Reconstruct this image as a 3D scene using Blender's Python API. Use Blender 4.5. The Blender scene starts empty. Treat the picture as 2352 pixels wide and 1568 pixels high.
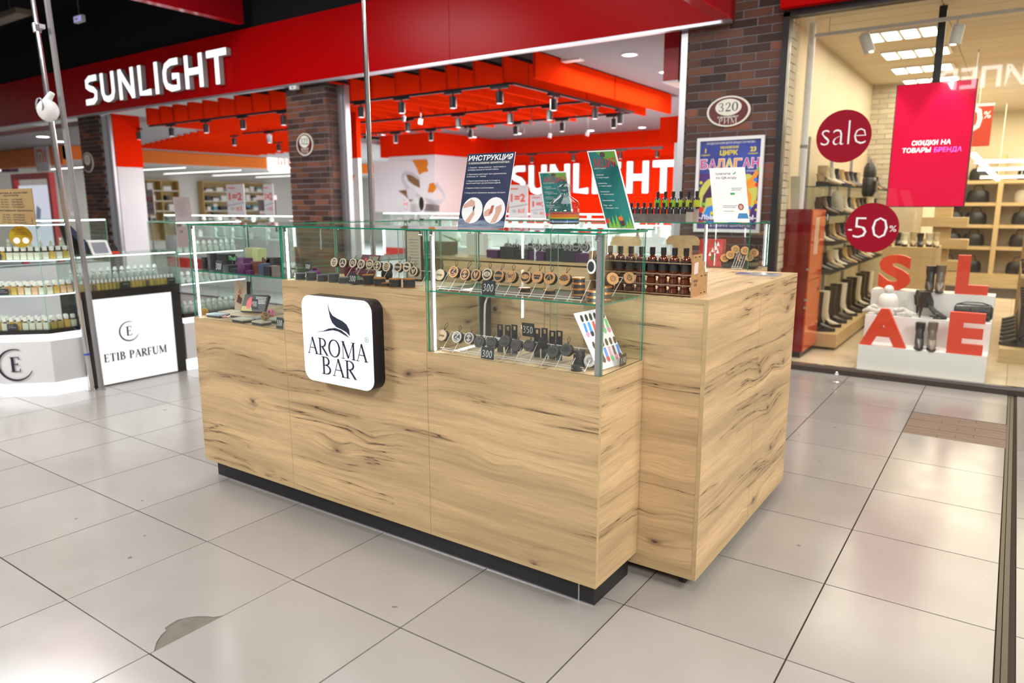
import bpy, math, random
from mathutils import Vector, Matrix
random.seed(7)
S = bpy.context.scene
COL = S.collection
# ------------------------------------------------------------------ camera
FL, YAW, PITCH, ROLL = 1647.98, .6060, .1866, -.0016
CW, CH = 2352, 1568
_f = Vector((-math.sin(YAW)*math.cos(PITCH), math.cos(YAW)*math.cos(PITCH), -math.sin(PITCH)))
_r = Vector((math.cos(YAW), math.sin(YAW), 0)); _u = _r.cross(_f)
RT = _r*math.cos(ROLL)+_u*math.sin(ROLL); UP = -_r*math.sin(ROLL)+_u*math.cos(ROLL); FW = _f
EYE = Vector((0, 0, 1.5027))
cam = bpy.data.objects.new('camera', bpy.data.cameras.new('camera')); COL.objects.link(cam); S.camera = cam
cam.matrix_world = Matrix(((RT.x, UP.x, -FW.x, EYE.x), (RT.y, UP.y, -FW.y, EYE.y), (RT.z, UP.z, -FW.z, EYE.z), (0, 0, 0, 1)))
cam.data.sensor_width = 36; cam.data.lens = FL/CW*36; cam.data.clip_start = .05; cam.data.clip_end = 200
cam.data.dof.use_dof = True; cam.data.dof.focus_distance = 2.95; cam.data.dof.aperture_fstop = 2.2
# ------------------------------------------------------------------ world, exposure
w = bpy.data.worlds.new('mall_air'); S.world = w; w.use_nodes = True
w.node_tree.nodes['Background'].inputs[0].default_value = (1, .97, .94, 1); w.node_tree.nodes['Background'].inputs[1].default_value = .24
S.view_settings.view_transform = 'Standard'; S.view_settings.look = 'None'; S.view_settings.gamma = 1
S.view_settings.use_curve_mapping = False; S.view_settings.exposure = .17
S.cycles.transparent_max_bounces = 36; S.cycles.max_bounces = 9; S.cycles.diffuse_bounces = 4; S.cycles.glossy_bounces = 4
# large area lights: the shops' and the mall's ceiling luminaires, the strong unseen mall ones added to light the kiosk: (name, x, y, z, size x, size y, watts, colour)
COOL, NEUT, WARM = (.93, .97, 1), (1, .965, .92), (1, .86, .66)
LAMPS = [('mall_light', -8.6, 2.6, 4.6, 2.2, 2.2, 290, COOL), ('mall_light', -4.6, 3.9, 4.6, 2.2, 2.2, 50, COOL), ('mall_light', -6.2, -2.4, 4.6, 2.2, 2.2, 430, NEUT),
         ('mall_light', -.9, 2.3, 4.6, 2.2, 2.2, 30, NEUT), ('mall_light', -1.2, 4.6, 4.6, 2.2, 2.2, 20, NEUT), ('mall_light', 4.4, 2.8, 4.6, 2.2, 2.2, 430, NEUT), ('mall_light', 2.2, -2.6, 4.6, 2.2, 2.2, 430, NEUT),
         ('jewellery_shop_light', -6.6, 8.6, 2.9, 3, .5, 170, NEUT), ('jewellery_shop_light', -6.8, 12.6, 3.1, 4, 1.6, 420, NEUT), ('jewellery_shop_light', -11.5, 9.6, 2.9, 2, 2, 200, COOL), ('jewellery_shop_light', -4.2, 9.5, 3.2, 1.0, 3, 60, NEUT),
         ('shoe_shop_light', .4, 9.6, 3.16, 4, 4, 160, WARM), ('shoe_shop_light', 1.4, 13.8, 3.16, 5, 4, 320, WARM), ('corridor_light', -17.6, 8.1, 3.35, 3, 1.2, 120, COOL),
         ('phone_shop_light', -16.5, 17.5, 2.75, 6, 3, 650, COOL), ('phone_shop_light', -22, 12.5, 2.9, 3, 3, 200, COOL)]
for n, x, y, z, sx, sy, e, c in LAMPS:
    L = bpy.data.lights.new(n, 'AREA'); L.shape = 'RECTANGLE'; L.size = sx; L.size_y = sy; L.energy = e; L.color = c
    o = bpy.data.objects.new(n, L); o.location = (x, y, z); COL.objects.link(o)

# ------------------------------------------------------------------ helpers
def at(px, py, ax, val):
    """the point of the plane ax = val seen at a place of the photograph, in metres"""
    d = FW+RT*((px-CW/2)/FL)-UP*((py-CH/2)/FL); i = 'xyz'.index(ax)
    return EYE+d*((val-EYE[i])/d[i])
X, Y, Z = Vector((1, 0, 0)), Vector((0, 1, 0)), Vector((0, 0, 1))
def V(*a): return Vector(a)
class MB:
    def __init__(s): s.v = []; s.f = []; s.m = []
    def add(s, vs, fs, m=0):
        b = len(s.v); s.v += [tuple(p) for p in vs]; s.f += [tuple(i+b for i in f) for f in fs]; s.m += [m]*len(fs); return s
    def box(s, a, b, m=0):
        (x0, y0, z0), (x1, y1, z1) = a, b
        return s.add([(x0, y0, z0), (x1, y0, z0), (x1, y1, z0), (x0, y1, z0), (x0, y0, z1), (x1, y0, z1), (x1, y1, z1), (x0, y1, z1)],
                     [(3, 2, 1, 0), (4, 5, 6, 7), (0, 1, 5, 4), (1, 2, 6, 5), (2, 3, 7, 6), (3, 0, 4, 7)], m)
    def pane(s, a, b, e=1):                       # glass sheet: faces slot 0, narrow edges slot e
        d = [abs(b[i]-a[i]) for i in range(3)]; t = d.index(min(d)); k = len(s.m); s.box(a, b)
        big = {0: (3, 5), 1: (2, 4), 2: (0, 1)}[t]
        for j in range(6): s.m[k+j] = 0 if j in big else e
        return s
    def prism(s, o, ex, ey, poly, d0, d1, m=0, me=None):   # outline on (ex, ey), thickness along ex x ey
        n = ex.cross(ey); k = len(poly)
        vs = [o+ex*p[0]+ey*p[1]+n*d0 for p in poly]+[o+ex*p[0]+ey*p[1]+n*d1 for p in poly]
        s.add(vs, [tuple(range(k-1, -1, -1)), tuple(range(k, 2*k))], m)
        b = len(s.v)-2*k; s.f += [(b+i, b+(i+1) % k, b+k+(i+1) % k, b+k+i) for i in range(k)]; s.m += [m if me is None else me]*k
        return s
    def sheet(s, o, ex, ey, poly, d=0, m=0):
        n = ex.cross(ey); return s.add([o+ex*p[0]+ey*p[1]+n*d for p in poly], [tuple(range(len(poly)))], m)
    def cone(s, p0, p1, r0, r1=None, n=16, m=0, cap=True):
        p0, p1 = Vector(p0), Vector(p1); r1 = r0 if r1 is None else r1; ax = (p1-p0).normalized()
        a = ax.orthogonal().normalized(); b = ax.cross(a); vs = []
        for p, r in ((p0, r0), (p1, r1)): vs += [p+(a*math.cos(2*math.pi*i/n)+b*math.sin(2*math.pi*i/n))*r for i in range(n)]
        fs = [(i, (i+1) % n, n+(i+1) % n, n+i) for i in range(n)]
        if cap: fs += [tuple(range(n-1, -1, -1)), tuple(range(n, 2*n))]
        return s.add(vs, fs, m)
    def lathe(s, prof, c=(0, 0, 0), n=20, m=0):
        vs = []; k = len(prof)
        for r, z in prof: vs += [(c[0]+r*math.cos(2*math.pi*i/n), c[1]+r*math.sin(2*math.pi*i/n), c[2]+z) for i in range(n)]
        fs = [(j*n+i, j*n+(i+1) % n, (j+1)*n+(i+1) % n, (j+1)*n+i) for j in range(k-1) for i in range(n)]
        if prof[0][0] > 1e-5: fs.append(tuple(range(n-1, -1, -1)))
        if prof[-1][0] > 1e-5: fs.append(tuple(range((k-1)*n, k*n)))
        return s.add(vs, fs, m)
    def loft(s, rings, m=0, cap=True):            # rings of equal length
        n = len(rings[0]); vs = [p for r in rings for p in r]
        fs = [(j*n+i, j*n+(i+1) % n, (j+1)*n+(i+1) % n, (j+1)*n+i) for j in range(len(rings)-1) for i in range(n)]
        if cap: fs += [tuple(range(n-1, -1, -1)), tuple(range((len(rings)-1)*n, len(rings)*n))]
        return s.add(vs, fs, m)
    def tube(s, pts, r, n=6, m=0, closed=False):
        pts = [Vector(p) for p in pts]; rings = []; a = None; k = len(pts)
        for i, p in enumerate(pts):
            t = (pts[(i+1) % k]-pts[i-1]) if closed else (pts[min(i+1, k-1)]-pts[max(i-1, 0)])
            t.normalize(); a = t.orthogonal().normalized() if a is None else (a-t*a.dot(t)).normalized(); b = t.cross(a)
            rr = r[i] if isinstance(r, (list, tuple)) else r
            rings.append([p+(a*math.cos(2*math.pi*j/n)+b*math.sin(2*math.pi*j/n))*rr for j in range(n)])
        if closed: rings.append(rings[0])
        return s.loft(rings, m, not closed)
    def ring(s, o, ex, ey, r0, r1, d0, d1, n=24, m=0, sy=1):     # flat annulus with thickness
        nn = ex.cross(ey); vs = []
        for d in (d0, d1):
            for r in (r0, r1): vs += [o+ex*(r*math.cos(2*math.pi*i/n))+ey*(r*sy*math.sin(2*math.pi*i/n))+nn*d for i in range(n)]
        fs = []
        for i in range(n):
            j = (i+1) % n; fs += [(2*n+i, 3*n+i, 3*n+j, 2*n+j), (n+i, i, j, n+j), (n+i, n+j, 3*n+j, 3*n+i), (j, i, 2*n+i, 2*n+j)]
        return s.add(vs, fs, m)
    def strip(s, o, ex, ey, pts, w, d=0, m=0, closed=False):      # flat brush stroke, width w (number or one per point)
        n = ex.cross(ey); k = len(pts); P = [Vector((p[0], p[1])) for p in pts]; vs = []
        for i in range(k):
            t = (P[(i+1) % k]-P[i-1]) if closed else (P[min(i+1, k-1)]-P[max(i-1, 0)])
            t.normalize(); q = Vector((-t.y, t.x)); ww = (w[i] if isinstance(w, (list, tuple)) else w)/2
            for sg in (1, -1): c = P[i]+q*ww*sg; vs.append(o+ex*c.x+ey*c.y+n*d)
        fs = [(2*i, 2*i+1, 2*((i+1) % k)+1, 2*((i+1) % k)) for i in range(k if closed else k-1)]
        return s.add(vs, fs, m)
    def ball(s, c, r, n=12, m=0, sx=1, sy=1, sz=1):
        k = max(6, n//2); pr = [(math.sin(math.pi*j/k), -math.cos(math.pi*j/k)) for j in range(k+1)]
        vs = [(c[0]+r*sx*a*math.cos(2*math.pi*i/n), c[1]+r*sy*a*math.sin(2*math.pi*i/n), c[2]+r*sz*b) for a, b in pr for i in range(n)]
        return s.add(vs, [(j*n+i, j*n+(i+1) % n, (j+1)*n+(i+1) % n, (j+1)*n+i) for j in range(k) for i in range(n)], m)
    def mesh(s, name, mats, smooth=False):
        me = bpy.data.meshes.new(name); me.from_pydata(s.v, [], s.f); me.validate()
        for t in (mats if isinstance(mats, (list, tuple)) else [mats]): me.materials.append(t)
        if len(me.polygons) == len(s.m): me.polygons.foreach_set('material_index', s.m)
        if smooth:
            me.polygons.foreach_set('use_smooth', [True]*len(me.polygons)); me.set_sharp_from_angle(angle=math.radians(38))
        me.update(); return me
    def build(s, name, mats, parent=None, smooth=False):
        return link(name, s.mesh(name, mats, smooth), parent)
INV = {}
def link(name, me, parent=None):
    o = bpy.data.objects.new(name, me); COL.objects.link(o)
    if parent is not None:
        o.parent = parent
        if parent in INV: o.matrix_parent_inverse = INV[parent]   # parts are built in room coordinates
    return o
def tag(o, label, cat, group=None):
    o['label'] = label; o['category'] = cat
    if group: o['group'] = group
    return o
def thing(name, label, cat, loc=(0, 0, 0), rot=(0, 0, 0), group=None, world=True):
    o = bpy.data.objects.new(name, None); o.empty_display_size = .05; COL.objects.link(o); o.location = loc; o.rotation_euler = rot
    if world: INV[o] = (Matrix.Translation(loc) @ Matrix.Rotation(rot[2], 4, 'Z')).inverted()
    return tag(o, label, cat, group)
def struct(o): o['kind'] = 'structure'; return o
def sempty(name, loc=(0, 0, 0)):
    o = bpy.data.objects.new(name, None); COL.objects.link(o); o.location = loc; INV[o] = Matrix.Translation(loc).inverted(); return struct(o)
def dup(root, loc, rot=None, label=None):
    r = root.copy(); COL.objects.link(r); r.location = loc
    if rot is not None: r.rotation_euler = rot
    if label: r['label'] = label
    for ch in list(root.children):
        c = ch.copy(); COL.objects.link(c); c.parent = r
        for g in ch.children:
            d = g.copy(); COL.objects.link(d); d.parent = c
    return r
ORD = ['first', 'second', 'third', 'fourth', 'fifth', 'sixth', 'seventh', 'eighth', 'ninth', 'tenth', 'eleventh', 'twelfth', 'thirteenth', 'fourteenth', 'fifteenth', 'sixteenth', 'seventeenth', 'eighteenth', 'nineteenth', 'twentieth', 'twenty-first', 'twenty-second', 'twenty-third', 'twenty-fourth', 'twenty-fifth', 'twenty-sixth', 'twenty-seventh', 'twenty-eighth', 'twenty-ninth', 'thirtieth', 'thirty-first', 'thirty-second', 'thirty-third', 'thirty-fourth', 'thirty-fifth', 'thirty-sixth', 'thirty-seventh', 'thirty-eighth']
# ------------------------------------------------------------------ materials
MAT = {}
def mat(name, col=(.8, .8, .8), rough=.5, metal=0, emit=0, ecol=None, spec=.5, coat=0, trans=0, rnd=0, alpha=1):
    if name in MAT: return MAT[name]
    m = bpy.data.materials.new(name); m.use_nodes = True; b = m.node_tree.nodes['Principled BSDF']; I = b.inputs
    I['Base Color'].default_value = (*col, 1); I['Roughness'].default_value = rough; I['Metallic'].default_value = metal
    I['Specular IOR Level'].default_value = spec; I['Coat Weight'].default_value = coat; I['Transmission Weight'].default_value = trans
    if emit: I['Emission Color'].default_value = (*(ecol or col), 1); I['Emission Strength'].default_value = emit
    if rnd:                                        # each copy of the piece a little lighter or darker
        N = m.node_tree.nodes; oi = N.new('ShaderNodeObjectInfo'); mr = N.new('ShaderNodeMapRange'); mr.inputs[3].default_value = 1-rnd; mr.inputs[4].default_value = 1+rnd
        hs = N.new('ShaderNodeHueSaturation'); hs.inputs['Color'].default_value = (*col, 1); K = m.node_tree.links
        K.new(oi.outputs['Random'], mr.inputs[0]); K.new(mr.outputs[0], hs.inputs['Value']); K.new(hs.outputs[0], I['Base Color'])
    MAT[name] = m; return m
def nodes(m): return m.node_tree.nodes, m.node_tree.links, m.node_tree.nodes['Principled BSDF']
def noisy(name, c1, c2, scale=(5, 5, 5), rough=.5, detail=4, bump=0, spec=.5, metal=0, lo=.35, hi=.65, coat=0):
    if name in MAT: return MAT[name]
    m = mat(name, c1, rough, metal, spec=spec, coat=coat); N, K, b = nodes(m)
    tc = N.new('ShaderNodeTexCoord'); mp = N.new('ShaderNodeMapping'); mp.inputs['Scale'].default_value = scale
    nz = N.new('ShaderNodeTexNoise'); nz.inputs['Scale'].default_value = 1; nz.inputs['Detail'].default_value = detail
    cr = N.new('ShaderNodeValToRGB'); cr.color_ramp.elements[0].position = lo; cr.color_ramp.elements[1].position = hi
    cr.color_ramp.elements[0].color = (*c1, 1); cr.color_ramp.elements[1].color = (*c2, 1)
    K.new(tc.outputs['Object'], mp.inputs[0]); K.new(mp.outputs[0], nz.inputs[0]); K.new(nz.outputs[0], cr.inputs[0]); K.new(cr.outputs[0], b.inputs['Base Color'])
    if bump:
        bp = N.new('ShaderNodeBump'); bp.inputs['Strength'].default_value = bump; bp.inputs['Distance'].default_value = .01
        K.new(nz.outputs[0], bp.inputs['Height']); K.new(bp.outputs[0], b.inputs['Normal'])
    return m
def glass(name, tint=(.97, .99, .98), gloss=.0, rough=.0, f0=1.5):
    if name in MAT: return MAT[name]
    m = bpy.data.materials.new(name); m.use_nodes = True; N, K = m.node_tree.nodes, m.node_tree.links; N.remove(N['Principled BSDF'])
    t = N.new('ShaderNodeBsdfTransparent'); t.inputs[0].default_value = (*tint, 1); g = N.new('ShaderNodeBsdfGlossy'); g.inputs['Roughness'].default_value = rough
    ge = N.new('ShaderNodeNewGeometry'); ir = N.new('ShaderNodeMapRange'); ir.inputs[3].default_value = f0; ir.inputs[4].default_value = 1/f0; K.new(ge.outputs['Backfacing'], ir.inputs[0])
    fr = N.new('ShaderNodeFresnel'); K.new(ir.outputs[0], fr.inputs[0]); mx = N.new('ShaderNodeMixShader')
    K.new(fr.outputs[0], mx.inputs[0]); K.new(t.outputs[0], mx.inputs[1]); K.new(g.outputs[0], mx.inputs[2]); K.new(mx.outputs[0], N['Material Output'].inputs[0])
    MAT[name] = m; return m
def oak(name, base=(.67, .465, .250), dark=(.22, .14, .085), top=False):
    """light oak board with dark cracks, streaks and knots, grain lying level (top: along Y)"""
    m = mat(name, base, .48, spec=.35); N, K, b = nodes(m)
    def n(t): return N.new('ShaderNode'+t)
    def put(i, s):
        if isinstance(s, (int, float)): i.default_value = s
        elif isinstance(s, tuple): i.default_value = (*s, 1)
        else: K.new(s, i)
    def ma(op, a, b_=0):
        q = n('Math'); q.operation = op; put(q.inputs[0], a); put(q.inputs[1], b_); return q.outputs[0]
    def mr(src, a, b_, c, d):
        q = n('MapRange'); q.inputs[1].default_value = a; q.inputs[2].default_value = b_; q.inputs[3].default_value = c; q.inputs[4].default_value = d; K.new(src, q.inputs[0]); return q.outputs[0]
    def mix(fac, c1, c2):
        q = n('MixRGB'); put(q.inputs[0], fac); put(q.inputs[1], c1); put(q.inputs[2], c2); return q.outputs[0]
    tc = n('TexCoord'); sx = n('SeparateXYZ'); K.new(tc.outputs['Object'], sx.inputs[0])
    u, v = (sx.outputs[1], sx.outputs[0]) if top else (ma('ADD', sx.outputs[0], sx.outputs[1]), sx.outputs[2])
    def vec(su, sv, vv):
        c = n('CombineXYZ'); K.new(ma('MULTIPLY', u, su), c.inputs[0]); K.new(ma('MULTIPLY', vv, sv), c.inputs[1]); return c.outputs[0]
    def nz(su, sv, det, rg=.55, vv=None, dist=0):
        t = n('TexNoise'); t.noise_dimensions = '2D'; t.inputs['Scale'].default_value = 1; t.inputs['Detail'].default_value = det; t.inputs['Roughness'].default_value = rg; t.inputs['Distortion'].default_value = dist
        K.new(vec(su, sv, vv or v), t.inputs[0]); return t.outputs[0]
    wob = nz(2.6, 4, 3)
    vo = n('TexVoronoi'); vo.voronoi_dimensions = '2D'; vo.inputs['Scale'].default_value = 1
    kc = n('CombineXYZ'); K.new(ma('ADD', ma('MULTIPLY', u, 2.4), ma('MULTIPLY', wob, .25)), kc.inputs[0]); K.new(ma('ADD', ma('MULTIPLY', v, 4.6), ma('MULTIPLY', wob, .45)), kc.inputs[1]); K.new(kc.outputs[0], vo.inputs[0])
    kd = vo.outputs['Distance']; keep = mr(vo.outputs['Color'], .46, .56, 0, 1); inv = ma('SUBTRACT', 1, keep)
    kd = ma('ADD', kd, inv)
    v2 = ma('ADD', ma('ADD', v, mr(kd, 0, .45, .035, 0)), ma('ADD', ma('MULTIPLY', nz(.8, 1.6, 2), .055), ma('MULTIPLY', nz(3.5, 9, 2), .010)))
    broad = nz(.7, 10, 3, .6, v2); fine = nz(9, 260, 4, .7, v2); rings = nz(1.4, 48, 3, .6, v2); crack = nz(.42, 12, 5, .56, v2); cmask = nz(1.0, 5, 3, .6, v2)
    r1 = n('ValToRGB'); e = r1.color_ramp.elements; e[0].position = .30; e[1].position = .68
    e[0].color = (*[c*.70 for c in base], 1); e[1].color = (*[min(1, c*1.14) for c in base], 1); K.new(broad, r1.inputs[0])
    c = mix(mr(fine, .40, .72, 0, .42), r1.outputs[0], tuple(x*.58 for x in base))
    c = mix(mr(rings, .53, .66, 0, .38), c, tuple(x*.58 for x in base))
    band = ma('ABSOLUTE', ma('SUBTRACT', crack, .53)); on = mr(cmask, .46, .56, 0, 1)
    c = mix(ma('MULTIPLY', mr(band, 0, .06, .62, 0), on), c, (base[0]*.46, base[1]*.43, base[2]*.42))
    c = mix(ma('MULTIPLY', mr(band, .002, .008, .95, 0), on), c, (.045, .030, .020))
    near = mr(kd, .08, .28, .5, 0); c = mix(ma('MULTIPLY', near, mr(rings, .42, .58, .25, 1)), c, (base[0]*.42, base[1]*.39, base[2]*.38))
    c = mix(mr(kd, .03, .10, .8, 0), c, dark); c = mix(mr(kd, .008, .04, .9, 0), c, (.040, .026, .018))
    K.new(c, b.inputs['Base Color'])
    bp = n('Bump'); bp.inputs['Strength'].default_value = .12; bp.inputs['Distance'].default_value = .004; K.new(fine, bp.inputs['Height']); K.new(bp.outputs[0], b.inputs['Normal'])
    K.new(mr(fine, .3, .7, .42, .56), b.inputs['Roughness'])
    return m
M_OAK = oak('oak'); M_OAKT = oak('oak_top', top=True); M_OAKE = noisy('oak_edging', (.50, .36, .18), (.56, .41, .215), (3, 3, 40), .5)
M_GL = glass('showcase_glass'); M_GE = mat('glass_edge_green', (.006, .21, .12), .12, spec=.7, emit=.035, ecol=(.05, .75, .45))
M_GEP = mat('glass_edge_pale', (.30, .48, .42), .15, spec=.8)
M_GED = mat('glass_edge_dark', (.012, .11, .075), .15, spec=.8)
M_CHR = mat('chrome', (.75, .75, .77), .12, 1); M_ALU = mat('aluminium', (.62, .62, .66), .35, .85); M_BLK = mat('black_plastic', (.012, .012, .014), .42)
M_WHT = mat('white_paint', (.82, .82, .82), .45); M_LED = mat('led_strip', (1, 1, 1), .5, emit=24, ecol=(.98, .98, 1)); M_PAPER = mat('white_paper', (.85, .85, .86), .6)
M_RED = mat('red_laminate', (.60, .004, .008), .22, coat=.2); M_INK = mat('dark_ink', (.012, .015, .03), .5); M_WINK = mat('white_ink', (.9, .9, .92), .5)
M_SIGNW = mat('lit_white_acrylic', (.5, .5, .5), .4, emit=1.25, ecol=(.97, .97, 1)); M_GREY = mat('grey_metal', (.33, .33, .35), .4, .4)
M_KRAFT = noisy('kraft_board', (.45, .29, .14), (.54, .37, .19), (30, 30, 30), .75); M_SLATE = mat('slate_card', (.03, .032, .036), .6)
M_AMBER = mat('amber_glass', (.115, .020, .004), .08, spec=.8, coat=.5); M_CAPB = mat('black_cap', (.015, .014, .015), .35)

# ------------------------------------------------------------------ lettering
_tc = {}
def tmesh(s, bold=0, shear=0, ext=0, res=3):
    k = (s, bold, shear, ext, res)
    if k not in _tc:
        c = bpy.data.curves.new('lettering', 'FONT'); c.body = s; c.offset = bold; c.shear = shear; c.extrude = ext; c.resolution_u = res
        o = bpy.data.objects.new('lettering', c); me = bpy.data.meshes.new_from_object(o); vs = [v.co.copy() for v in me.vertices]; fs = [tuple(p.vertices) for p in me.polygons]
        bpy.data.objects.remove(o); bpy.data.meshes.remove(me)
        if not vs: vs = [V(0, 0, 0)]
        _tc[k] = (vs, fs, min(v.x for v in vs), max(v.x for v in vs), min(v.y for v in vs), max(v.y for v in vs), max(v.z for v in vs))
    return _tc[k]
def text(mb, s, o, ex, ey, wd=None, h=.1, d=.0004, bold=0, shear=0, ext=0, align='C', res=2, m=0, full=False):
    """writes s on the plane (ex, ey) from o; h = height of the writing (capital height, or of the whole line when full), wd = its width"""
    vs, fs, x0, x1, y0, y1, zm = tmesh(s, bold, shear, .1 if ext else 0, res); n = ex.cross(ey)
    top = y1 if full else max(tmesh('Н', bold)[5], .01); bot = y0 if full else min(0, tmesh('Н', bold)[4])
    sy = h/(top-bot); sx = wd/(x1-x0) if wd else sy; off = {'L': x0, 'C': (x0+x1)/2, 'R': x1}[align]
    mb.add([o+ex*((v.x-off)*sx)+ey*((v.y-bot)*sy)+n*(d+(v.z+zm)*(ext/(2*zm) if zm > 1e-9 else 0)) for v in vs], fs, m)
    return (x1-x0)*sx
def write(name, s, o, ex, ey, mt, parent, **k):
    mb = MB(); text(mb, s, o, ex, ey, **k); return mb.build(name, mt, parent)
def words(name, ws, o, ex, ey, mt, parent, **k):
    """each word a piece of its own: (word, offset along the line, width)"""
    for s, dx, wd in ws: write(name, s, o+ex*dx, ex, ey, mt, parent, wd=wd, **k)
def letters(name, s, o, ex, ey, wd, h, mt, parent, depth, bold=0, d=0, gap=0):
    """every letter a raised piece of its own"""
    x0 = tmesh(s, bold)[2]; tw = tmesh(s, bold)[3]-x0; sx = wd/tw; out = []
    for i, ch in enumerate(s):
        if ch == ' ': continue
        pre = s[:i+1]; xr = tmesh(pre, bold)[3]; g = tmesh(ch, bold); mb = MB()
        text(mb, ch, o+ex*((xr-(g[3]-g[2])-x0)*sx), ex, ey, wd=(g[3]-g[2])*sx, h=h, d=d, bold=bold, ext=depth, align='L', res=4, full=(ch not in 'ЦДЩ'))
        out.append(mb.build(name, mt, parent))
    return out
def ell(cx, cy, rx, ry, n=28, a0=0, a1=360):
    return [(cx+rx*math.cos(math.radians(a0+(a1-a0)*i/n)), cy+ry*math.sin(math.radians(a0+(a1-a0)*i/n))) for i in range(n+(0 if a1-a0 == 360 else 1))]
def rrect(w_, h_, r, n=6, cx=0, cy=0):
    return [p for k, (sx, sy) in enumerate(((1, 1), (-1, 1), (-1, -1), (1, -1))) for p in ell(cx+sx*(w_/2-r), cy+sy*(h_/2-r), r, r, n, 90*k, 90*k+90)]
# serif capitals: strokes as (points, widths) in a box of height 1; returns advance
def _st(x, y0, y1, w_=.115, sf=.15, a=True, b=True):
    o = [([(x, y0), (x, y1)], w_)]
    if a: o.append(([(x-sf, y0+.012), (x+sf, y0+.012)], .024))
    if b: o.append(([(x-sf, y1-.012), (x+sf, y1-.012)], .024))
    return o
def _bowl(x, cy, rx, ry, w_=.115):
    P = ell(x, cy, rx, ry, 14, -90, 90); return [([(x-.02, cy-ry)]+P+[(x-.02, cy+ry)], [.028]+[.028+(w_-.028)*math.sin(math.pi*i/14)**1.3 for i in range(15)]+[.028])]
SER = {
 'A': (.78, [([(.08, 0), (.40, 1)], .034), ([(.38, 1), (.70, 0)], .115), ([(.19, .36), (.58, .36)], .03), ([(-.02, .012), (.2, .012)], .024), ([(.57, .012), (.84, .012)], .024)]),
 'R': (.72, _st(.15, 0, 1)+_bowl(.28, .745, .27, .24)+[([(.30, .50), (.66, 0.02)], .11), ([(.6, .012), (.76, .012)], .024), ([(.15, .985), (.3, .985)], .03), ([(.15, .505), (.3, .505)], .028)]),
 'O': (.92, [(ell(.44, .5, .38, .5, 40), [.035+.085*abs(math.cos(2*math.pi*i/40))**1.2 for i in range(40)])]),
 'M': (1.02, _st(.12, 0, 1, .034, .12)+_st(.88, 0, 1, .115, .14)+[([(.13, 1), (.50, .06)], .115), ([(.50, .06), (.87, 1)], .034)]),
 'B': (.70, _st(.15, 0, 1)+_bowl(.27, .755, .24, .23)+_bowl(.29, .265, .29, .25)+[([(.15, .985), (.3, .985)], .03), ([(.15, .515), (.3, .515)], .03), ([(.15, .015), (.3, .015)], .03)]),
 'E': (.66, _st(.15, 0, 1)+[([(.05, .985), (.56, .985)], .03), ([(.15, .51), (.45, .51)], .03), ([(.05, .015), (.58, .015)], .03), ([(.55, 1), (.555, .8)], .03), ([(.45, .60), (.45, .42)], .028), ([(.57, 0), (.585, .21)], .03)]),
 'T': (.74, _st(.36, 0, 1, .115, .16, True, False)+[([(.03, .985), (.69, .985)], .03), ([(.045, 1), (.035, .79)], .03), ([(.675, 1), (.685, .79)], .03)]),
 'I': (.36, _st(.17, 0, 1)),
 'P': (.64, _st(.15, 0, 1)+_bowl(.28, .735, .27, .25)+[([(.15, .985), (.3, .985)], .03), ([(.15, .49), (.3, .49)], .028)]),
 'F': (.60, _st(.15, 0, 1)+[([(.05, .985), (.55, .985)], .03), ([(.15, .50), (.42, .50)], .03), ([(.54, 1), (.545, .8)], .03), ([(.42, .59), (.42, .41)], .028)]),
 'U': (.84, _st(.15, .3, 1, .115, .15, False)+_st(.69, .3, 1, .034, .13, False)+[(ell(.42, .31, .27, .295, 16, 180, 360), [.115-.081*i/16 for i in range(17)])]),
 'И': (.88, _st(.13, 0, 1, .115, .13)+_st(.73, 0, 1, .115, .13)+[([(.14, .08), (.72, .92)], .035)]),
 '0': (.66, [(ell(.31, .5, .24, .5, 40), [.035+.10*abs(math.cos(2*math.pi*i/40))**1.2 for i in range(40)])]),
 '2': (.64, [([(.09, .74), (.13, .9), (.28, .985), (.44, .92), (.49, .74), (.42, .54), (.22, .27), (.07, .04)], [.11, .06, .04, .09, .12, .10, .05, .03]), ([(.05, .06), (.54, .06)], .12), ([(.54, .0), (.57, .22)], .03)]),
 '3': (.64, [([(.09, .80), (.16, .94), (.29, .985), (.43, .90), (.44, .70), (.34, .56), (.2, .52)], [.11, .05, .04, .09, .12, .06, .03]), ([(.2, .52), (.38, .49), (.50, .32), (.45, .10), (.27, .015), (.12, .06), (.08, .2)], [.03, .06, .12, .10, .04, .05, .11])]),
 ' ': (.34, [])}
SER['Р'] = SER['P']; SER['М'] = SER['M']
def serif(mb, s, o, ex, ey, h, wd=None, d=.0006, track=.06, k=1):
    tw = sum(SER[c][0]+track for c in s)-track; sx = wd/tw if wd else h; x = -tw/2
    for c in s:
        a, st = SER[c]
        for pts, w_ in st:
            ww = [q*k+.016 for q in w_] if isinstance(w_, list) else w_*k+.016
            cl = c in 'O0' and len(pts) > 30
            P = [((x+p[0])*sx, p[1]*h) for p in pts]; mb.strip(o, ex, ey, P, [q*h for q in ww] if isinstance(ww, list) else ww*h, d, closed=cl)
        x += a+track
HAND = {'3': [[(.05, .85), (.25, 1), (.45, .88), (.4, .65), (.2, .52), (.45, .42), (.5, .2), (.3, .02), (.03, .08)]], '0': [ell(.3, .5, .22, .48, 16)+[(.52, .5)]],
        '5': [[(.5, .97), (.15, .95), (.1, .56), (.38, .55), (.5, .3), (.35, .05), (.05, .06)]], '4': [[(.15, .95), (.08, .5), (.4, .52)], [(.45, .98), (.36, .0)]],
        '1': [[(.05, .6), (.3, 1), (.24, 0)]], '7': [[(.05, .95), (.5, .93), (.2, 0)], [(.1, .5), (.42, .52)]]}
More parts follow.
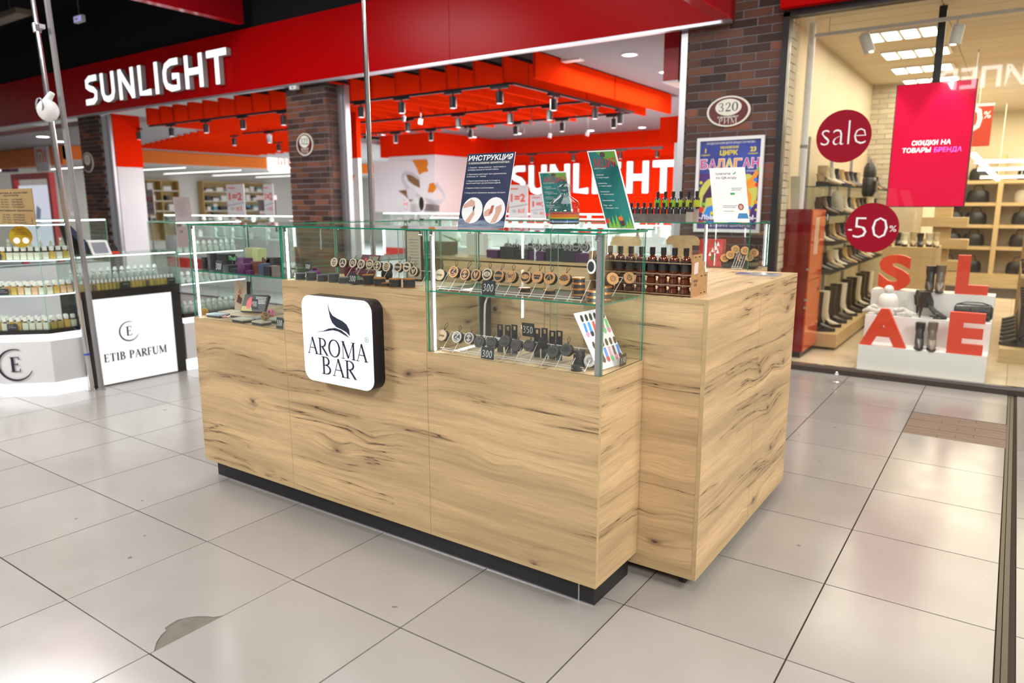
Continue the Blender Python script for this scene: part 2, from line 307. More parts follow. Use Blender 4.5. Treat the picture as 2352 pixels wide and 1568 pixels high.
def hand(mb, s, o, ex, ey, w_, h, d=.0006, t=.09):
    a = w_/len(s)
    for i, c in enumerate(s):
        for st in HAND[c]:
            P = [((i*a+p[0]/.62*a*.86+.1*h*(p[1]-.5))-w_/2, p[1]*h) for p in st]; mb.strip(o, ex, ey, P, h*t, d)
# ================================================================== the setting
YS = 6.895                                        # line of the shop fronts
def px_of(p):
    d = Vector(p)-EYE; t = d.dot(FW); return (CW/2+FL*d.dot(RT)/t, CH/2-FL*d.dot(UP)/t) if t > .05 else None
def in_view(pts, mg=60):
    q = [px_of(p) for p in pts]; q = [a for a in q if a]
    return bool(q) and max(a[0] for a in q) > -mg and min(a[0] for a in q) < CW+mg and max(a[1] for a in q) > -mg and min(a[1] for a in q) < CH+mg
def stone(name, c1, c2, rough):
    m = noisy(name, c1, c2, (2.2, 2.2, 2.2), rough, 6, spec=.5, lo=.3, hi=.7); N, K, b = nodes(m)
    cr = [n for n in N if n.type == 'VALTORGB'][0]; oi = N.new('ShaderNodeObjectInfo'); mr = N.new('ShaderNodeMapRange'); mr.inputs[3].default_value = .94; mr.inputs[4].default_value = 1.05
    hs = N.new('ShaderNodeHueSaturation'); K.new(oi.outputs['Random'], mr.inputs[0]); K.new(mr.outputs[0], hs.inputs['Value']); K.new(cr.outputs[0], hs.inputs['Color'])
    tc = N.new('ShaderNodeTexCoord'); sp = N.new('ShaderNodeTexNoise'); sp.inputs['Scale'].default_value = 13; sp.inputs['Detail'].default_value = 1   # scattered scuffs
    ob = N.new('ShaderNodeVectorMath'); ob.operation = 'ADD'; K.new(tc.outputs['Object'], ob.inputs[0]); K.new(oi.outputs['Location'], ob.inputs[1]); K.new(ob.outputs[0], sp.inputs[0])
    r2 = N.new('ShaderNodeMapRange'); r2.inputs[1].default_value = .775; r2.inputs[2].default_value = .80; r2.inputs[4].default_value = .75; mx = N.new('ShaderNodeMixRGB'); mx.inputs[2].default_value = (.12, .10, .08, 1)
    K.new(sp.outputs[0], r2.inputs[0]); K.new(r2.outputs[0], mx.inputs[0]); K.new(hs.outputs[0], mx.inputs[1]); K.new(mx.outputs[0], b.inputs['Base Color'])
    n3 = N.new('ShaderNodeTexNoise'); n3.inputs['Scale'].default_value = 5; r3 = N.new('ShaderNodeMapRange'); r3.inputs[3].default_value = rough*.75; r3.inputs[4].default_value = rough*1.5
    K.new(ob.outputs[0], n3.inputs[0]); K.new(n3.outputs[0], r3.inputs[0]); K.new(r3.outputs[0], b.inputs['Roughness']); return m
M_TILE = stone('polished_floor_tile', (.305, .281, .260), (.345, .322, .300), .17); M_GROUT = mat('dark_grout', (.05, .038, .028), .9, spec=.1)
M_STILE = stone('shop_floor_tile', (.55, .45, .32), (.62, .52, .39), .16)
floor = struct(MB().box((-26, -7, -.06), (6, 24, -.004)).build('floor', M_GROUT))
TX, TY, TS = -.483, 1.113, .6
chip = [at(.4516*a, 860+.4516*b, 'z', 0) for a, b in ((778, 1402), (795, 1360), (820, 1322), (845, 1300), (838, 1288), (870, 1265), (905, 1245), (955, 1233), (1000, 1228), (1050, 1227), (1085, 1232), (1135, 1222))]
me_tile = MB().box((.003, .003, -.008), (TS-.003, TS-.003, 0)).mesh('floor_tile', M_TILE)
rest = MB()                                       # the tiles out of the picture, one field
for i in range(-40, 10):
    for j in range(-13, 10):
        x, y = TX+i*TS, TY+j*TS; x1 = x+TS
        if y > 6.8: continue
        if (x < -6.9 and y > 2.0) or not in_view([(x, y, 0), (x1, y, 0), (x1, y+TS, 0), (x, y+TS, 0)]):
            sh = .035 if i >= 1 else 0; rest.box((x+.003+sh, y+.003, -.008), (x1-.003+sh-(.022 if i == 0 else 0), y+TS-.003, 0)); continue
        if i >= 1: x += .035                       # beyond the metal joint the grid is set off a little
        if i == 0 and j == 7:                      # the worn tile with brown strips
            t = sempty('floor_tile_worn', (x, y, 0)); t.parent = floor; del t['kind']; t['label'] = 'brown striped floor tile without glaze by the shoe shop'
            mw = noisy('brown_strip', (.17, .115, .08), (.22, .155, .11), (4, 60, 4), .6)
            for k in range(9):
                for a, b in ((.002, .2+.1*(k % 3)), (.203+.1*(k % 3), .58)):
                    MB().box((x+a, y+.003+k*.066, -.008), (x+b, y+.064+k*.066, -.0012-.0006*((k*7) % 3))).build('strip', mw, t)
            continue
        wd = TS
        if i == 0: wd = .578
        if i == -4 and j == 0:                     # the tile with the broken edge
            R_ = [(q.x-x, q.y-y) for q in chip]; R_[0] = (TS-.0015, R_[0][1]); R_[-1] = (TS-.0015, R_[-1][1])
            P = [(.0015, .0015), (TS-.0015, .0015)]+R_+[(TS-.0015, TS-.0015), (.0015, TS-.0015)]
            o = link('floor_tile', MB().prism(V(0, 0, 0), X, Y, P, -.008, 0).mesh('floor_tile', M_TILE), floor); o.location = (x, y, 0); o['label'] = 'floor tile with a broken edge'
            c = MB().box((x+.2, y, -.012), (x+TS-.0015, y+TS-.01, -.0032)).build('screed', noisy('bare_screed', (.115, .10, .083), (.15, .135, .115), (14, 14, 14), .8), floor)
            continue
        o = link('floor_tile', me_tile, floor); o.location = (x, y, 0); o.scale = (wd/TS, 1, 1)
rest.build('floor_tile_field', M_TILE, floor)['kind'] = 'stuff'
jt = struct(MB().box((.097, -7, -.02), (.111, 6.86, .001)).box((.114, -7, -.02), (.132, 6.86, .0015)).build('trim_joint', mat('joint_brass', (.11, .095, .065), .5, .4)))
me_st = MB().box((.0015, .0015, -.008), (TS-.0015, TS-.0015, 0)).mesh('shop_floor_tile', M_STILE)
for i in range(-4, 9):
    for j in range(0, 12):
        x, y = -1.72+i*TS, 6.99+j*TS
        if x > -1.9 and in_view([(x, y, 0), (x+TS, y, 0), (x+TS, y+TS, 0), (x, y+TS, 0)], 0): o = link('shop_floor_tile', me_st, floor); o.location = (x, y, 0)
MB().box((-26, 6.99, -.02), (-1.9, 24, 0)).build('shop_floor_sheet', mat('jewellery_floor', (.55, .55, .56), .25), floor)

M_VOID = mat('black_ceiling', (.012, .012, .013), .8, spec=.2)
struct(MB().box((-27, -7, 5.0), (6, 6.95, 5.1)).build('ceiling', M_VOID))
struct(MB().box((-27, YS, 3.98), (6, YS+.15, 5.0)).build('wall_bulkhead', M_VOID))
struct(MB().box((-27, -7.1, 0), (6, -7, 5)).build('wall_opposite', mat('opposite_front', (.16, .15, .15), .5)))
struct(MB().box((-27, 4.6, 4.55), (6, 4.9, 5.0)).build('trim_duct', mat('dark_duct', (.02, .02, .022), .6)))
# ceiling luminaires around the mall area lights above; the strong ones are added to light the kiosk
M_DIF = mat('lamp_diffuser', (1, 1, 1), .5, emit=1.5)
MALL = {(-8.6, 2.6): 'white ceiling lamp above the perfume stand', (-4.6, 3.9): 'white ceiling lamp above the left end of the oak kiosk', (-6.2, -2.4): 'added white ceiling lamp above the left floor, lighting the kiosk front', (-.9, 2.3): 'white ceiling lamp above the viewer', (-1.2, 4.6): 'white ceiling lamp between oak kiosk and shoe shop', (4.4, 2.8): 'added white ceiling lamp far right, lighting the kiosk side', (2.2, -2.6): 'added white ceiling lamp behind the viewer, lighting the kiosk front'}
for (x, y), lb in MALL.items():
    t = thing('ceiling_lamp', lb, 'lamp', (x, y, 4.64), group='mall ceiling lamps')
    MB().box((x-1.13, y-1.13, 4.62), (x+1.13, y+1.13, 4.70)).build('housing', M_WHT, t)
    MB().box((x-1.08, y-1.08, 4.612), (x+1.08, y+1.08, 4.62)).build('diffuser', M_DIF, t)
    for s in (-1, 1): MB().cone((x+s*.5, y, 4.7), (x+s*.5, y, 5.0), .006, n=6).build('hanger', M_GREY, t)
# lit lettering on the opposite front, mirrored in the shoe shop's window
ob = at(2156, 208, 'y', 2*6.935+6.88); obr = at(2356, 196, 'y', 2*6.935+6.88)
t = thing('shop_sign', 'lit white letters on the shop front opposite, mirrored in the shoe window', 'sign', (ob.x+1.2, -6.95, ob.z))
letters('letter', 'ИПЕР', V(obr.x, -6.94, ob.z), -X, Z, obr.x-ob.x, .47, mat('bright_sign', (1, 1, 1), .4, emit=7), t, .06, bold=.02)

# ---- red fascia with its panels
def fx(px, py, y): return at(px, py, 'y', y).x
YF = 6.78; ZB, ZT = 3.155, 3.99
fas = struct(MB().box((-20, YF+.02, ZB), (-2.30, YF+.12, ZT)).build('wall_fascia', mat('fascia_core', (.25, 0, 0), .6)))
xs = [-20, fx(25, 250, YF), fx(250, 210, YF), fx(548, 150, YF), fx(1032, 80, YF), -2.30]
M_FAS = mat('glossy_red_panel', (.46, .002, .003), .26, spec=.07)
for a, b in zip(xs, xs[1:]): MB().box((a+.003, YF, ZB), (b-.003, YF+.02, ZT)).build('fascia_panel', M_FAS, fas)
struct(MB().box((-20, YF-.005, ZB-.028), (-2.30, YF+.06, ZB)).build('trim_fascia', M_ALU))
t = thing('shop_sign', 'large lit white capital letters across the red fascia', 'sign', (-12, YF, 3.3))
a, b = at(198, 243, 'y', YF-.10), at(524, 190, 'y', YF-.10)
M_SIDE = mat('sign_letter_side', (.42, .42, .42), .5)
LST = {  # strokes of a bold round-cornered grotesque, box height 1
 'S': (.62, [([(.60, .90), (.26, .90), (.12, .80), (.12, .66), (.24, .57), (.42, .50), (.52, .40), (.50, .20), (.38, .10), (.02, .10)],)]), 'U': (.68, [([(.10, 1), (.10, .34), (.16, .16), (.30, .10), (.38, .10), (.52, .16), (.58, .34), (.58, 1)],)]),
 'N': (.72, [([(.10, 0), (.10, 1)],), ([(.62, 0), (.62, 1)],), ([(.10, .93), (.62, .07)],)]), 'L': (.54, [([(.10, 1), (.10, .10), (.52, .10)],)]), 'I': (.20, [([(.10, 0), (.10, 1)],)]),
 'G': (.70, [([(.62, .90), (.34, .90), (.16, .80), (.10, .62), (.10, .38), (.16, .20), (.34, .10), (.60, .10), (.60, .46), (.38, .46)],)]), 'H': (.70, [([(.10, 0), (.10, 1)],), ([(.60, 0), (.60, 1)],), ([(.1, .5), (.6, .5)],)]), 'T': (.66, [([(.0, .90), (.66, .90)],), ([(.33, .9), (.33, 0)],)])}
def grot(parent, s, o, ex, ey, wd, h, depth, mf, ms, gap=.12, k=.20):
    tw = sum(LST[c][0]+gap for c in s)-gap; sx = wd/tw; x = 0; n = ex.cross(ey)
    for c in s:
        mb = MB()
        for (pts,) in LST[c][1]:
            P = [((x+p[0])*sx, p[1]*h) for p in pts]; b0 = len(mb.v); mb.strip(o, ex, ey, P, k*h if c not in '' else k*h, depth)
            kk = len(P); mb.strip(o, ex, ey, P, k*h, 0, 1); b1 = len(mb.v)-2*kk
            for i in range(kk-1):
                for sd in (0, 1): mb.f.append((b0+2*i+sd, b0+2*i+2+sd, b1+2*i+2+sd, b1+2*i+sd)); mb.m.append(1)
            for i in (0, kk-1): mb.f.append((b0+2*i, b0+2*i+1, b1+2*i+1, b1+2*i)); mb.m.append(1)
        mb.build('letter', [mf, ms], parent); x += LST[c][0]+gap
grot(t, 'SUNLIGHT', V(a.x, YF-.02, a.z+.005), X, Z, b.x-a.x, .485, .08, M_SIGNW, M_SIDE)
for q, lb in (((560, 52), 'red blade sign hanging at the top left of the fascia'), ((1677, 39), 'red blade sign at the right end of the red fascia')):
    p = at(*q, 'y', 6.72); t = thing('blade_sign', lb, 'sign', (p.x, 5.2, p.z), group='red blade signs')
    MB().box((p.x-.12, 3.2, p.z), (p.x, 6.72, p.z+.86)).build('panel', mat('blade_red', (.42, .004, .012), .3), t)
    MB().box((p.x-.125, 3.2, p.z-.012), (p.x+.004, 6.72, p.z)).build('edge_trim', M_RED, t)
    MB().box((p.x-.08, 4.9, p.z+.86), (p.x-.04, 5.0, 5.0)).build('hanger', M_VOID, t)
    yl = at(440, 5, 'x', p.x).y if q[0] < 900 else 4.2
    MB().ring(V(p.x+.002, yl, p.z+.40), Y, Z, .14, .24, 0, .012).build('letter', M_WINK, t)

# ---- brick pillars
M_BRK = mat('brown_brick', (.105, .042, .026), .62, rnd=.55); M_MORT = mat('mortar', (.20, .185, .20), .9)
N, K, b = nodes(M_BRK); hs = [n for n in N if n.type == 'HUE_SAT'][0]; oi = [n for n in N if n.type == 'OBJECT_INFO'][0]
cr = N.new('ShaderNodeValToRGB'); cr.color_ramp.elements[0].color = (.042, .018, .012, 1); cr.color_ramp.elements[1].color = (.165, .054, .026, 1); e = cr.color_ramp.elements.new(.5); e.color = (.088, .034, .020, 1)
wn = N.new('ShaderNodeTexWhiteNoise'); wn.noise_dimensions = '1D'; K.new(oi.outputs['Random'], wn.inputs['W']); K.new(wn.outputs[0], cr.inputs[0]); K.new(cr.outputs[0], hs.inputs['Color'])
me_brk = MB().box((0, 0, 0), (1, 1, 1)).mesh('brick', M_BRK)
def pillar(name, x0, x1, y1, zlo, zhi=3.2):
    c = struct(MB().box((x0+.012, YS+.006, 0), (x1-.006, y1, zhi)).build(name, M_MORT)); r = 0; z = zlo
    while z < zhi-.01:
        h = min(.0635, zhi-z); xx = x0-(.13 if r % 2 else 0)
        while xx < x1-.01:
            a, b_ = max(xx, x0), min(xx+.248, x1)
            if b_-a > .03: o = link('brick', me_brk, c); o.location = (a, YS+random.uniform(-.002, .002), z); o.scale = (b_-a, .05 if y1-YS > .15 else y1-YS-.002, h)
            xx += .26
        yy = YS+.05-(.13 if r % 2 == 0 else 0)+.01 if y1-YS > .15 else 99
        while yy < y1-.01:
            a, b_ = max(yy, YS+.06), min(yy+.25, y1)
            if b_-a > .02: o = link('brick', me_brk, c); o.location = (x1-.05, a, z); o.scale = (.05+random.uniform(-.002, .002), b_-a, h)
            yy += .26
        z += .075; r += 1
    return c
P322 = (-8.66, -7.83); P320 = (-2.735, -1.86); PL = (-14.72, -13.93)
pillar('wall_pillar_left', *PL, 6.99, .6, 3.14); pillar('wall_pillar_middle', *P322, 7.12, .025, 3.14); pillar('wall_pillar_right', *P320, 6.99, .02, 3.6)
struct(MB().box((-13.86, 6.90, 0), (-13.70, 6.96, 3.13)).box((-13.68, 6.91, 0), (-13.61, 6.96, 3.13)).build('trim_shutter_rail', M_ALU))
xa = at(777, 300, 'y', 7.1).x; struct(MB().box((xa, 7.1, 0), (xa+.095, 7.2, 3.13)).box((xa+.11, 7.12, 0), (xa+.14, 7.2, 3.13)).build('trim_shutter_rail', M_ALU))
struct(MB().box((-2.805, 6.90, 0), (-2.742, 7.0, 3.17)).build('trim_shutter_rail', M_ALU))
M_MAR = mat('plaque_maroon', (.115, .010, .014), .4); M_CRM = mat('plaque_cream', (.80, .77, .66), .4)
for nr, c, rx, rz, lb in (('320', (1674.5, 256), .205, .138, 'oval maroon house plaque with number 320 on the right brick pillar'), ('322', (702.5, 332), .172, .152, 'oval maroon house plaque with number 322 on the middle brick pillar'), ('324', (204, 373), .19, .185, 'oval house plaque on the leftmost brick pillar')):
    p = at(*c, 'y', YS); t = thing('number_plaque', lb, 'plaque', (p.x, YS, p.z-rz), group='house number plaques'); o = V(p.x, YS-.004, p.z)
    MB().prism(o, X, Z, ell(0, 0, rx, rz, 40), 0, .018).build('plate', M_CRM, t); MB().prism(o, X, Z, ell(0, 0, rx*.90, rz*.90, 40), .018, .020).build('field', M_MAR, t)
    MB().prism(o, X, Z, ell(0, rz*.26, rx*.60, rz*.54, 36), .020, .022).build('number_field', M_CRM, t)
    if nr == '324': mb = MB(); mb.ring(o+Z*rz*.26, X, Z, rx*.18, rx*.26, .022, .023); mb.build('number', M_GREY, t); continue
    mb = MB(); serif(mb, nr, o+Z*rz*.0, X, Z, rz*.56, wd=rx*.92, d=.0225, k=1.1); mb.build('number', M_INK, t)
    mb = MB(); serif(mb, 'РИМ', o-Z*rz*.80, X, Z, rz*.36, wd=rx*.84, d=.0205, k=.9, track=.16); mb.build('lettering', M_CRM, t)
    write('small_lettering', 'галерея', o-Z*rz*.42, X, Z, M_CRM, t, h=rz*.14, wd=rx*.95, d=.0205, bold=.02)

# ---- circus poster in its white frame on the right pillar
tl, br = at(1602, 318, 'y', YS-.03), at(1750, 536, 'y', YS-.03); px0, pz1 = tl.x, tl.z; px1, pz0 = br.x-.03, br.z-.0
px1 = at(1757, 310, 'y', YS-.03).x; pz0 = at(1600, 532, 'y', YS-.03).z
t = thing('circus_poster', 'purple circus poster in a white frame on the right brick pillar', 'poster', ((px0+px1)/2, YS, pz0)); o = V(px0, YS-.012, pz0); W_, H_ = px1-px0, pz1-pz0
for a, b_ in (((0, 0), (W_, .03)), ((0, H_-.03), (W_, H_)), ((0, .03), (.03, H_-.03)), ((W_-.03, .03), (W_, H_-.03))):
    MB().box((px0+a[0], YS-.035, pz0+a[1]), (px0+b_[0], YS-.006, pz0+b_[1])).build('frame_bar', M_WHT, t)
MB().box((px0+.02, YS-.016, pz0+.02), (px1-.02, YS-.008, pz1-.02)).build('sheet', noisy('poster_purple', (.055, .025, .16), (.13, .04, .25), (5, 5, 5), .4), t)
o = V(px0, YS-.016, pz0); C_ = W_/2
YEL = mat('poster_yellow', (.85, .68, .02), .5); PNK = mat('poster_magenta', (.62, .05, .35), .5); ORG = mat('poster_orange', (.9, .32, .03), .5); BLU = mat('poster_blue', (.04, .25, .75), .5); GRN = mat('poster_green', (.2, .55, .06), .5); RDD = mat('poster_red', (.7, .03, .04), .5); GLO = mat('poster_glow', (.62, .62, .12), .5)
MB().prism(o+X*.03+Z*(H_-.33), X, Z, [(0, 0), (W_-.06, 0), (W_-.06, .30), (0, .30)], 0, .0006).build('blue_band', noisy('poster_band', (.02, .035, .22), (.05, .08, .38), (6, 6, 2), .4), t)
write('lettering', 'ПРОДЮСЕРСКИЙ ЦЕНТР ВЛАДА ГОНЧАРОВА', o+X*C_+Z*(H_-.062), X, Z, M_WINK, t, h=.02, wd=W_*.72, d=.0012)
write('lettering', 'ИВАНОВСКИЙ', o+X*C_*.98+Z*(H_-.105), X, Z, YEL, t, h=.022, wd=W_*.27, d=.0012, bold=.03); write('lettering', 'ЦИРК', o+X*C_*.97+Z*(H_-.165), X, Z, YEL, t, h=.046, wd=W_*.27, d=.0012, bold=.04)
for s, cx in (('1', .13), ('23', .84)):
    write('lettering', s, o+X*W_*cx+Z*(H_-.14), X, Z, YEL, t, h=.045, d=.0012, bold=.04); write('lettering', 'февраля', o+X*W_*cx+Z*(H_-.165), X, Z, YEL, t, h=.016, wd=W_*.14, d=.0012, bold=.02)
for s, dx, mt in zip('БАЛАГАН', range(7), (PNK, PNK, ORG, YEL, ORG, PNK, PNK)):
    cx = W_*(.115+.128*dx); write('title_letter_edge', s, o+X*cx+Z*(H_-.292), X, Z, mat('poster_pale', (.85, .75, .72), .5), t, h=.098, wd=W_*.128, d=.0012, bold=.07); write('title_letter', s, o+X*cx+Z*(H_-.284), X, Z, mt, t, h=.082, wd=W_*.10, d=.0018, bold=.02)
write('lettering', 'ИТАЛИЯ', o+X*W_*.83+Z*(H_-.325), X, Z, M_WINK, t, h=.017, wd=W_*.13, d=.0012)
MB().prism(o+X*W_*.30+Z*H_*.36, X, Z, ell(0, 0, .16, .20), 0, .0006).prism(o+X*W_*.78+Z*H_*.42, X, Z, ell(0, 0, .10, .17), 0, .0008).build('glow', GLO, t)
MB().prism(o+X*W_*.2+Z*H_*.42, X, Z, [(-.05, -.03), (-.06, -.12), (-.03, -.15), (-.02, -.05), (.05, -.04), (.10, -.15), (.13, -.10), (.10, .02), (.14, .10), (.06, .13), (0, .05)], .0006, .0014).build('horse_figure', mat('poster_horse', (.06, .02, .07), .5), t)
MB().prism(o+X*W_*.80+Z*H_*.55, X, Z, [(-.1, -.06), (.02, .02), (.07, .10), (.09, .06), (.05, -.02), (.10, -.06), (.0, -.08)], .0006, .0014).prism(o+X*W_*.78+Z*H_*.36, X, Z, [(-.06, -.12), (-.05, .03), (0, .10), (.05, .02), (.04, -.16)], .0006, .0012).build('acrobat_figure', ORG, t)
MB().prism(o+X*W_*.22+Z*H_*.19, X, Z, [(-.06, -.02), (-.02, .07), (.05, .09), (.08, .02), (.02, -.05)], .0006, .0014).build('acrobat_figure', BLU, t)
for cx, cz, r_, mt in ((.04, .6, .014, RDD), (.08, .53, .015, YEL), (.05, .47, .010, GRN), (.1, .24, .028, RDD), (.28, .2, .022, YEL), (.14, .3, .016, GRN), (.9, .55, .018, BLU), (.93, .5, .022, RDD), (.94, .66, .018, GRN), (.92, .32, .018, ORG), (.84, .26, .016, BLU), (.93, .24, .01, YEL), (.05, .17, .014, ORG)):
    MB().prism(o+X*W_*cx+Z*H_*cz, X, Z, ell(0, 0, r_, r_, 16), .001, .0016).build('confetti', mt, t)
words('lettering', (('-ЛЬВЫ', -W_*.27, W_*.32), ('И', -W_*.05, W_*.06), ('ТИГРЫ-', W_*.23, W_*.42)), o+X*C_+Z*H_*.135, X, Z, M_WINK, t, h=.045, d=.0016, bold=.03); write('lettering', 'ИНОСТРАННАЯ ДРЕССУРА', o+X*C_+Z*H_*.095, X, Z, YEL, t, h=.022, wd=W_*.8, d=.0016, bold=.02)
write('lettering', 'В ЦИРКЕ ШАПИТО', o+X*C_*1.1+Z*H_*.06, X, Z, M_WINK, t, h=.018, wd=W_*.6, d=.0016)
# ================================================================== oak kiosk
x0, x1, x2, x3, yf, yb = -3.623, -2.856, -1.945, -1.140, 2.188, 2.543
zb, zl, zm, zg = .103, .912, 1.160, 1.411
TB = .017
def counter(name, label, a, b, yA, yB, zt, ends=(True, True), front=-1, z_0=zb, doors=0, world=True):
    """cabinet unit: boards with edging, front towards front*Y"""
    t = thing(name, label, 'cabinet', ((a+b)/2, (yA+yB)/2, z_0), group='oak cabinets of the kiosk')
    yp0, yp1 = (yA, yA+TB) if front < 0 else (yB-TB, yB)
    MB().pane((a+.001, yA, zt-TB), (b-.001, yB, zt)).build('top_board', [M_OAKT, M_OAKE], t)
    MB().pane((a+.001, yA, z_0), (b-.001, yB, z_0+TB)).build('bottom_board', [M_OAK, M_OAKE], t)
    MB().pane((a+.001, yp0, z_0+TB), (b-.001, yp1, zt-TB)).build('front_panel', [M_OAK, M_OAKE], t)
    q0, q1 = (yA+TB, yB) if front < 0 else (yA, yB-TB)
    for e, xx in zip(ends, (a+.001, b-.001-TB)):
        if e: MB().pane((xx, q0, z_0+TB), (xx+TB, q1, zt-TB)).build('side_panel', [M_OAK, M_OAKE], t)
    return t
counter('counter_cabinet', 'oak cabinet unit under the left glass case at the kiosk corner', x0, x1, yf, yb, zl)
counter('counter_cabinet', 'taller middle oak cabinet unit carrying the white light box', x1, x2, yf, yb, zm)
counter('counter_cabinet', 'oak cabinet unit under the right glass case with key fobs', x2, x3, yf, yb, zl)
pl = thing('plinth', 'black recessed plinth under the front of the oak kiosk', 'plinth', (-2.4, 2.36, 0))
MB().box((x0+.033, yf+.05, 0), (x3-.033, yf+.066, zb)).build('front_board', M_BLK, pl); MB().box((x3-.049, yf+.066, 0), (x3-.033, yb-.01, zb)).build('side_board', M_BLK, pl); MB().box((x0+.033, yf+.066, 0), (x0+.049, yb-.01, zb)).build('side_board', M_BLK, pl)
MB().box((x0+.033, yf+.046, 0), (x3-.033, yf+.05, .004)).build('floor_seal', M_ALU, pl); MB().box((x3-.10, yf+.047, 0), (x3-.095, yf+.05, zb)).build('joint_strip', M_ALU, pl)
# side cabinet on castors
sc0, sc1, sy0, sy1, sz0, sz1 = -1.41, -.890, 2.546, 3.853, .05, 1.164
t = thing('side_cabinet', 'tall oak cabinet on castors at the right end of the kiosk', 'cabinet', ((sc0+sc1)/2, (sy0+sy1)/2, 0), group='oak cabinets of the kiosk')
MB().pane((sc0, sy0, sz1-TB), (sc1, sy1, sz1)).build('top_board', [M_OAKT, M_OAKE], t); MB().pane((sc0, sy0, sz0), (sc1, sy1, sz0+TB)).build('bottom_board', [M_OAK, M_OAKE], t)
MB().pane((sc0, sy0+.002, sz0+TB), (sc1-TB-.001, sy0+.002+TB, sz1-TB)).build('end_panel', [M_OAK, M_OAKE], t); MB().pane((sc0, sy1-TB, sz0+TB), (sc1-TB-.001, sy1, sz1-TB)).build('end_panel', [M_OAK, M_OAKE], t)
ym = at(1750, 655, 'x', sc1).y
for a, b in ((sy0, ym-.0015), (ym+.0015, sy1)): MB().pane((sc1-TB, a, sz0+TB), (sc1, b, sz1-TB)).build('door', [M_OAK, M_OAKE], t)
MB().pane((sc0, sy0+.02, sz0+TB), (sc0+TB, sy1-.02, sz1-TB)).build('side_panel', [M_OAK, M_OAKE], t)
for cx in (sc0+.07, sc1-.07):
    for cy in (sy0+.06, sy1-.06):
        c = MB().cone((cx-.011, cy, .024), (cx+.011, cy, .024), .024, n=18).build('castor', M_BLK, t, True)
        MB().box((cx-.016, cy-.02, .044), (cx+.016, cy+.02, sz0)).build('castor_plate', M_ALU, c)
# left wing and back row
lw0, lw1, bk0, bk1 = x0, -3.27, 3.872, 4.25
t = counter('counter_cabinet', 'oak cabinet of the left wing behind the left glass case', lw0, lw1, yb+.002, bk0-.002, zl, front=1)
t = counter('counter_cabinet', 'oak cabinet of the back row with black door knobs inside the kiosk', x0, -1.15, bk0+.004, bk1, zm-.004, front=1)
kz = .829
for i, a in enumerate([-3.26+.42*k for k in range(4)]):
    d = MB().pane((a+.002, bk0-.014, zb+.02), (a+.418, bk0+.003, zm-.03)).build('door', [M_OAK, M_OAKE], t)
    kx = a+.418-.04 if i % 2 == 0 else a+.042
    MB().lathe([(0, 0), (.006, 0), (.006, .012), (.014, .016), (.016, .022), (.012, .028), (0, .029)], n=14).build('knob', M_BLK, d, True)
    o = d.children[0]; o.matrix_parent_inverse = Matrix.Identity(4); o.location = (kx, bk0-.014, kz); o.rotation_euler = (math.pi/2, 0, 0)

# ---- glass cases
GT = .005
def hinge(t, p, ex=X):
    MB().box((p[0]-.004, p[1]-.004, p[2]-.022), (p[0]+.004, p[1]+.004, p[2])).cone((p[0]-.007, p[1], p[2]-.018), (p[0]+.007, p[1], p[2]-.018), .0045, n=8).build('glass_clamp', M_CHR, t)
def led(t, x, y, z_0, z_1):
    MB().box((x-.006, y-.006, z_0), (x+.006, y+.004, z_1)).build('led_profile', M_ALU, t); MB().box((x+.0062, y-.007, z_0+.004), (x+.0078, y+.005, z_1-.004)).build('led_strip', M_LED, t)
def case(label, a, b, yA, yB, z_0, shelf=None, left=True, right=True, leds=(), front=True, over=(0, 0)):
    t = thing('glass_showcase', label, 'showcase', ((a+b)/2, (yA+yB)/2, z_0), group='glass cases on the kiosk'); G = [M_GL, M_GE]
    if front: MB().pane((a+.006, yA+.004, z_0), (b-.002, yA+.004+GT, zg-GT)).build('front_pane', G, t)
    if left: MB().pane((a+.006, yA+.010, z_0), (a+.006+GT, yB-.004, zg-GT)).build('side_pane', G, t)
    if right: MB().pane((b-.002-GT, yA+.010, z_0), (b-.002, yB-.004, zg-GT)).build('side_pane', G, t)
    MB().pane((a+.001-over[0], yA, zg-GT), (b-.001+over[1], yB, zg+.001)).build('top_pane', G, t)
    xm = (a+b)/2
    MB().pane((a+.012, yB-.016, z_0), (xm+.02, yB-.011, zg-GT)).build('sliding_pane', [M_GL, M_GEP], t); MB().pane((xm-.02, yB-.009, z_0), (b-.01, yB-.004, zg-GT)).build('sliding_pane', [M_GL, M_GEP], t)
    if shelf:
        s = MB().pane((a+.013, yA+.012, shelf-.003), (b-.01, yB-.02, shelf+.003)).build('glass_shelf', G, t)
        for xx in (a+.022, b-.02):
            for yy in (yA+.03, yB-.04): MB().cone((xx, yy, shelf-.014), (xx, yy, shelf-.003), .006, n=10).build('shelf_pin', M_CHR, s)
    for xx in leds: led(t, xx, yA+.020, z_0+.002, zg-.008)
    for xx in (a+.03, b-.03): hinge(t, (xx, yA+.014, zg-GT)); hinge(t, (xx, yB-.02, zg-GT))
    return t
case('left glass case with tins above and flat boxes below', x0, x1, yf, yb, zl, shelf=1.163, leds=(x0+.024,))
case('low middle glass case above the white light box', x1, x2, yf, yb, zm, leds=(x1+.024,), left=True)
cr_ = case('right glass case with two rows of round key fobs', x2, x3, yf, yb, zl, shelf=1.163, leds=(x2+.024,), over=(0, .004))
MB().box((x3-.030, yf+.011, zl), (x3-.012, yf+.016, zg-.006)).box((x3-.012, yf+.016, zl), (x3-.008, yf+.032, zg-.006)).build('corner_profile', M_ALU, cr_)
MB().box((x3-.030, yf+.0165, zl+.01), (x3-.020, yf+.019, zg-.01)).build('led_strip', M_LED, cr_)
MB().pane((-1.42, yb-.12, zg+.0015), (x3+.02, yb+.02, zg+.0055)).build('loose_pane', [M_GL, M_GE], cr_)
t = case('glass case along the left wing of the kiosk', lw0, lw1, yb+.006, bk0-.006, zl, shelf=1.163)
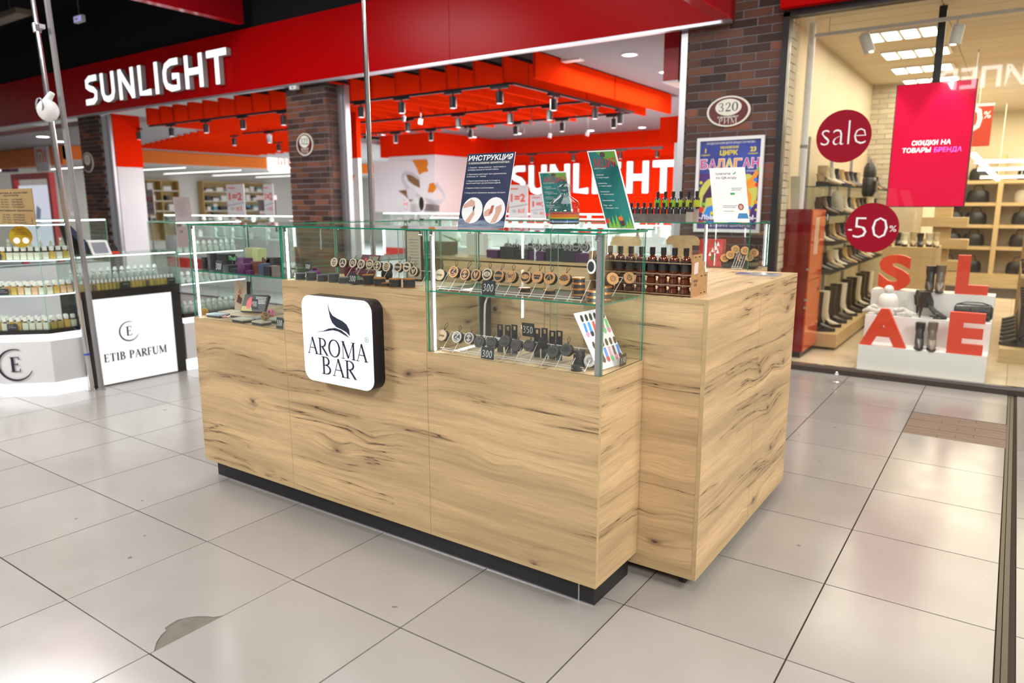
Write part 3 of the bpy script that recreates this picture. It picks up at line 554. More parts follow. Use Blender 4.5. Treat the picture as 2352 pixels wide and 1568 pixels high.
t = case('long glass case on the back row of the kiosk', x0, -1.15, bk0+.004, bk1, zm-.003, leds=(-2.0, -1.40), over=(0, 0))
led(t, -1.168, bk1-.03, zm, zg-.01)

# ---- the light box
SX0, SX1, SZ0, SZ1, SY0 = -2.634, -2.188, .716, 1.111, 2.118
t = thing('light_box_sign', 'white rounded square light box with dark flame emblem on the middle cabinet', 'sign', ((SX0+SX1)/2, yf, SZ0)); o = V((SX0+SX1)/2, yf-.001, (SZ0+SZ1)/2); W_, H_ = SX1-SX0, SZ1-SZ0
dpt = yf-.001-SY0
MB().prism(o, X, Z, rrect(W_, H_, .052, 8), 0, dpt-.004).build('housing', mat('sign_black', (.006, .006, .012), .4), t, True)
MB().prism(o, X, Z, rrect(W_-.002, H_-.002, .051, 8), dpt-.004, dpt).build('face', mat('lit_face', (.35, .35, .37), .45, emit=.86, ecol=(.95, .96, 1)), t)
fo = V(SX0, SY0, SZ0); M_NAVY = mat('navy_print', (.018, .026, .055), .5)
def fc(cx, cy):
    u = (cx-708)/462; yt = 105+(cx-708)*.087; h = 515+(cx-708)*.1; return (u*W_, (1-(cy-yt)/h)*H_)
MB().prism(fo, X, Z, [fc(*q) for q in ((893, 165), (898, 205), (905, 245), (918, 277), (945, 303), (980, 318), (1008, 333), (1030, 356), (1027, 318), (1012, 288), (985, 266), (950, 250), (920, 232), (903, 205))][::-1], 0, .0015).build('flame', M_NAVY, t)
MB().prism(fo, X, Z, [fc(*q) for q in ((795, 330), (850, 327), (895, 311), (935, 308), (975, 322), (1005, 345), (1027, 368), (990, 348), (955, 329), (920, 322), (880, 327), (840, 331))][::-1], 0, .0015).build('wave', M_NAVY, t)
mb = MB(); serif(mb, 'AROMA', fo+X*W_*.497+Z*H_*.325, X, Z, .0765, wd=W_*.86, d=.001, track=.05, k=1.15); mb.build('lettering', M_NAVY, t)
mb = MB(); serif(mb, 'BAR', fo+X*W_*.515+Z*H_*.105, X, Z, .080, wd=W_*.50, d=.001, track=.05, k=1.15); mb.build('lettering', M_NAVY, t)
rg = fo+X*W_*.925+Z*H_*.575; MB().ring(rg, X, Z, .0095, .0112, .0008, .0012).build('mark', M_NAVY, t); write('mark_letter', 'R', rg-Z*.006, X, Z, M_NAVY, t, h=.012, d=.001)

# ---- poles
p = at(845, 250, 'y', 2.66)
t = thing('chrome_pole', 'thin chrome pole rising behind the middle glass case', 'pole', (p.x, 2.66, 0))
MB().cone((p.x, 2.66, 0), (p.x, 2.66, 5.0), .0125, n=20).build('tube', M_CHR, t, True); MB().cone((p.x, 2.66, 0), (p.x, 2.66, .008), .045, n=20).build('base_plate', M_CHR, t)
b0 = at(212, 896, 'z', 0); a1 = at(75, 0, 'x', b0.x-.02); a2 = at(108, 0, 'x', b0.x+.03); b2 = b0+V(.045, .055, 0); k = 4.99
def along(a, b, z): return a+(b-a)*((z-a.z)/(b.z-a.z))
t = thing('chrome_pole', 'leaning chrome pole with a clamp beside the perfume stand', 'pole', b0, group='poles beside the perfume stand')
MB().cone(b0, along(b0, a1, k), .019, n=20).build('tube', M_CHR, t, True); MB().cone(b0, b0+V(0, 0, .012), .04, n=20).build('foot', M_CHR, t)
c = along(b0, a1, at(80, 62, 'x', b0.x).z); MB().cone(c-V(0, 0, .03), c+V(-.008, 0, .03), .028, n=16).box((c.x, c.y-.02, c.z-.015), (c.x+.09, c.y+.02, c.z+.015)).build('clamp', M_ALU, t)
MB().cone(along(b0, a1, .30), along(b0, a1, .316), .0215, n=16).build('blue_tape', mat('blue_tape', (.02, .08, .5), .5), t)
t = thing('grey_pole', 'matt grey pole beside the chrome pole at the perfume stand', 'pole', b2, group='poles beside the perfume stand')
MB().cone(b2, along(b2, a2, k), .021, n=20).build('tube', mat('matt_grey_tube', (.26, .255, .26), .45, .3), t, True); MB().cone(b2, b2+V(0, 0, .012), .03, n=16).build('foot', M_GREY, t)
d = along(b0, a1, at(99, 254, 'x', b0.x).z)+V(.045, -.03, 0); t = thing('dome_camera', 'white dome security camera clamped to the chrome pole', 'camera', d)
MB().ball(d, .075, 18, sz=1.1).build('dome', M_WHT, t, True); MB().cone(d+V(-.02, 0, .06), d+V(.03, .03, .13), .03, .02, 12).build('mount', M_WHT, t); MB().ring(d-V(0, .05, -.03), X, Z, .055, .058, 0, .012).build('seam', M_GREY, t)
# ================================================================== goods of the kiosk
WOODS = {'tan': mat('fob_tan', (.56, .27, .085), .5), 'pale': mat('fob_pale', (.66, .50, .34), .5), 'black': mat('fob_black', (.05, .045, .045), .5), 'silver': mat('fob_silver', (.42, .39, .36), .45)}
M_LEA = mat('black_leather', (.022, .021, .023), .55); M_DK = mat('fob_dark', (.014, .013, .014), .6); M_COPPER = mat('copper_rim', (.55, .23, .06), .3, .6)
M_CORDB = mat('brown_cord', (.09, .045, .03), .7); M_CORDK = mat('black_cord', (.02, .02, .022), .7); M_TAN = WOODS['tan']
O3 = V(0, 0, 0); r_f = .0235
def emblem(kind, w_, t):
    """the cut-out emblem on a fob's face, local coordinates, face towards -Y"""
    c = V(0, -.0002, r_f); mb = MB(); dk = MB(); D = .0009
    def disc(r=.0185): dk.prism(c, X, Z, ell(0, 0, r, r, 22), 0, .0005)
    if kind == 'script': text(dk, 'Jeep', c-Z*.005, X, Z, wd=.030, h=.011, d=.0006, bold=.02)
    elif kind == 'hook': disc(); mb.strip(c, X, Z, [(.010, .014), (-.006, -.004), (.012, -.006)], .0042, D); mb.strip(c, X, Z, ell(0, 0, .0165, .0135, 20, 60, 330), .003, D)
    elif kind == 'zed': disc(); mb.prism(c, X, Z, [(0, .017), (.012, .008), (-.004, -.001), (.012, -.006), (0, -.016), (-.012, -.008), (.004, .001), (-.012, .006)][::-1], .0005, D)
    elif kind == 'vee': disc(); mb.prism(c, X, Z, [(-.010, .015), (-.002, .006), (-.0006, -.016), (-.009, .0)][::-1], .0005, D).prism(c, X, Z, [(.010, .015), (.002, .006), (.0006, -.016), (.009, .0)], .0005, D)
    elif kind == 'oval': disc(); mb.prism(c, X, Z, ell(0, 0, .0165, .0105, 22), .0005, D); text(dk, 'LAND', c+Z*.0008, X, Z, wd=.016, h=.006, d=.0011, bold=.03); text(dk, 'ROVER', c-Z*.0068, X, Z, wd=.020, h=.006, d=.0011, bold=.03)
    elif kind == 'bar': disc(); mb.prism(c, X, Z, [(-.0195, -.0045), (.0195, -.0045), (.0195, .0045), (-.0195, .0045)], .0005, D); text(dk, 'DATSUN', c-Z*.003, X, Z, wd=.033, h=.006, d=.0011, bold=.02)
    elif kind == 'word': text(dk, 'FIAT', c-Z*.0075, X, Z, wd=.024, h=.016, d=.0006, bold=.03); dk.strip(c, X, Z, ell(0, 0, .0185, .0185, 10, 125, 235), .002, .0006); dk.strip(c, X, Z, ell(0, 0, .0185, .0185, 10, -55, 55), .002, .0006)
    elif kind == 'stars':
        disc(); mb.prism(c, X, Z, ell(0, 0, .0170, .0095, 22), .0005, D)
        for q in ((-.007, .002, .0042), (.005, .004, .002), (.010, .001, .002), (.003, -.004, .002), (.009, -.004, .002)): dk.prism(c, X, Z, [(q[0]+q[2]*f*math.cos(k*math.pi/4), q[1]+q[2]*f*math.sin(k*math.pi/4)) for k, f in enumerate((1, .35)*4)], D, .0012)
    elif kind == 'shield':
        for i in (-1, 0, 1):
            for j in (0, 1): dk.prism(c, X, Z, rrect(.0085-.001*(1-j), .0075, .001, 2, i*.0098*(1 if j else .8), .0035-.0092*(1-j)), 0, .0006)
    elif kind == 'peak': dk.prism(c, X, Z, ell(0, .002, .0175, .0115, 22), 0, .0005); mb.strip(c, X, Z, [(-.010, -.008), (0, .012), (.010, -.008)], .0036, D)
    elif kind == 'fan':
        for k in range(-3, 4): a = math.radians(90-k*21); dk.strip(c-Z*.010, X, Z, [(.004*math.cos(a), .004*math.sin(a)), (.026*math.cos(a)*.82, .026*math.sin(a))], [.001, .0052], .0006)
    elif kind == 'rings': disc(.017); mb.strip(c, X, Z, ell(0, 0, .0155, .0105, 20), .0028, D, closed=True); mb.strip(c, X, Z, ell(0, 0, .006, .0105, 16), .0026, D, closed=True); mb.strip(c, X, Z, ell(0, .005, .011, .0045, 16), .0026, D, closed=True)
    elif kind == 'star3':
        disc(.018)
        for k in range(3): a = math.radians(90+120*k); mb.strip(c, X, Z, [(0, 0), (.018*math.cos(a), .018*math.sin(a))], [.006, .002], D)
    elif kind == 'cross': disc(.016); mb.strip(c, X, Z, [(-.017, 0), (-.004, .002), (.004, -.002), (.017, 0)], .008, D)
    elif kind == 'chev': disc(.017); [mb.strip(c, X, Z, [(-.012, q-.007), (0, q+.004), (.012, q-.007)], .0045, D) for q in (.006, -.004)]
    elif kind == 'aitch': disc(.017); mb.strip(c, X, Z, [(-.009, -.012), (-.006, .012)], .004, D); mb.strip(c, X, Z, [(.006, -.012), (.009, .012)], .004, D); mb.strip(c, X, Z, [(-.008, -.001), (.008, .001)], .004, D)
    else: dk.ring(c, X, Z, .009, .011, 0, .0006); dk.strip(c, X, Z, [(-.006, -.004), (0, .006), (.006, -.004)], .0016, .0006)
    if dk.v: dk.build('emblem_cutout', M_DK, t)
    if mb.v: mb.build('emblem', w_, t)
ME_FB = MB().cone((0, .0045, r_f), (0, .024, r_f), r_f*.97, n=26).mesh('body', M_LEA, True)
ME_FK = MB().cone((0, .0045, r_f), (0, .024, r_f), r_f*.97, n=26).mesh('body', mat('dull_black_felt', (.03, .028, .028), .8), True)
ME_FACE = {k: MB().cone((0, -.0002, r_f), (0, .0045, r_f), r_f, n=28).mesh('face', m_, True) for k, m_ in WOODS.items()}
def cord_mesh(s, m_):
    rd = random.Random(s); a = rd.uniform(-.012, .012); h = rd.uniform(.016, .034); w_ = rd.uniform(.003, .007); b = V(0, .012, 2*r_f)
    P = [b, b+V(a*.2-w_*.4, 0, h*.35), b+V(a*.6-w_, 0, h*.7), b+V(a, .001, h), b+V(a*.7+w_, .002, h*.72), b+V(a*.3+w_*.5, .002, h*.35), b+V(0, .001, 0)]
    mb = MB(); mb.tube(P, .0011, 5); mb.ball(b+V(0, 0, .002), .003, 8); return mb.mesh('cord', m_, True)
CORDS = {k: [cord_mesh(11*i+j, m_) for i in range(5)] for j, (k, m_) in enumerate((('brown', M_CORDB), ('black', M_CORDK)))}
WORD = {'script': 'dark lettering', 'hook': 'a hooked letter in an oval', 'zed': 'a folded diamond shape', 'vee': 'a split letter V', 'oval': 'two words in an oval', 'bar': 'a lettered crossbar', 'word': 'a four-letter word', 'stars': 'stars in an oval', 'shield': 'a shield of six fields', 'peak': 'a peaked letter', 'fan': 'a fan of slits', 'rings': 'interlaced ovals', 'star3': 'a three-armed star', 'cross': 'a bow-tie cross', 'chev': 'double chevrons', 'aitch': 'a letter H', 'ringv': 'a small ringed chevron'}
def fob(kind, wood, c, label, group, tilt=.30, yaw=0, cord='brown', sc=1, felt=False, i=0):
    t = thing('round_key_fob', label, 'key fob', (c.x, c.y, c.z-r_f*sc), (-tilt, 0, yaw), group, world=False); t.scale = (sc, sc, sc)
    link('body', ME_FK if felt else ME_FB, t); link('face', ME_FACE[wood], t); emblem(kind, WOODS[wood], t); link('cord', CORDS[cord][i % 5], t); return t
def rack(label, a, b, y_, z_, n, h=.07, dep=.075):
    """clear sloping display rack with dividers"""
    t = thing('acrylic_rack', label, 'display rack', ((a+b)/2, y_+dep/2, z_), group='clear acrylic racks'); MA = glass('acrylic', (.96, .97, .97), f0=1.45); ME = mat('acrylic_edge', (.62, .60, .57), .3, emit=.12)
    sl = MB(); p0, p1 = V(0, y_+.012, z_+.006), V(0, y_+dep, z_+h); sl.add([(a, p0.y, p0.z), (b, p0.y, p0.z), (b, p1.y, p1.z), (a, p1.y, p1.z)], [(0, 1, 2, 3)]); sl.build('slope', MA, t)
    MB().box((a, y_+.010, z_+.0045), (b, y_+.0125, z_+.007)).box((a, p1.y-.001, p1.z-.001), (b, p1.y+.001, p1.z+.0015)).box((a, y_, z_+.015), (b, y_+.0015, z_+.0165)).build('rim', ME, t)
    for k in range(n+1):
        x = a+(b-a)*k/n; MB().tube([(x, y_, z_+.001), (x, y_+.012, z_+.006), (x, p1.y, p1.z)], .0011, 4).build('divider', ME, t)
    return t
def pricecard(s, px, py, y_, w_, h, label, lean=.12):
    c = at(px, py, 'y', y_); t = thing('price_card', label, 'price card', (c.x, y_, c.z-h/2), (-lean, 0, 0), 'slate price cards', world=False)
    MB().prism(O3, X, Z, rrect(w_, h, .004, 3, 0, h/2), -.0016, 0).build('card', M_SLATE, t); mb = MB(); hand(mb, s, V(0, 0, h*.26), X, Z, w_*.82, h*.5); mb.build('price', M_WINK, t)
    MB().box((-w_*.3, .0015, 0), (w_*.3, .018, .003)).build('foot', M_SLATE, t); return t
# right case, upper shelf
SH = 1.166; g = 'fobs on the upper right shelf'
rack('clear rack under the tan fobs on the upper shelf of the right case', x2+.035, -1.245, yf+.035, SH, 12)
UP_ = [('script', 'pale', 1007, 630), ('hook', 'tan', 1038.5, 623.5), ('zed', 'tan', 1065, 629), ('vee', 'tan', 1090, 630.5), ('oval', 'pale', 1116, 629), ('bar', 'tan', 1142, 632.6), ('word', 'tan', 1170, 634), ('stars', 'tan', 1204, 635), ('shield', 'tan', 1231, 634.7), ('peak', 'tan', 1259, 637.5), ('fan', 'tan', 1293, 640)]
for i, (k, wd, px, py) in enumerate(UP_): fob(k, wd, at(px, py, 'y', yf+.075), f'{wd} wooden fob with {WORD[k]} on the upper right shelf', g, i=i, cord='black' if i in (0, 2, 3) else 'brown')
t = rack('short clear rack turned to the end pane on the upper right shelf', -1.235, -1.20, yf+.18, SH, 1, .07, .1)
for k, px, py, lb in (('ringv', 1410, 639, 'tan round fob with a ringed sign facing the end pane, nearer the corner'), ('none', 1448, 637, 'tan round fob facing the end pane, nearer the bottle rack')): fob(k, 'tan', at(px, py, 'x', x3-.058), lb, g, yaw=.9, tilt=.35, i=3)
def tin(px, py, y_, n, r, h, label, group, dark=M_LEA, rim=M_COPPER, z=None, cat='tin'):
    c = at(px, py, 'y', y_); z0 = c.z if z is None else z; out = []
    for k in range(n):
        lb = label if n == 1 else f'{label}, {["lowest", "second from below", "third from below", "topmost"][k] if n > 2 else ["lower", "upper"][k]} of its stack'
        t = thing('round_tin', lb, cat, (c.x, y_, z0+k*h), group=group); b = V(c.x, y_, z0+k*h)
        MB().cone(b+V(0, 0, .001), b+V(0, 0, h-.004), r*.96, n=24).build('body', dark, t, True); MB().cone(b+V(0, 0, h-.0045), b+V(0, 0, h-.0003), r, n=24).build('lid', rim, t, True)
        MB().cone(b, b+V(0, 0, .003), r, n=24).build('base_rim', rim, t, True); MB().cone(b+V(-r*.35, -r*.90, h*.5), b+V(-r*.37, -r*.98, h*.5), .0032, n=8).build('stud', M_COPPER, t); out.append(t)
    return out
g = 'round tins on the upper right shelf'
tin(1328, 690, yf+.09, 4, .0245, .0205, 'black copper-rimmed tin beside the corner', g, z=SH); tin(1362, 691, yf+.055, 2, .023, .021, 'black copper-rimmed tin before the corner', g, z=SH)
tin(1392, 690, yf+.16, 2, .022, .024, 'copper rimmed tin behind the corner', g, z=SH); tin(1262, 672, yf+.16, 1, .024, .02, 'black tin behind the rack on the upper right shelf', g, z=SH); tin(1205, 668, yf+.17, 1, .024, .02, 'flat black tin behind the starred fob', g, z=SH)
pricecard('300', 1121, 661, yf+.022, .063, .056, 'slate card reading 300 on the upper shelf of the right case')
# oval mirror pendant hanging by the corner
c = at(1359, 612, 'y', yf+.06); t = thing('hanging_pendant', 'pale oval pendant hanging on a white cord by the corner profile', 'pendant', c)
MB().prism(c, X, Z, ell(0, 0, .017, .026, 24), 0, .004).build('plate', mat('pendant_pale', (.55, .56, .54), .4), t); MB().prism(c, X, Z, ell(0, 0, .0125, .0185, 24), .004, .005).build('centre', M_DK, t); MB().tube([c+V(0, 0, .026), c+V(.004, 0, .06), V(c.x, c.y, zg-.006)], .0012, 5).build('cord', M_WHT, t); MB().ring(c+V(.004, 0, .062), X, Z, .003, .0055, 0, .002).build('bead', M_WHT, t)
# right case, bottom
ZF = zl+.001; g = 'fobs on the floor of the right case'
rack('clear rack under the black fobs at the bottom of the right case', x2+.045, -1.225, yf+.035, ZF, 11)
LO = [('script', 'pale', 1012, 769.4), ('hook', 'silver', 1046, 773.6), ('zed', 'silver', 1074, 776), ('vee', 'black', 1097, 785), ('oval', 'black', 1125, 787), ('bar', 'black', 1156, 783), ('word', 'black', 1182, 792), ('stars', 'black', 1211, 793), ('peak', 'black', 1267, 806.6), ('fan', 'black', 1297, 803), ('ringv', 'silver', 1352, 828)]
for i, (k, wd, px, py) in enumerate(LO): fob(k, wd, at(px, py, 'y', yf+.07), f'{ {"pale": "white", "silver": "grey", "black": "black"}[wd]} fob with {WORD[k]} at the right case bottom', g, cord='black', felt=True, i=i+2)
pricecard('300', 1118.5, 813, yf+.02, .061, .054, 'slate card reading 300 at the bottom of the right case'); pricecard('350', 1214, 757, yf+.19, .060, .056, 'slate card reading 350 standing behind the black fobs', -.1)
for i, (px, py) in enumerate(((1149, 751), (1167, 753), (1182, 752), (1234, 760), (1251, 760), (1269, 766), (1285, 766))):   # hanging packs behind
    c = at(px, py, 'y', yf+.16); h = c.z-ZF+.012; t = thing('blister_pack', f'black hang card with a euro slot behind the black fobs, {ORD[i]} from the left', 'pack', (c.x, yf+.16, ZF), group='black hang cards'); o = V(c.x, yf+.16, ZF)
    MB().prism(o, X, Z, [(-.014, 0), (.014, 0), (.014, h-.022), (-.014, h-.022)], 0, .002).prism(o, X, Z, [(-.014, h-.022), (-.006, h-.022), (-.006, h), (-.014, h)], 0, .002).prism(o, X, Z, [(.006, h-.022), (.014, h-.022), (.014, h), (.006, h)], 0, .002).prism(o, X, Z, [(-.006, h-.006), (.006, h-.006), (.006, h), (-.006, h)], 0, .002).build('card', M_BLK, t)
    MB().ball(o+V(0, -.014, h*.45), .016, 10, sy=.7).build('bubble', mat('smoky_plastic', (.03, .03, .03), .2), t, True)
c = at(1247, 786, 'y', yf+.11); t = thing('pompom_fob', 'shaggy black pompom hanging between the black fobs', 'key fob', c-V(0, 0, .03)); mb = MB(); rd = random.Random(4); mb.ball(c, .02, 12)
for k in range(160): a = V(rd.gauss(0, 1), rd.gauss(0, 1), rd.gauss(0, 1)).normalized(); mb.cone(c+a*.015, c+a*rd.uniform(.026, .032), .0016, .0003, 4, cap=False)
mb.build('fur', M_CORDK, t); MB().tube([c+V(0, 0, .024), c+V(.004, 0, .04), c+V(0, 0, .05)], .0012, 5).build('cord', M_CORDK, t)
tin(1325, 850, yf+.045, 1, .021, .019, 'small black tin at the right case corner', 'dark tins on the right case floor', rim=M_LEA, z=ZF); tin(1330, 833, yf+.10, 3, .022, .021, 'black tin beside the white card', 'dark tins on the right case floor', rim=M_LEA, z=ZF)
# white card with spoons, standing at the end pane
A, B, C, D = [at(1230+.1403*a, 660+.1403*b, 'x', x3-.03+dx) for a, b, dx in ((1170, 1400, .0), (1675, 1180, 0), (1240, 270, -.07), (685, 385, -.07))]
A.z = B.z = ZF+.002; ex = (B-A); wC = ex.length; ex.normalize(); hC = .185; lean = V(-.42, -.28, .86); ey = (lean-ex*lean.dot(ex)).normalized(); A = V(x3-.022, yf+.045, ZF+.002); ex = Y.copy(); ey = V(-.38, -.33, .86); ey = (ey-ex*ey.dot(ex)); ey.normalize(); wC = .17
ex = V(.10, 1, 0).normalized(); ey = (V(-.42, -.22, .9)-ex*V(-.42, -.22, .9).dot(ex)).normalized(); A = V(x3-.045, yf+.075, ZF+.002)
t = thing('spoon_card', 'white card of coloured souvenir spoons leaning inside the end of the right case', 'card', A+ex*.1); nn = ex.cross(ey); SL = .0
MB().prism(A, ex, ey, [(0, 0), (.185, 0), (.185-.035, .225), (-.035, .225)], -.0025, 0).build('board', M_PAPER, t)
cols = ((.05, .22, .75), (.05, .3, .8), (.7, .1, .1), (.1, .5, .15), (.75, .25, .4), (.15, .55, .2), (.5, .25, .1), (.06, .03, .03), (.1, .3, .75), (.8, .35, .5), (.15, .1, .08))
M_STEEL = mat('spoon_steel', (.25, .22, .18), .25, .9)
for k in range(12):
    r_, c_ = divmod(k, 6); p = A+ex*(.018+c_*.028-.018*(1-r_)-.0)+ey*(.20-.105*r_); cm = mat(f'spoon_handle_{k%11}', cols[k % 11], .4)
    s = MB().prism(p, ex, ey, ell(0, 0, .0075, .014, 16), .0005, .003).build('spoon_bowl', M_STEEL, t, True); MB().prism(p, ex, ey, rrect(.011, .036, .004, 3, .003, -.036), .0005, .004).build('handle', cm, t); MB().prism(p, ex, ey, ell(.005, -.061, .009, .012, 12), .0005, .003).build('charm', mat(f'spoon_charm_{k%5}', cols[(k*3+4) % 11], .4), t)
c = at(1427, 830, 'x', x3-.02); t = thing('price_card', 'slate card reading 170 in front of the white spoon card', 'price card', V(x3-.02, c.y, ZF), group='slate price cards'); o = V(x3-.014, c.y, ZF)
MB().prism(o, Y, Z, rrect(.052, .045, .003, 3, 0, .0235), 0, .0016).build('card', M_SLATE, t); mb = MB(); hand(mb, '170', o+Z*.012, Y, Z, .042, .022, .0022); mb.build('price', M_WINK, t)
# ---- middle case
ZM = zm+.001; g = 'fobs in the middle case'
rack('clear rack under the pale fobs in the middle case', -2.58, -1.985, yf+.14, ZM, 10, .06, .06)
MI = [('rings', 765, 601.5), ('star3', 785, 603), ('chev', 808, 603), ('aitch', 827, 606), ('oval', 846.6, 606), ('zed', 864, 610), ('rings', 885, 612), ('bar', 911, 613), ('cross', 932, 612), ('vee', 947, 622.5)]
for i, (k, px, py) in enumerate(MI): fob(k, 'pale', at(px, py, 'y', yf+.16), f'pale wooden fob, {ORD[i]} from the left in the middle case', g, yaw=.05, tilt=.25, i=i, sc=.92)
for i, (px, r, h, cu) in enumerate(((691, .026, .030, 0), (716, .026, .038, 0), (742, .026, .031, 0), (768, .026, .040, 0), (791, .024, .026, 0), (824, .024, .022, 0), (847, .025, .047, 1), (873, .026, .036, 1), (886, .020, .018, 1), (908, .027, .038, 1), (940, .027, .040, 1))):
    tin(px, 660, yf+(.05 if i != 10 else .07), 1, r, h, f'{"copper rimmed" if cu else "grey black"} round tin, {ORD[i]} from left in the middle case', 'round tins in the middle case', rim=M_COPPER if cu else mat('tin_grey', (.10, .105, .115), .4), dark=M_LEA if cu else mat('tin_body_grey', (.055, .06, .07), .45), z=ZM)
pricecard('300', 809, 640, yf+.02, .050, .048, 'slate card reading 300 at the front of the middle case'); pricecard('300', 706, 612, yf+.13, .044, .040, 'small slate card reading 300 at the left of the middle case')
def softbox(name, label, c, sx, sy, sz, m_, group, lidm=None, rz=0, cat='box', lid=True):
    t = thing(name, label, cat, c, (0, 0, rz), group, world=False); k = sz*.62 if lid else sz
    MB().box((-sx/2, -sy/2, 0), (sx/2, sy/2, k)).build('body', m_, t)
    if lid: MB().box((-sx/2-.001, -sy/2-.001, k), (sx/2+.001, sy/2+.001, sz)).build('lid', lidm or m_, t)
    return t
M_PUR = mat('purple_card', (.10, .018, .10), .5); M_OLV = mat('olive_card', (.42, .42, .22), .6); M_WINE = mat('wine_card', (.12, .012, .03), .45)
# open gift box with a picture inside its lid, and odds and ends behind
c = at(833, 590, 'y', yf+.27); t = thing('gift_box', 'open wine red gift box with a picture in its raised lid in the middle case', 'box', (c.x, yf+.27, ZM)); o = V(c.x-.055, yf+.28, ZM)
MB().box((o.x, o.y-.06, ZM), (o.x+.12, o.y, ZM+.03)).build('tray', M_WINE, t); ey = V(.28, .25, 1).normalized(); l = MB().prism(o+Z*.03, X, ey, [(0, 0), (.12, 0), (.12, .085), (0, .085)], -.004, 0).build('lid', M_WINE, t)
MB().prism(o+Z*.03, X, ey, [(.055, .008), (.115, .008), (.115, .078), (.055, .078)], .0, .0008).build('print', noisy('print_olive', (.20, .19, .12), (.34, .30, .18), (20, 20, 20), .5), l); MB().prism(o+Z*.03, X, ey, ell(.036, .045, .013, .022), 0, .0012).build('tulip', mat('tulip_red', (.7, .02, .03), .4), l)
M_GREEN = mat('figure_green', (.06, .2, .07), .5); M_GOLD = mat('figure_gold', (.6, .4, .06), .35, .5)
for i, (px, py, s, lb) in enumerate(((722, 606, 1, 'wine velvet pouch with a bow at the left of the middle case'), (803, 600, .9, 'wine red ribbon rosette beside the open gift box'), (887, 580, .8, 'round dark jar with a gold knob behind the pale fobs'), (820, 640, .6, 'small green and gold trinket among the tins'))):
    c = at(px, py, 'y', yf+((.14, .27, .27, .1)[i])); t = thing(('velvet_pouch', 'ribbon_rosette', 'trinket_jar', 'trinket')[i], lb, ('pouch', 'rosette', 'jar', 'trinket')[i], (c.x, c.y, ZM)); h = (.045, .075, .075, .035)[i]
    MB().lathe([(0, 0), (.03*s, 0), (.034*s, h*.3), (.03*s, h*.65), (.012*s, h*.85), (.015*s, h)], (c.x, c.y, ZM), 16).build('body', (M_PUR, M_WINE, M_LEA, M_GREEN)[i], t, True); MB().ball((c.x, c.y, ZM+h), .010*s, 10).build('knob', (M_WINE, M_PUR, M_GOLD, M_GOLD)[i], t, True)
c = at(950, 545, 'y', yf+.30); t = thing('certificate_frame', 'dark framed paper with writing standing at the right of the middle case', 'frame', (c.x, yf+.30, ZM)); o = V(c.x-.05, yf+.30, ZM)
MB().box((o.x, o.y, ZM), (o.x+.10, o.y+.008, ZM+.235)).build('frame', mat('frame_wood', (.07, .04, .03), .5), t); MB().box((o.x+.008, o.y-.0012, ZM+.008), (o.x+.092, o.y, ZM+.227)).build('sheet', mat('aged_paper', (.50, .46, .34), .6), t)
mb = MB(); [mb.strip(V(o.x+.05, o.y-.0012, 0), X, Z, [(-.03+.004*(k % 3), ZM+.19-.014*k), (.03-.005*(k % 2), ZM+.19-.014*k)], .003, .0004) for k in range(9)]; q = mb.build('writing', M_GREY, t); q['kind'] = 'stuff'
# ---- left case: upper shelf
SZ = 1.1665; cs = ((469, 'black', 1, .019, .018), (482, 'black', 4, .023, .0225))
tin(472, 610, yf+.10, 3, .018, .021, 'small black pot at the far left', 'pots in the left case', rim=M_LEA, z=SZ, cat='pot'); tin(488, 600, yf+.10, 4, .025, .0215, 'black pot in the tall pile', 'pots in the left case', rim=M_LEA, z=SZ, cat='pot')
pricecard('300', 501, 612, yf+.03, .058, .063, 'slate card reading 300 on the upper shelf of the left case')
M_DKB = mat('dark_card', (.03, .03, .036), .5)
for i, (px, y_, sx, sy, sz, m_, lb) in enumerate(((528, .07, .055, .05, .035, M_DKB, 'dark round-edged box right of the price card'), (540, .04, .05, .03, .022, M_DKB, 'low dark box at the front of the left case'), (555, .035, .045, .03, .022, M_PUR, 'low purple box at the front of the left case'), (565, .06, .06, .05, .048, M_PUR, 'purple lidded box in the middle of the left case'), (573, .03, .034, .025, .020, M_PUR, 'smallest purple box at the front of the left case'),
        (520, .22, .08, .06, .075, M_DKB, 'large dark box behind the pots'), (560, .20, .10, .06, .062, M_PUR, 'wide purple box at the back of the left case'), (583, .25, .055, .06, .115, M_OLV, 'olive green upright box in the left case'), (597, .25, .045, .06, .112, mat('lime_card', (.50, .55, .27), .6), 'lime green upright box beside the olive one'),
        (591, .09, .055, .045, .060, mat('leather_brown', (.16, .05, .03), .5), 'brown leather box with a dark lid'), (606, .06, .036, .04, .055, mat('tin_blue', (.07, .09, .17), .5), 'blue tin at the right of the left case'), (617, .045, .04, .03, .045, M_DKB, 'dark tin beside the blue tin'), (630, .055, .045, .03, .050, mat('taupe_card', (.22, .17, .15), .6), 'taupe box at the right end of the left case'), (630, .19, .06, .05, .075, M_DKB, 'black box at the right back of the left case'))):
    c = at(px, 600, 'y', yf+y_); softbox('gift_box', lb, (c.x, c.y, SZ), sx, sy, sz, m_, 'boxes in the left case', rz=.1*(i % 3-1))
for i, (px, m_, lb) in enumerate(((535, M_GREEN, 'dark green bow on the back boxes of the left case'), (612, M_CORDB, 'brown ribbon bow at the right of the left case'))):
    c = at(px, 592, 'y', yf+.17); t = thing('ribbon_bow', lb, 'bow', (c.x, c.y, SZ), group='bows in the left case'); b = V(c.x, c.y, SZ)
    MB().cone(b, b+V(0, 0, .055), .012, .006, 8).build('stand', M_DKB, t)
    for s in (-1, 1): MB().prism(b+Z*.055, X, Z, [(0, 0), (s*.03, .018), (s*.034, -.004), (s*.012, -.008)][::s], -.006, .006).build('loop', m_, t)
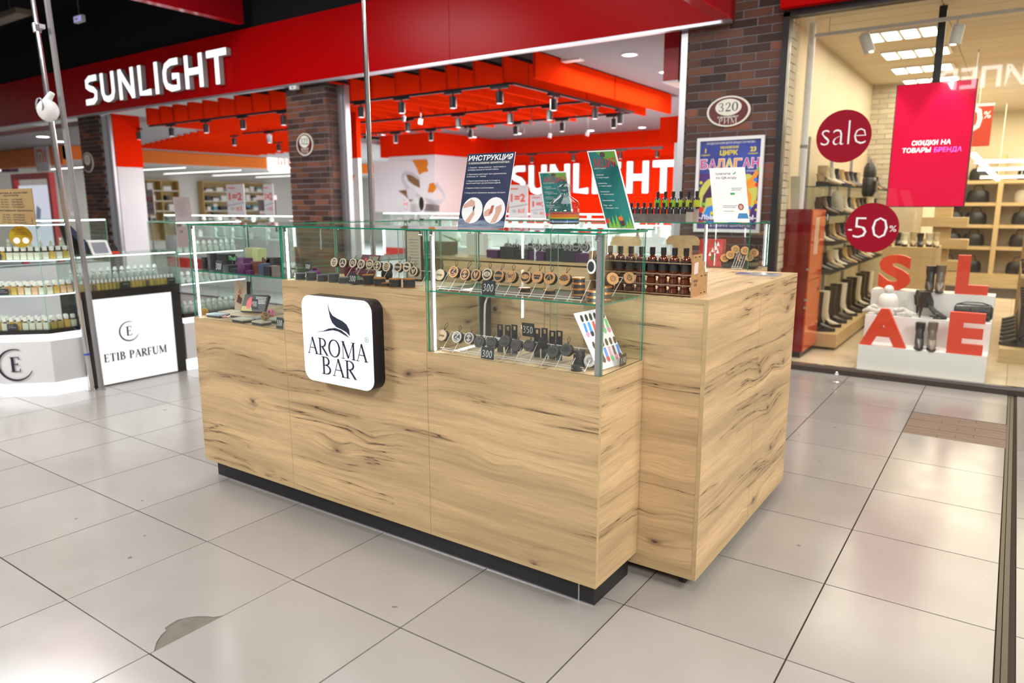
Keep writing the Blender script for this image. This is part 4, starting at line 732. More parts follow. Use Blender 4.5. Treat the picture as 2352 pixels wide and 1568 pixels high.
# left case: floor with flat boxes
ZL = zl+.001; M_CREAM = mat('cream_card', (.62, .56, .42), .5)
c = at(574, 660, 'y', yf+.20); t = thing('book_box', 'upright beige picture box with little hearts behind the angled box', 'box', (c.x-.02, yf+.23, ZL)); o = V(at(533, 708, 'y', yf+.24).x+.03, yf+.235, ZL); ey = V(0, .06, 1).normalized()
MB().prism(o, X, ey, [(0, 0), (.115, 0), (.115, .178), (0, .178)], -.025, 0, 0, 1).build('box', [noisy('box_beige', (.50, .36, .24), (.62, .50, .38), (18, 18, 18), .5), M_DKB], t)
for dx, dz in ((.045, .115), (.055, .125), (.062, .112), (.05, .10), (.035, .095)): MB().prism(o, X, ey, [(dx, dz-.006), (dx+.006, dz+.002), (dx+.003, dz+.006), (dx, dz+.003), (dx-.003, dz+.006), (dx-.006, dz+.002)], .0003, .001).build('heart', mat('heart_red', (.55, .02, .02), .5), t)
MB().prism(o, X, ey, [(.02, .06), (.06, .05), (.075, .08), (.04, .10)], .0003, .0012).build('chocolates', mat('chocolate', (.10, .03, .015), .5), t)
t = thing('picture_box', 'angled black box printed with a red tulip in the left case', 'box', (o.x+.11, yf+.16, ZL)); e1 = V(.93, .30, 0).normalized(); e2 = V(.10, .55, .80).normalized(); e2 = (e2-e1*e2.dot(e1)).normalized(); q = V(at(550, 695, 'y', yf+.13).x, yf+.13, ZL+.035)
MB().prism(q, e1, e2, [(0, 0), (.15, 0), (.15, .10), (0, .10)], -.02, 0).build('box', M_DKB, t); MB().prism(q, e1, e2, [(.003, .003), (.075, .003), (.06, .03), (.003, .03)], 0, .0006).build('yellow_print', mat('print_yellow', (.62, .45, .15), .5), t); MB().prism(q, e1, e2, ell(.045, .05, .018, .035), .0006, .0012).build('tulip', mat('tulip_red', (.7, .02, .03), .4), t)
mb = MB(); [mb.strip(q, e1, e2, [(.075+.003*k, .085-.009*k), (.142, .085-.009*k)], .0035, .0008) for k in range(5)]; w_ = mb.build('writing', M_WINK, t); w_['kind'] = 'stuff'
MB().box((q.x-.01, q.y-.01, ZL), (q.x+.14, q.y+.05, ZL+.02)).build('stand', M_KRAFT, t)
pricecard('400', 584, 698, yf+.11, .050, .055, 'slate card reading 400 before the angled picture box', .1); pricecard('300', 641, 742, yf+.02, .052, .055, 'slate card reading 300 at the bottom right of the left case')
for i, (px, py, y_, sx, sy, rz, m_, lb) in enumerate(((534, 722, .17, .12, .09, .12, M_CREAM, 'flat cream chocolate box at the back left of the case floor'), (566, 724, .14, .17, .07, .1, M_CREAM, 'long flat cream chocolate box in the centre of the case floor'), (500, 732, .07, .10, .06, .1, mat('paleblue_card', (.40, .50, .56), .5), 'flat pale blue box behind the pink flower'), (558, 742, .045, .10, .06, -.05, mat('ivory_card', (.60, .58, .47), .5), 'flat ivory box at the front of the case floor'), (601, 748, .045, .085, .055, -.04, mat('sand_card', (.56, .52, .42), .5), 'two-layer flat box next to the corner card'), (590, 730, .12, .08, .06, .1, mat('bluegrey_card', (.36, .42, .45), .5), 'flat blue grey box behind the straw ball'), (632, 726, .13, .07, .06, .1, mat('mint_card', (.42, .47, .40), .5), 'flat mint box under the pink ball'))):
    c = at(px, py, 'y', yf+y_); softbox('flat_box', lb, (c.x, c.y, ZL), sx, sy, .019, M_DKB, 'flat boxes on the left case floor', m_, rz)
for i, (px, py, y_, r, cl, lb) in enumerate(((470, 718, .075, .0195, (.75, .33, .02), 'orange rattan ball at the left corner of the case floor'), (622, 711, .15, .021, (.72, .25, .38), 'pink rattan ball on the mint box'), (609, 726, .06, .022, (.50, .30, .14), 'straw coloured rattan ball beside the two-layer box'))):
    c = at(px, py, 'y', yf+y_); c.z = max(c.z, ZL+r*.9) if i != 1 else ZL+.02+r; t = thing('rattan_ball', lb, 'ball', (c.x, c.y, c.z-r), group='rattan balls'); rd = random.Random(i); m_ = mat(f'rattan_{i}', cl, .6); MB().ball(c, r*.86, 10).build('core', mat(f'rattan_core_{i}', tuple(v*.35 for v in cl), .8), t, True)
    for k in range(14):
        n = V(rd.gauss(0, 1), rd.gauss(0, 1), rd.gauss(0, 1)).normalized(); a = n.orthogonal().normalized(); b = n.cross(a); MB().tube([c+(a*math.cos(2*math.pi*j/14)+b*math.sin(2*math.pi*j/14))*r for j in range(14)], .0013, 4, closed=True).build('cane', m_, t)
c = at(520, 730, 'y', yf+.045); t = thing('silk_flower', 'pink and white silk flower lying at the front of the left case', 'flower', (c.x, c.y, ZL)); b = V(c.x, c.y, ZL+.006)
for k in range(5): a = 2*math.pi*k/5+.3; d = V(math.cos(a), math.sin(a)*.8, .45); MB().prism(b, d.normalized(), d.cross(Z).normalized().cross(d.normalized()).cross(d.normalized()).normalized(), ell(.014, 0, .014, .010, 10), 0, .0015).build('petal', mat('petal_pink', (.78, .36, .42), .5), t)
MB().ball(b+V(0, 0, .006), .006, 8).build('heart', mat('petal_white', (.8, .75, .6), .5), t)
# ================================================================== on top of the kiosk
ZT_ = zg+.0012
def board(name, label, bl, br_, h, lean, y_, m_, thick=.004, yaw=0, z=ZT_):
    """leaning sign board; returns its empty, lower left corner and axes"""
    a, b = at(*bl, 'y', y_), at(*br_, 'y', y_); w_ = (b.x-a.x)/math.cos(yaw); ex = V(math.cos(yaw), math.sin(yaw), 0); n = ex.cross(Z); ey = (Z*math.cos(lean)-n*math.sin(lean)+ex*0).normalized()
    o = V(a.x, y_, z); t = thing(name, label, 'sign board', o+ex*w_/2); MB().prism(o, ex, ey, [(0, 0), (w_, 0), (w_, h), (0, h)], -thick, 0).build('board', m_, t)
    MB().prism(o+ex*w_*.2-n*.0, ex, V(0, 0, 0)+(-n), [(0, 0), (w_*.6, 0), (w_*.6, .07), (0, .07)], 0, .003).build('foot', M_PAPER, t); return t, o, ex, ey, w_
def skewed(label, pts, y_, yb_, name='sign_board'):
    """leaning board whose foot and head corners are read off the photograph"""
    bl, br_, tr, tl = pts; A, B = at(*bl, 'y', y_), at(*br_, 'y', y_); A.z = B.z = ZT_; C, D = at(*tr, 'y', yb_), at(*tl, 'y', yb_); return A, B, C, D
def flatboard(label, A, ex, ey, w_, h, edge=M_PAPER, name='sign_board', mface=None):
    t = thing(name, label, 'sign board', A+ex*w_/2); MB().prism(A, ex, ey, [(0, 0), (w_, 0), (w_, h), (0, h)], -.004, 0, 0, 1).build('board', [mface or edge, edge], t); return t
# instruction board (tilted to the right in its stand)
A, B = at(1051, 521, 'y', 2.36), at(1157, 523, 'y', 2.36); A.z = B.z = ZT_+.003; D = at(1075, 354, 'y', 2.40); ey = (D-A); h = ey.length; ey.normalize(); ex = (B-A); w_ = ex.length; ex.normalize()
M_NVB = noisy('board_navy', (.018, .035, .085), (.045, .052, .11), (4, 4, 6), .6, spec=.15)
t = flatboard('dark blue instruction board with white writing standing on the right glass case', A, ex, ey, w_, h, M_PAPER, mface=M_NVB)
def on(u, v): return A+ex*(w_*u)+ey*(h*v)
write('lettering', 'ИНСТРУКЦИЯ', on(.5, .905), ex, ey, M_WINK, t, wd=w_*.94, h=h*.072, d=.0006, bold=.03, shear=.1)
MB().prism(A, ex, ey, [(w_*.03, h*.852), (w_*.94, h*.852), (w_*.94, h*.893), (w_*.03, h*.893)], .0003, .0007).build('black_band', M_BLK, t); write('lettering', 'к использованию ароматизатора', on(.48, .862), ex, ey, M_WINK, t, wd=w_*.85, h=h*.026, d=.0012)
for k, (s, v, ww) in enumerate((('1. Откройте флакон, нажав на флакон сверху и', .805, .80), ('провернув крышку по часовой стрелке.', .775, .66), ('2. Пропитайте войлочную часть ароматизатора,', .715, .84), ('используя 1/3 флакона.', .685, .42), ('3. Уберите ароматизатор на 10-15 минут в', .625, .72), ('герметичный пакет, для пропитания изделия', .595, .74), ('4. Изделие готово к использованию.', .53, .62), ('5. Когда аромат выветрится, процедуру повторить.', .465, .88))):
    write('writing', s, on(.05, v), ex, ey, M_WINK, t, wd=w_*ww, h=h*.019, d=.0006, align='L', res=1)
MB().prism(A, ex, ey, [(0, 0), (w_, 0), (w_, h*.09), (w_*.7, h*.12), (w_*.4, h*.10), (0, h*.13)], .0002, .0005).build('water_print', noisy('water_print', (.05, .09, .17), (.22, .27, .36), (10, 10, 90), .3), t)
M_SKIN = mat('hand_print', (.62, .36, .28), .5)
for cu in (.27, .745):
    MB().prism(on(cu, .235), ex, ey, ell(0, 0, w_*.225, w_*.225, 32), .0004, .0009).build('picture_disc', M_PAPER, t); c = on(cu, .235); q = w_*.225
    MB().prism(c, ex, ey, [(-.88*q, .15*q), (-.9*q, .4*q), (-.2*q, .86*q), (.15*q, .70*q), (.22*q, .42*q), (.05*q, .30*q), (-.3*q, .28*q)][::-1] if cu < .5 else [(-.9*q, -.1*q), (-.85*q, -.45*q), (-.3*q, -.4*q), (-.2*q, -.1*q), (-.5*q, .15*q)], .0010, .0014).prism(c, ex, ey, [(-.55*q, -.9*q), (.05*q, -.1*q), (.22*q, .1*q), (.28*q, -.3*q), (-.1*q, -.98*q)] if cu < .5 else [(-.2*q, -.95*q), (.15*q, -.2*q), (.1*q, .25*q), (.6*q, .45*q), (.7*q, 0), (.3*q, -.9*q)], .0010, .0014).build('hands_print', M_SKIN, t)
    MB().prism(c, ex, ey, [(.1*q, -.1*q), (.25*q, .2*q), (.2*q, .4*q), (.05*q, .2*q)] if cu < .5 else [(-.45*q, -.3*q), (-.15*q, -.2*q), (-.05*q, .4*q), (-.3*q, .35*q)], .0014, .0018).build('product_print', M_BLK if cu < .5 else mat('print_redblue', (.45, .08, .06), .5), t)
# promotion boards
M_TEAL = noisy('board_teal', (.006, .10, .105), (.03, .22, .20), (9, 9, 5), .5, spec=.2)
def promo(label, A, ex, ey, w_, h):
    t = flatboard(label, A, ex, ey, w_, h, M_PAPER, mface=M_PAPER); b = .04*w_
    def p(u, v): return (b+(w_-2*b)*u, b*.6+(h-b*1.6)*v)
    def pg(q): return [p(*r) for r in q]
    MB().prism(A, ex, ey, pg([(0, 0), (1, 0), (1, 1), (0, 1)]), .0002, .0006).build('print', M_TEAL, t)
    MB().prism(A, ex, ey, pg([(.35, .97), (.6, .90), (.8, .87), (1, .80), (1, 1), (.3, 1)]), .0006, .0009).build('fir_print', mat('print_fir', (.10, .30, .03), .5), t)
    for u in (.12, .27, .42, .62, .78, .9): MB().prism(A, ex, ey, pg([(u-.06, 0), (u+.09, 0), (u+.02, .20-.05*((u*10) % 2))]), .0006, .0010).build('fir_twig', mat('print_twig', (.20, .45, .04), .5), t)
    MB().prism(A, ex, ey, [p(u, v) for u, v in ell(.62, .07, .09, .05, 12)], .0012, .0015).build('cone_print', mat('print_cone', (.07, .03, .03), .5), t); MB().prism(A, ex, ey, [p(u, v) for u, v in ell(.60, .125, .09, .03, 12)], .0015, .0018).build('berry_print', mat('print_berry', (.75, .15, .02), .5), t); MB().prism(A, ex, ey, [p(u, v) for u, v in ell(.06, .09, .07, .035, 12)], .0012, .0015).build('berry_print', mat('print_berry_red', (.6, .02, .03), .5), t)
    MB().prism(A, ex, ey, [p(u, v) for u, v in ell(.52, .96, .10, .035, 12)], .0010, .0013).build('cone_print', MAT['print_cone'], t)
    write('lettering', 'АКЦИЯ', A+ex*p(.52, 0)[0]+ey*p(0, .80)[1], ex, ey, mat('print_crimson', (.50, .012, .03), .5), t, wd=w_*.78, h=h*.115, d=.0014); write('lettering', 'новогодняя', A+ex*p(.08, 0)[0]+ey*p(0, .775)[1], ex, ey, mat('print_beige', (.7, .62, .5), .5), t, wd=w_*.40, h=h*.02, d=.0014, align='L')
    for s, v, ww in (('1 ароматизатор', .69, .28), ('• 2 флакона в подарок', .655, .44), ('2 ароматизатора', .58, .32), ('• 3 флакона в подарок', .545, .46), ('3 ароматизатора', .47, .32), ('• 4 флакона в подарок', .435, .46), ('5 ароматизаторов', .355, .42), ('Парфюм', .29, .3), ('• скидка 10%', .255, .5)): write('writing', s, A+ex*p(.07, 0)[0]+ey*p(0, v)[1], ex, ey, M_WINK, t, wd=w_*ww, h=h*.016, d=.0012, align='L', res=1)
    MB().prism(A+ex*w_*.15, ex, ey, [(0, 0), (w_*.7, 0), (w_*.5, h*.5), (w_*.2, h*.5)], -.05, -.046).build('easel_back', M_PAPER, t); return t
A, B = at(1394, 526, 'y', 2.46), at(1455, 527, 'y', 2.46); A.z = B.z = ZT_+.006; D = at(1348, 347, 'y', 2.47); ex = (B-A); w_ = ex.length; ex.normalize(); ey = D-A; h = ey.length; ey.normalize()
promo('tall green promotion board tilted on the corner of the right glass case', A, ex, ey, at(1411, 337, 'y', 2.47).x-D.x+.003, h)
A, B = at(1253, 502, 'y', 3.99), at(1316, 502, 'y', 3.99); A.z = B.z = ZT_+.002; D = at(1237, 395, 'y', 4.01); ey = D-A; h = ey.length; ey.normalize(); ex = (B-A); w_ = ex.length; ex.normalize()
promo('green promotion board on the back case behind the glass jar', A, ex, ey, w_*1.03, h)
# jar of coloured sand
c = at(1296, 527, 'z', ZT_); s = .1*1.0; t = thing('sand_jar', 'lidded glass jar filled with rainbow layers of sand on the right glass case', 'jar', (c.x, c.y, ZT_)); R_ = (at(1328, 500, 'y', c.y)-at(1265, 500, 'y', c.y)).length/2*.98
k = R_/.042; b = V(c.x, c.y, ZT_); kz = k*.87; M_JG = glass('jar_glass', (.86, .88, .88), f0=1.75)
MB().lathe([(.034*k, .0), (.036*k, .006*kz), (.032*k, .014*kz), (.040*k, .020*kz), (.042*k, .03*kz), (.042*k, .056*kz), (.040*k, .062*kz), (.037*k, .064*kz), (.037*k, .072*kz)], b, 32).build('jar', M_JG, t, True)
for i, (z0_, z1_, cl) in enumerate(((.018, .022, (.03, .02, .01)), (.022, .027, (.30, .38, .55)), (.027, .0295, (.02, .05, .30)), (.0295, .034, (.01, .12, .06)), (.034, .0375, (.62, .58, .02)), (.0375, .047, (.75, .20, .015)), (.047, .053, (.50, .08, .07)))):
    MB().cone(b+V(0, 0, z0_*kz), b+V(0, 0, z1_*kz), .0395*k, n=32).build('sand_layer', mat(f'sand_{i}', cl, .8), t, True)
MB().lathe([(.039*k, .072*kz), (.040*k, .078*kz), (.034*k, .088*kz), (.018*k, .100*kz), (.012*k, .108*kz), (.013*k, .114*kz), (.019*k, .122*kz), (.019*k, .130*kz), (.012*k, .138*kz), (0, .140*kz)], b, 32).build('lid', M_JG, t, True)
# ---- bottles
def bottle_meshes(r, h, body, cap, tag_, neck=.45, lab=None):
    hb = h*.66; me = [('body', MB().lathe([(r*.9, 0), (r, .002), (r, hb*.86), (r*.8, hb*.96), (r*neck, hb), (r*neck, hb+.006)], n=14).mesh('body', body, True)), ('cap', MB().lathe([(r*neck*1.25, hb+.004), (r*neck*1.3, h*.98), (r*neck*1.1, h)], n=12).mesh('cap', cap, True))]
    if lab: me.append(('label', MB().lathe([(r*1.015, hb*.15), (r*1.015, hb*.74)], n=14).mesh('label', lab, True)))
    return me
def bottle(me, p, label, group, rz=0, name='bottle', cat='bottle'):
    t = thing(name, label, cat, p, (0, 0, rz), group, world=False)
    for n_, m_ in me: link(n_, m_, t)
    return t
# stepped rack with brown bottles on the side cabinet
KX0, KX1 = -1.40, -.972; RY = 2.575; LV = [1.164+.012, 1.164+.048, 1.164+.088, 1.164+.131]
t = thing('bottle_rack', 'stepped fibreboard rack holding brown bottles on the side cabinet', 'rack', ((KX0+KX1)/2, RY+.07, 1.1642)); M_HDF = noisy('hardboard', (.40, .22, .09), (.48, .28, .12), (40, 40, 40), .6)
for xx in (KX0-.004, KX1):
    p_ = [(0, 0), (.165, 0), (.165, .085), (.135, .085), (.135, .128), (.10, .128), (.10, .158), (0, .158)]
    sp = MB().prism(V(xx, RY, 1.1642), Y, Z, p_, 0, .004).build('side_panel', M_HDF, t)
    if xx == KX1:
        for a, b_ in ((.09, .010), (.13, .010), (.09, .075), (.13, .075), (.02, .15), (.06, .15)): MB().prism(V(xx+.004, RY+a, 1.1642+b_-.003), Y, Z, [(0, 0), (.016, 0), (.016, .004), (0, .004)], 0, .0006).build('slot', M_DK, sp)
        mb = MB(); serif(mb, 'AROMA', V(xx+.004, RY+.035, 1.1642+.055), Y, Z, .010, wd=.045); serif(mb, 'BAR', V(xx+.004, RY+.035, 1.1642+.040), Y, Z, .010, wd=.026); mb.build('lettering', M_DK, sp)
        MB().prism(V(xx+.004, RY+.015, 1.1642+.085), Y, Z, [(0, 0), (.04, .002), (.043, .045), (.003, .042)], 0, .001).build('sticker', mat('sticker_paper', (.75, .60, .58), .6), sp)
M_SHELF = noisy('hardboard_edge', (.26, .15, .08), (.33, .20, .11), (40, 40, 40), .6)
for i, z in enumerate((.004, .040, .080)): MB().box((KX0, RY+.004, 1.1642+z), (KX1, RY+.10+(.04 if i < 2 else 0), 1.1642+z+.004)).build('shelf', M_SHELF, t)
for a in (RY+.004, RY+.0505, RY+.093): MB().box((KX0, a, 1.1642+.1225), (KX1, a+.006, 1.1642+.1265)).build('holding_bar', M_SHELF, t)
B1 = bottle_meshes(.0185, .098, M_AMBER, M_CAPB, 'a', lab=mat('black_label', (.02, .02, .022), .5)); B2 = bottle_meshes(.0185, .034, M_AMBER, M_AMBER, 'b', neck=.95); B3 = bottle_meshes(.0185, .036, M_AMBER, M_AMBER, 'c', neck=.95)
for r_, (z, me, n_, nm) in enumerate(((.0085, B2, 9, 'bottom'), (.0445, B3, 9, 'third'))):
    for i in range(n_): bottle(me, (KX0+.03+i*.0455, RY+.028, 1.1642+z), f'short amber vial, {ORD[i]} from the left on the {nm} tier of the rack', 'amber vials in the stepped rack', name='vial', cat='vial')
for i in range(9): bottle(B1, (KX0+.03+i*.0455, RY+.03, 1.1642+.0845), f'amber bottle with black cap, {ORD[i]} from the left on the rack', 'amber bottles in the stepped rack')
for i in range(9): bottle(B2, (KX0+.045+i*.0445, RY+.072, 1.1642+.0845), f'amber vial in the second row of the rack, {ORD[i]} from the left', 'amber vials behind the bottles', name='vial', cat='vial')
# magazine, red box, open mailers, QR card, rack with green bottles on the back
c = at(1742, 631, 'z', 1.1645); t = thing('magazine', 'grey glossy magazine lying on the side cabinet', 'magazine', (c.x, c.y, 1.1645), (0, 0, .10), world=False)
MB().box((-.10, -.055, 0), (.10, .055, .006)).build('pages', mat('page_edges', (.42, .43, .45), .5), t); MB().box((-.101, -.056, .006), (.101, .056, .0072)).build('cover', noisy('magazine_cover', (.10, .10, .13), (.40, .40, .43), (14, 14, 14), .2), t); MB().box((-.09, -.045, .0072), (-.03, .0, .0076)).build('purple_print', mat('mag_purple', (.14, .07, .3), .4), t)
yB = bk0+.16
a, b = at(1604, 604, 'y', yB), at(1648, 550, 'y', yB); t = thing('christmas_box', 'red box printed with small green trees standing in the back case', 'box', ((a.x+b.x)/2, yB, zm)); bx0, bx1, bz = a.x, b.x+.03, b.z
MB().box((bx0, yB, zm+.001), (bx1, yB+.06, bz)).build('box', noisy('xmas_red', (.55, .03, .03), (.62, .10, .08), (25, 25, 25), .5), t); rd = random.Random(2)
for k in range(9): u = bx0+.02+rd.random()*(bx1-bx0-.05); v_ = zm+.02+rd.random()*(bz-zm-.05); MB().prism(V(u, yB-.0003, v_), X, Z, [(0, 0), (.018, 0), (.009, .026)], 0, .0008).build('tree_print', mat('xmas_green', (.05, .25, .08), .5) if k % 2 else M_PAPER, t)
for i, (p0_, lb) in enumerate((((1404, 542), 'open kraft mailer box with rounded lid flap, nearer the corner profile'), ((1532, 540), 'open kraft mailer box with rounded lid flap, beside the red box'))):
    a = at(*p0_, 'y', bk0+.12); t = thing('mailer_box', lb, 'box', (a.x+.10, bk0+.12, zm), group='open kraft mailers'); o = V(a.x, bk0+.12, zm+.001); zt = a.z-zm
    MB().box((o.x+.03, o.y-.06, o.z), (o.x+.17, o.y+.02, o.z+.06)).build('tray', M_KRAFT, t); MB().prism(o, X, Z, [(.04, .06), (.155, .06), (.155, zt-.055), (.195, zt-.055), (.20, zt-.03), (.185, zt-.008), (.16, zt), (.035, zt), (.012, zt-.008), (-.004, zt-.03), (0, zt-.055), (.04, zt-.055)], -.004, 0).build('lid_flap', M_KRAFT, t)
a, b = at(1640, 507, 'y', 3.93), at(1722, 505, 'y', 3.93); A = V(a.x, 3.93, ZT_+.002); w_ = b.x-a.x; D = at(1629, 386, 'y', 3.97); ey = D-A; h = ey.length; ey.normalize(); t = flatboard('white payment card with dark heading standing on the back glass case', A, X, ey, w_, h, M_PAPER)
write('lettering', 'платите', A+X*w_*.38+ey*h*.87, X, ey, M_INK, t, wd=w_*.42, h=h*.042, d=.0006); write('lettering', 'по QR-коду', A+X*w_*.46+ey*h*.795, X, ey, M_INK, t, wd=w_*.58, h=h*.042, d=.0006); MB().strip(A, X, ey, [(w_*.66, h*.895), (w_*.69, h*.88), (w_*.74, h*.915)], .006, .0008).build('tick', mat('tick_green', (.02, .4, .12), .5), t)
MB().prism(A+X*w_*.60+ey*h*.52, X, ey, rrect(w_*.13, h*.035, .004, 3), .0003, .0008).build('green_pill', MAT['tick_green'], t); MB().prism(A+X*w_*.80+ey*h*.28, X, ey, ell(0, 0, w_*.08, h*.06, 16), .0003, .0008).build('portrait_hair', mat('print_auburn', (.30, .08, .05), .5), t); MB().prism(A+X*w_*.80+ey*h*.275, X, ey, ell(0, 0, w_*.045, h*.04, 14), .0008, .0011).build('portrait_face', M_SKIN, t); MB().prism(A+X*w_*.83+ey*h*.11, X, ey, [(-.03, -.012), (.03, -.012), (.025, .016), (-.02, .016)], .0003, .0008).build('blue_print', mat('print_blue', (.05, .22, .5), .5), t)
for v_, ww in ((.30, .4), (.27, .36), (.20, .3), (.62, .3), (.59, .26)): MB().strip(A, X, ey, [(w_*(.30 if v_ < .5 else .58), h*v_), (w_*(.30+ww if v_ < .5 else .58+ww), h*v_)], h*.010, .0006).build('writing_line', M_GREY, t)
t = thing('bottle_rack', 'dark low two-step rack of small bottles on the back glass case', 'rack', at(1520, 500, 'y', 3.98)); gx0, gx1 = at(1440, 500, 'y', 3.96).x, at(1578, 500, 'y', 3.96).x; M_DRK = noisy('grey_stained_board', (.10, .085, .075), (.16, .14, .125), (20, 20, 20), .6)
MB().box((gx0, 3.945, ZT_), (gx1, 3.95, ZT_+.045)).build('front_board', M_DRK, t); MB().box((gx0, 3.95, ZT_+.034), (gx1, 4.0, ZT_+.038)).build('shelf', M_DRK, t); MB().box((gx0, 4.0, ZT_+.07), (gx1, 4.05, ZT_+.074)).build('shelf', M_DRK, t)
MB().prism(V(gx1, 3.943, ZT_), Y, Z, [(0, 0), (.12, 0), (.12, .085), (.06, .085), (.06, .055), (0, .055)], 0, .03).build('side_panel', mat('pale_board', (.36, .31, .26), .6), t)
B4 = bottle_meshes(.0165, .07, mat('black_glass', (.015, .012, .012), .12), M_CAPB, 'd', lab=mat('black_label', (.02, .02, .022), .5)); 
for i in range(10): bottle(B4, (gx0+.022+i*.0405, 3.975, ZT_+.0382), f'small black bottle, {ORD[i]} from the left in the front row of the dark rack', 'black bottles in the dark rack')
for i in range(6):
    bl_ = bottle_meshes(.0175, .098, MAT['black_glass'], M_CAPB, 'e', lab=mat(f'green_label_{i}', (.10+.075*i, .45+.01*i, .02), .5)); bottle(bl_, (gx0+.165+i*.0475, 4.025, ZT_+.0742), f'green labelled bottle, {ORD[i]} from the left in the dark rack', 'green labelled bottles')
# back case: grey fobs over dark boxes, goods under the far lamp
g = 'grey fobs in the back case'
for i, px in enumerate((1163, 1181, 1199, 1217, 1232, 1251, 1269, 1285, 1303, 1322, 1341)):
    c = at(px, 566+(i % 3)*1.5, 'y', bk0+.10); fob(('rings', 'star3', 'chev', 'bar', 'aitch', 'oval')[i % 6], 'silver', c, f'grey round fob, {ORD[i]} from the left in the back case', g, tilt=.15, cord='black', i=i, sc=1.15)
for i in range(7):
    c = at(1150+i*34, 590, 'y', bk0+.14); softbox('dark_box', f'dark low box under the grey fobs, {ORD[i]} from the left in the back case', (c.x, bk0+.09, zm+.0005), .09+.02*(i % 2), .10, .052+.012*((i*2) % 3), M_DKB if i % 3 else M_PUR, 'dark boxes in the back case', rz=.04*(i % 3-1))
c = at(1012, 560, 'y', bk0+.15); softbox('shelf_box', 'wide dark box with a green spray on it at the left of the back case', (c.x, bk0+.15, zm+.0005), .22, .12, .09, mat('moss_card', (.06, .06, .035), .6), 'dark boxes in the back case')
c = at(1050, 555, 'y', bk0+.16); t = thing('green_spray', 'green leafy spray lying on the wide dark box', 'plant', (c.x, c.y, zm+.09))
for k in range(6): a = V(-.16+.045*k, -.02+.008*k, .06-.012*k); MB().prism(V(c.x, c.y, zm+.092), a.normalized(), Y, [(0, -.006), (a.length*.6, -.012), (a.length, 0), (a.length*.6, .012), (0, .006)], 0, .0012).build('leaf', mat('leaf_green', (.10, .22, .06), .5), t)
c = at(1092, 545, 'y', bk0+.2); softbox('display_case', 'white boxed set standing in the back case behind the rack', (c.x, bk0+.22, zm+.0005), .15, .05, .15, M_WHT, 'dark boxes in the back case')
for i, (px, py) in enumerate(((1678, 585), (1690, 572), (1703, 590), (1712, 575), (1722, 590), (1733, 580), (1665, 592))):
    c = at(px, py, 'y', bk0+.12+.02*(i % 3)); fob('none', 'tan', c, f'tan fob among the goods at the lit end of the back case, {ORD[i]} one', 'fobs at the end of the back case', yaw=.5, i=i)
rack('clear rack at the lit right end of the back case', at(1680, 600, 'y', bk0+.05).x, -1.20, bk0+.05, zm, 4, .09, .10)
c = at(1700, 600, 'y', bk0+.1); softbox('dark_box', 'dark shallow tray at the right end of the back case', (c.x-.03, bk0+.20, zm+.0005), .18, .08, .05, M_DKB, 'dark boxes in the back case')
# ================================================================== perfume stand on the left
XE = -6.22; G2 = [glass('stand_glass', (.95, .985, .97)), mat('stand_glass_edge', (.16, .42, .33), .15, emit=.1, ecol=(.3, .8, .6))]
M_GLOW = mat('lit_white_base', (.5, .5, .5), .4, emit=1.15, ecol=(.96, .98, 1)); M_SW = mat('stand_white', (.70, .70, .72), .35); M_BBAND = mat('glossy_black_panel', (.012, .013, .015), .12, coat=.4)
M_LEDB = mat('stand_led', (1, 1, 1), .5, emit=5)
P_ = [(-7.7, 2.26), (-6.516, 2.26), (-6.243, 2.53), (-6.243, 2.775), (-6.62, 2.775), (-6.62, 2.66), (-6.68, 2.62), (-7.7, 2.62)]
def inset(d): return [(-7.7, 2.26+d), (-6.516-d*.41, 2.26+d), (-6.243-d, 2.53+d*.41), (-6.243-d, 2.775-d*.3), (-6.62, 2.775-d*.3), (-6.62, 2.66), (-6.68, 2.62), (-7.7, 2.62)]
t = thing('perfume_tower', 'white chamfered perfume tower with three lit glass shelves at the left edge', 'display stand', (-6.7, 2.5, 0)); O0 = V(0, 0, 0)
MB().prism(O0, X, Y, P_, .004, .105).build('lit_base', M_GLOW, t); MB().prism(O0, X, Y, inset(.004), .105, .448).build('cabinet', M_SW, t); MB().prism(O0, X, Y, P_, .448, .505).build('lit_band', M_GLOW, t); MB().prism(O0, X, Y, inset(.002), .505, .54).build('black_band', M_BBAND, t)
for z in (.815, 1.09, 1.365): MB().prism(O0, X, Y, inset(.003), z, z+.006, 0, 1).build('glass_shelf', G2, t); MB().prism(O0, X, Y, [(a, b) for a, b in inset(.012)[:4]]+[(a, b) for a, b in inset(.02)[:4]][::-1], z-.006, z-.001).build('led_strip', M_LEDB, t)
for a, b in zip(P_[:3], P_[1:4]):
    for z0_, z1_ in ((.54, .815), (.821, 1.09), (1.096, 1.365)):
        d = V(b[0]-a[0], b[1]-a[1], 0); n = V(d.y, -d.x, 0).normalized()*-.003; A, B = V(*a, 0)+n, V(*b, 0)+n; MB().add([A+Z*z0_, B+Z*z0_, B+Z*z1_, A+Z*z1_], [(0, 1, 2, 3)]).build('pane', G2[0], t)
        MB().box((b[0]-.004, b[1]-.002, z0_), (b[0]-.001, b[1]+.002, z1_)).build('pane_edge', G2[1], t)
ch = V(.273, .27, 0).normalized(); cm = V(-6.516, 2.26, 0)*.5+V(-6.243, 2.53, 0)*.5
o = V(-6.43, 2.345, .275)+V(.004, -.004, 0)*0
def monogram(t, o, ex, r, mt, d=.001):
    mb = MB(); mb.strip(o, ex, Z, ell(0, 0, r, r, 30, 70, 335), [r*.05+r*.10*math.sin(math.pi*i/30) for i in range(31)], d); mb.build('monogram_arc', mt, t); mb = MB(); serif(mb, 'E', o-Z*r*.45, ex, Z, r*.95, d=d, k=1.4); mb.build('monogram_letter', mt, t)
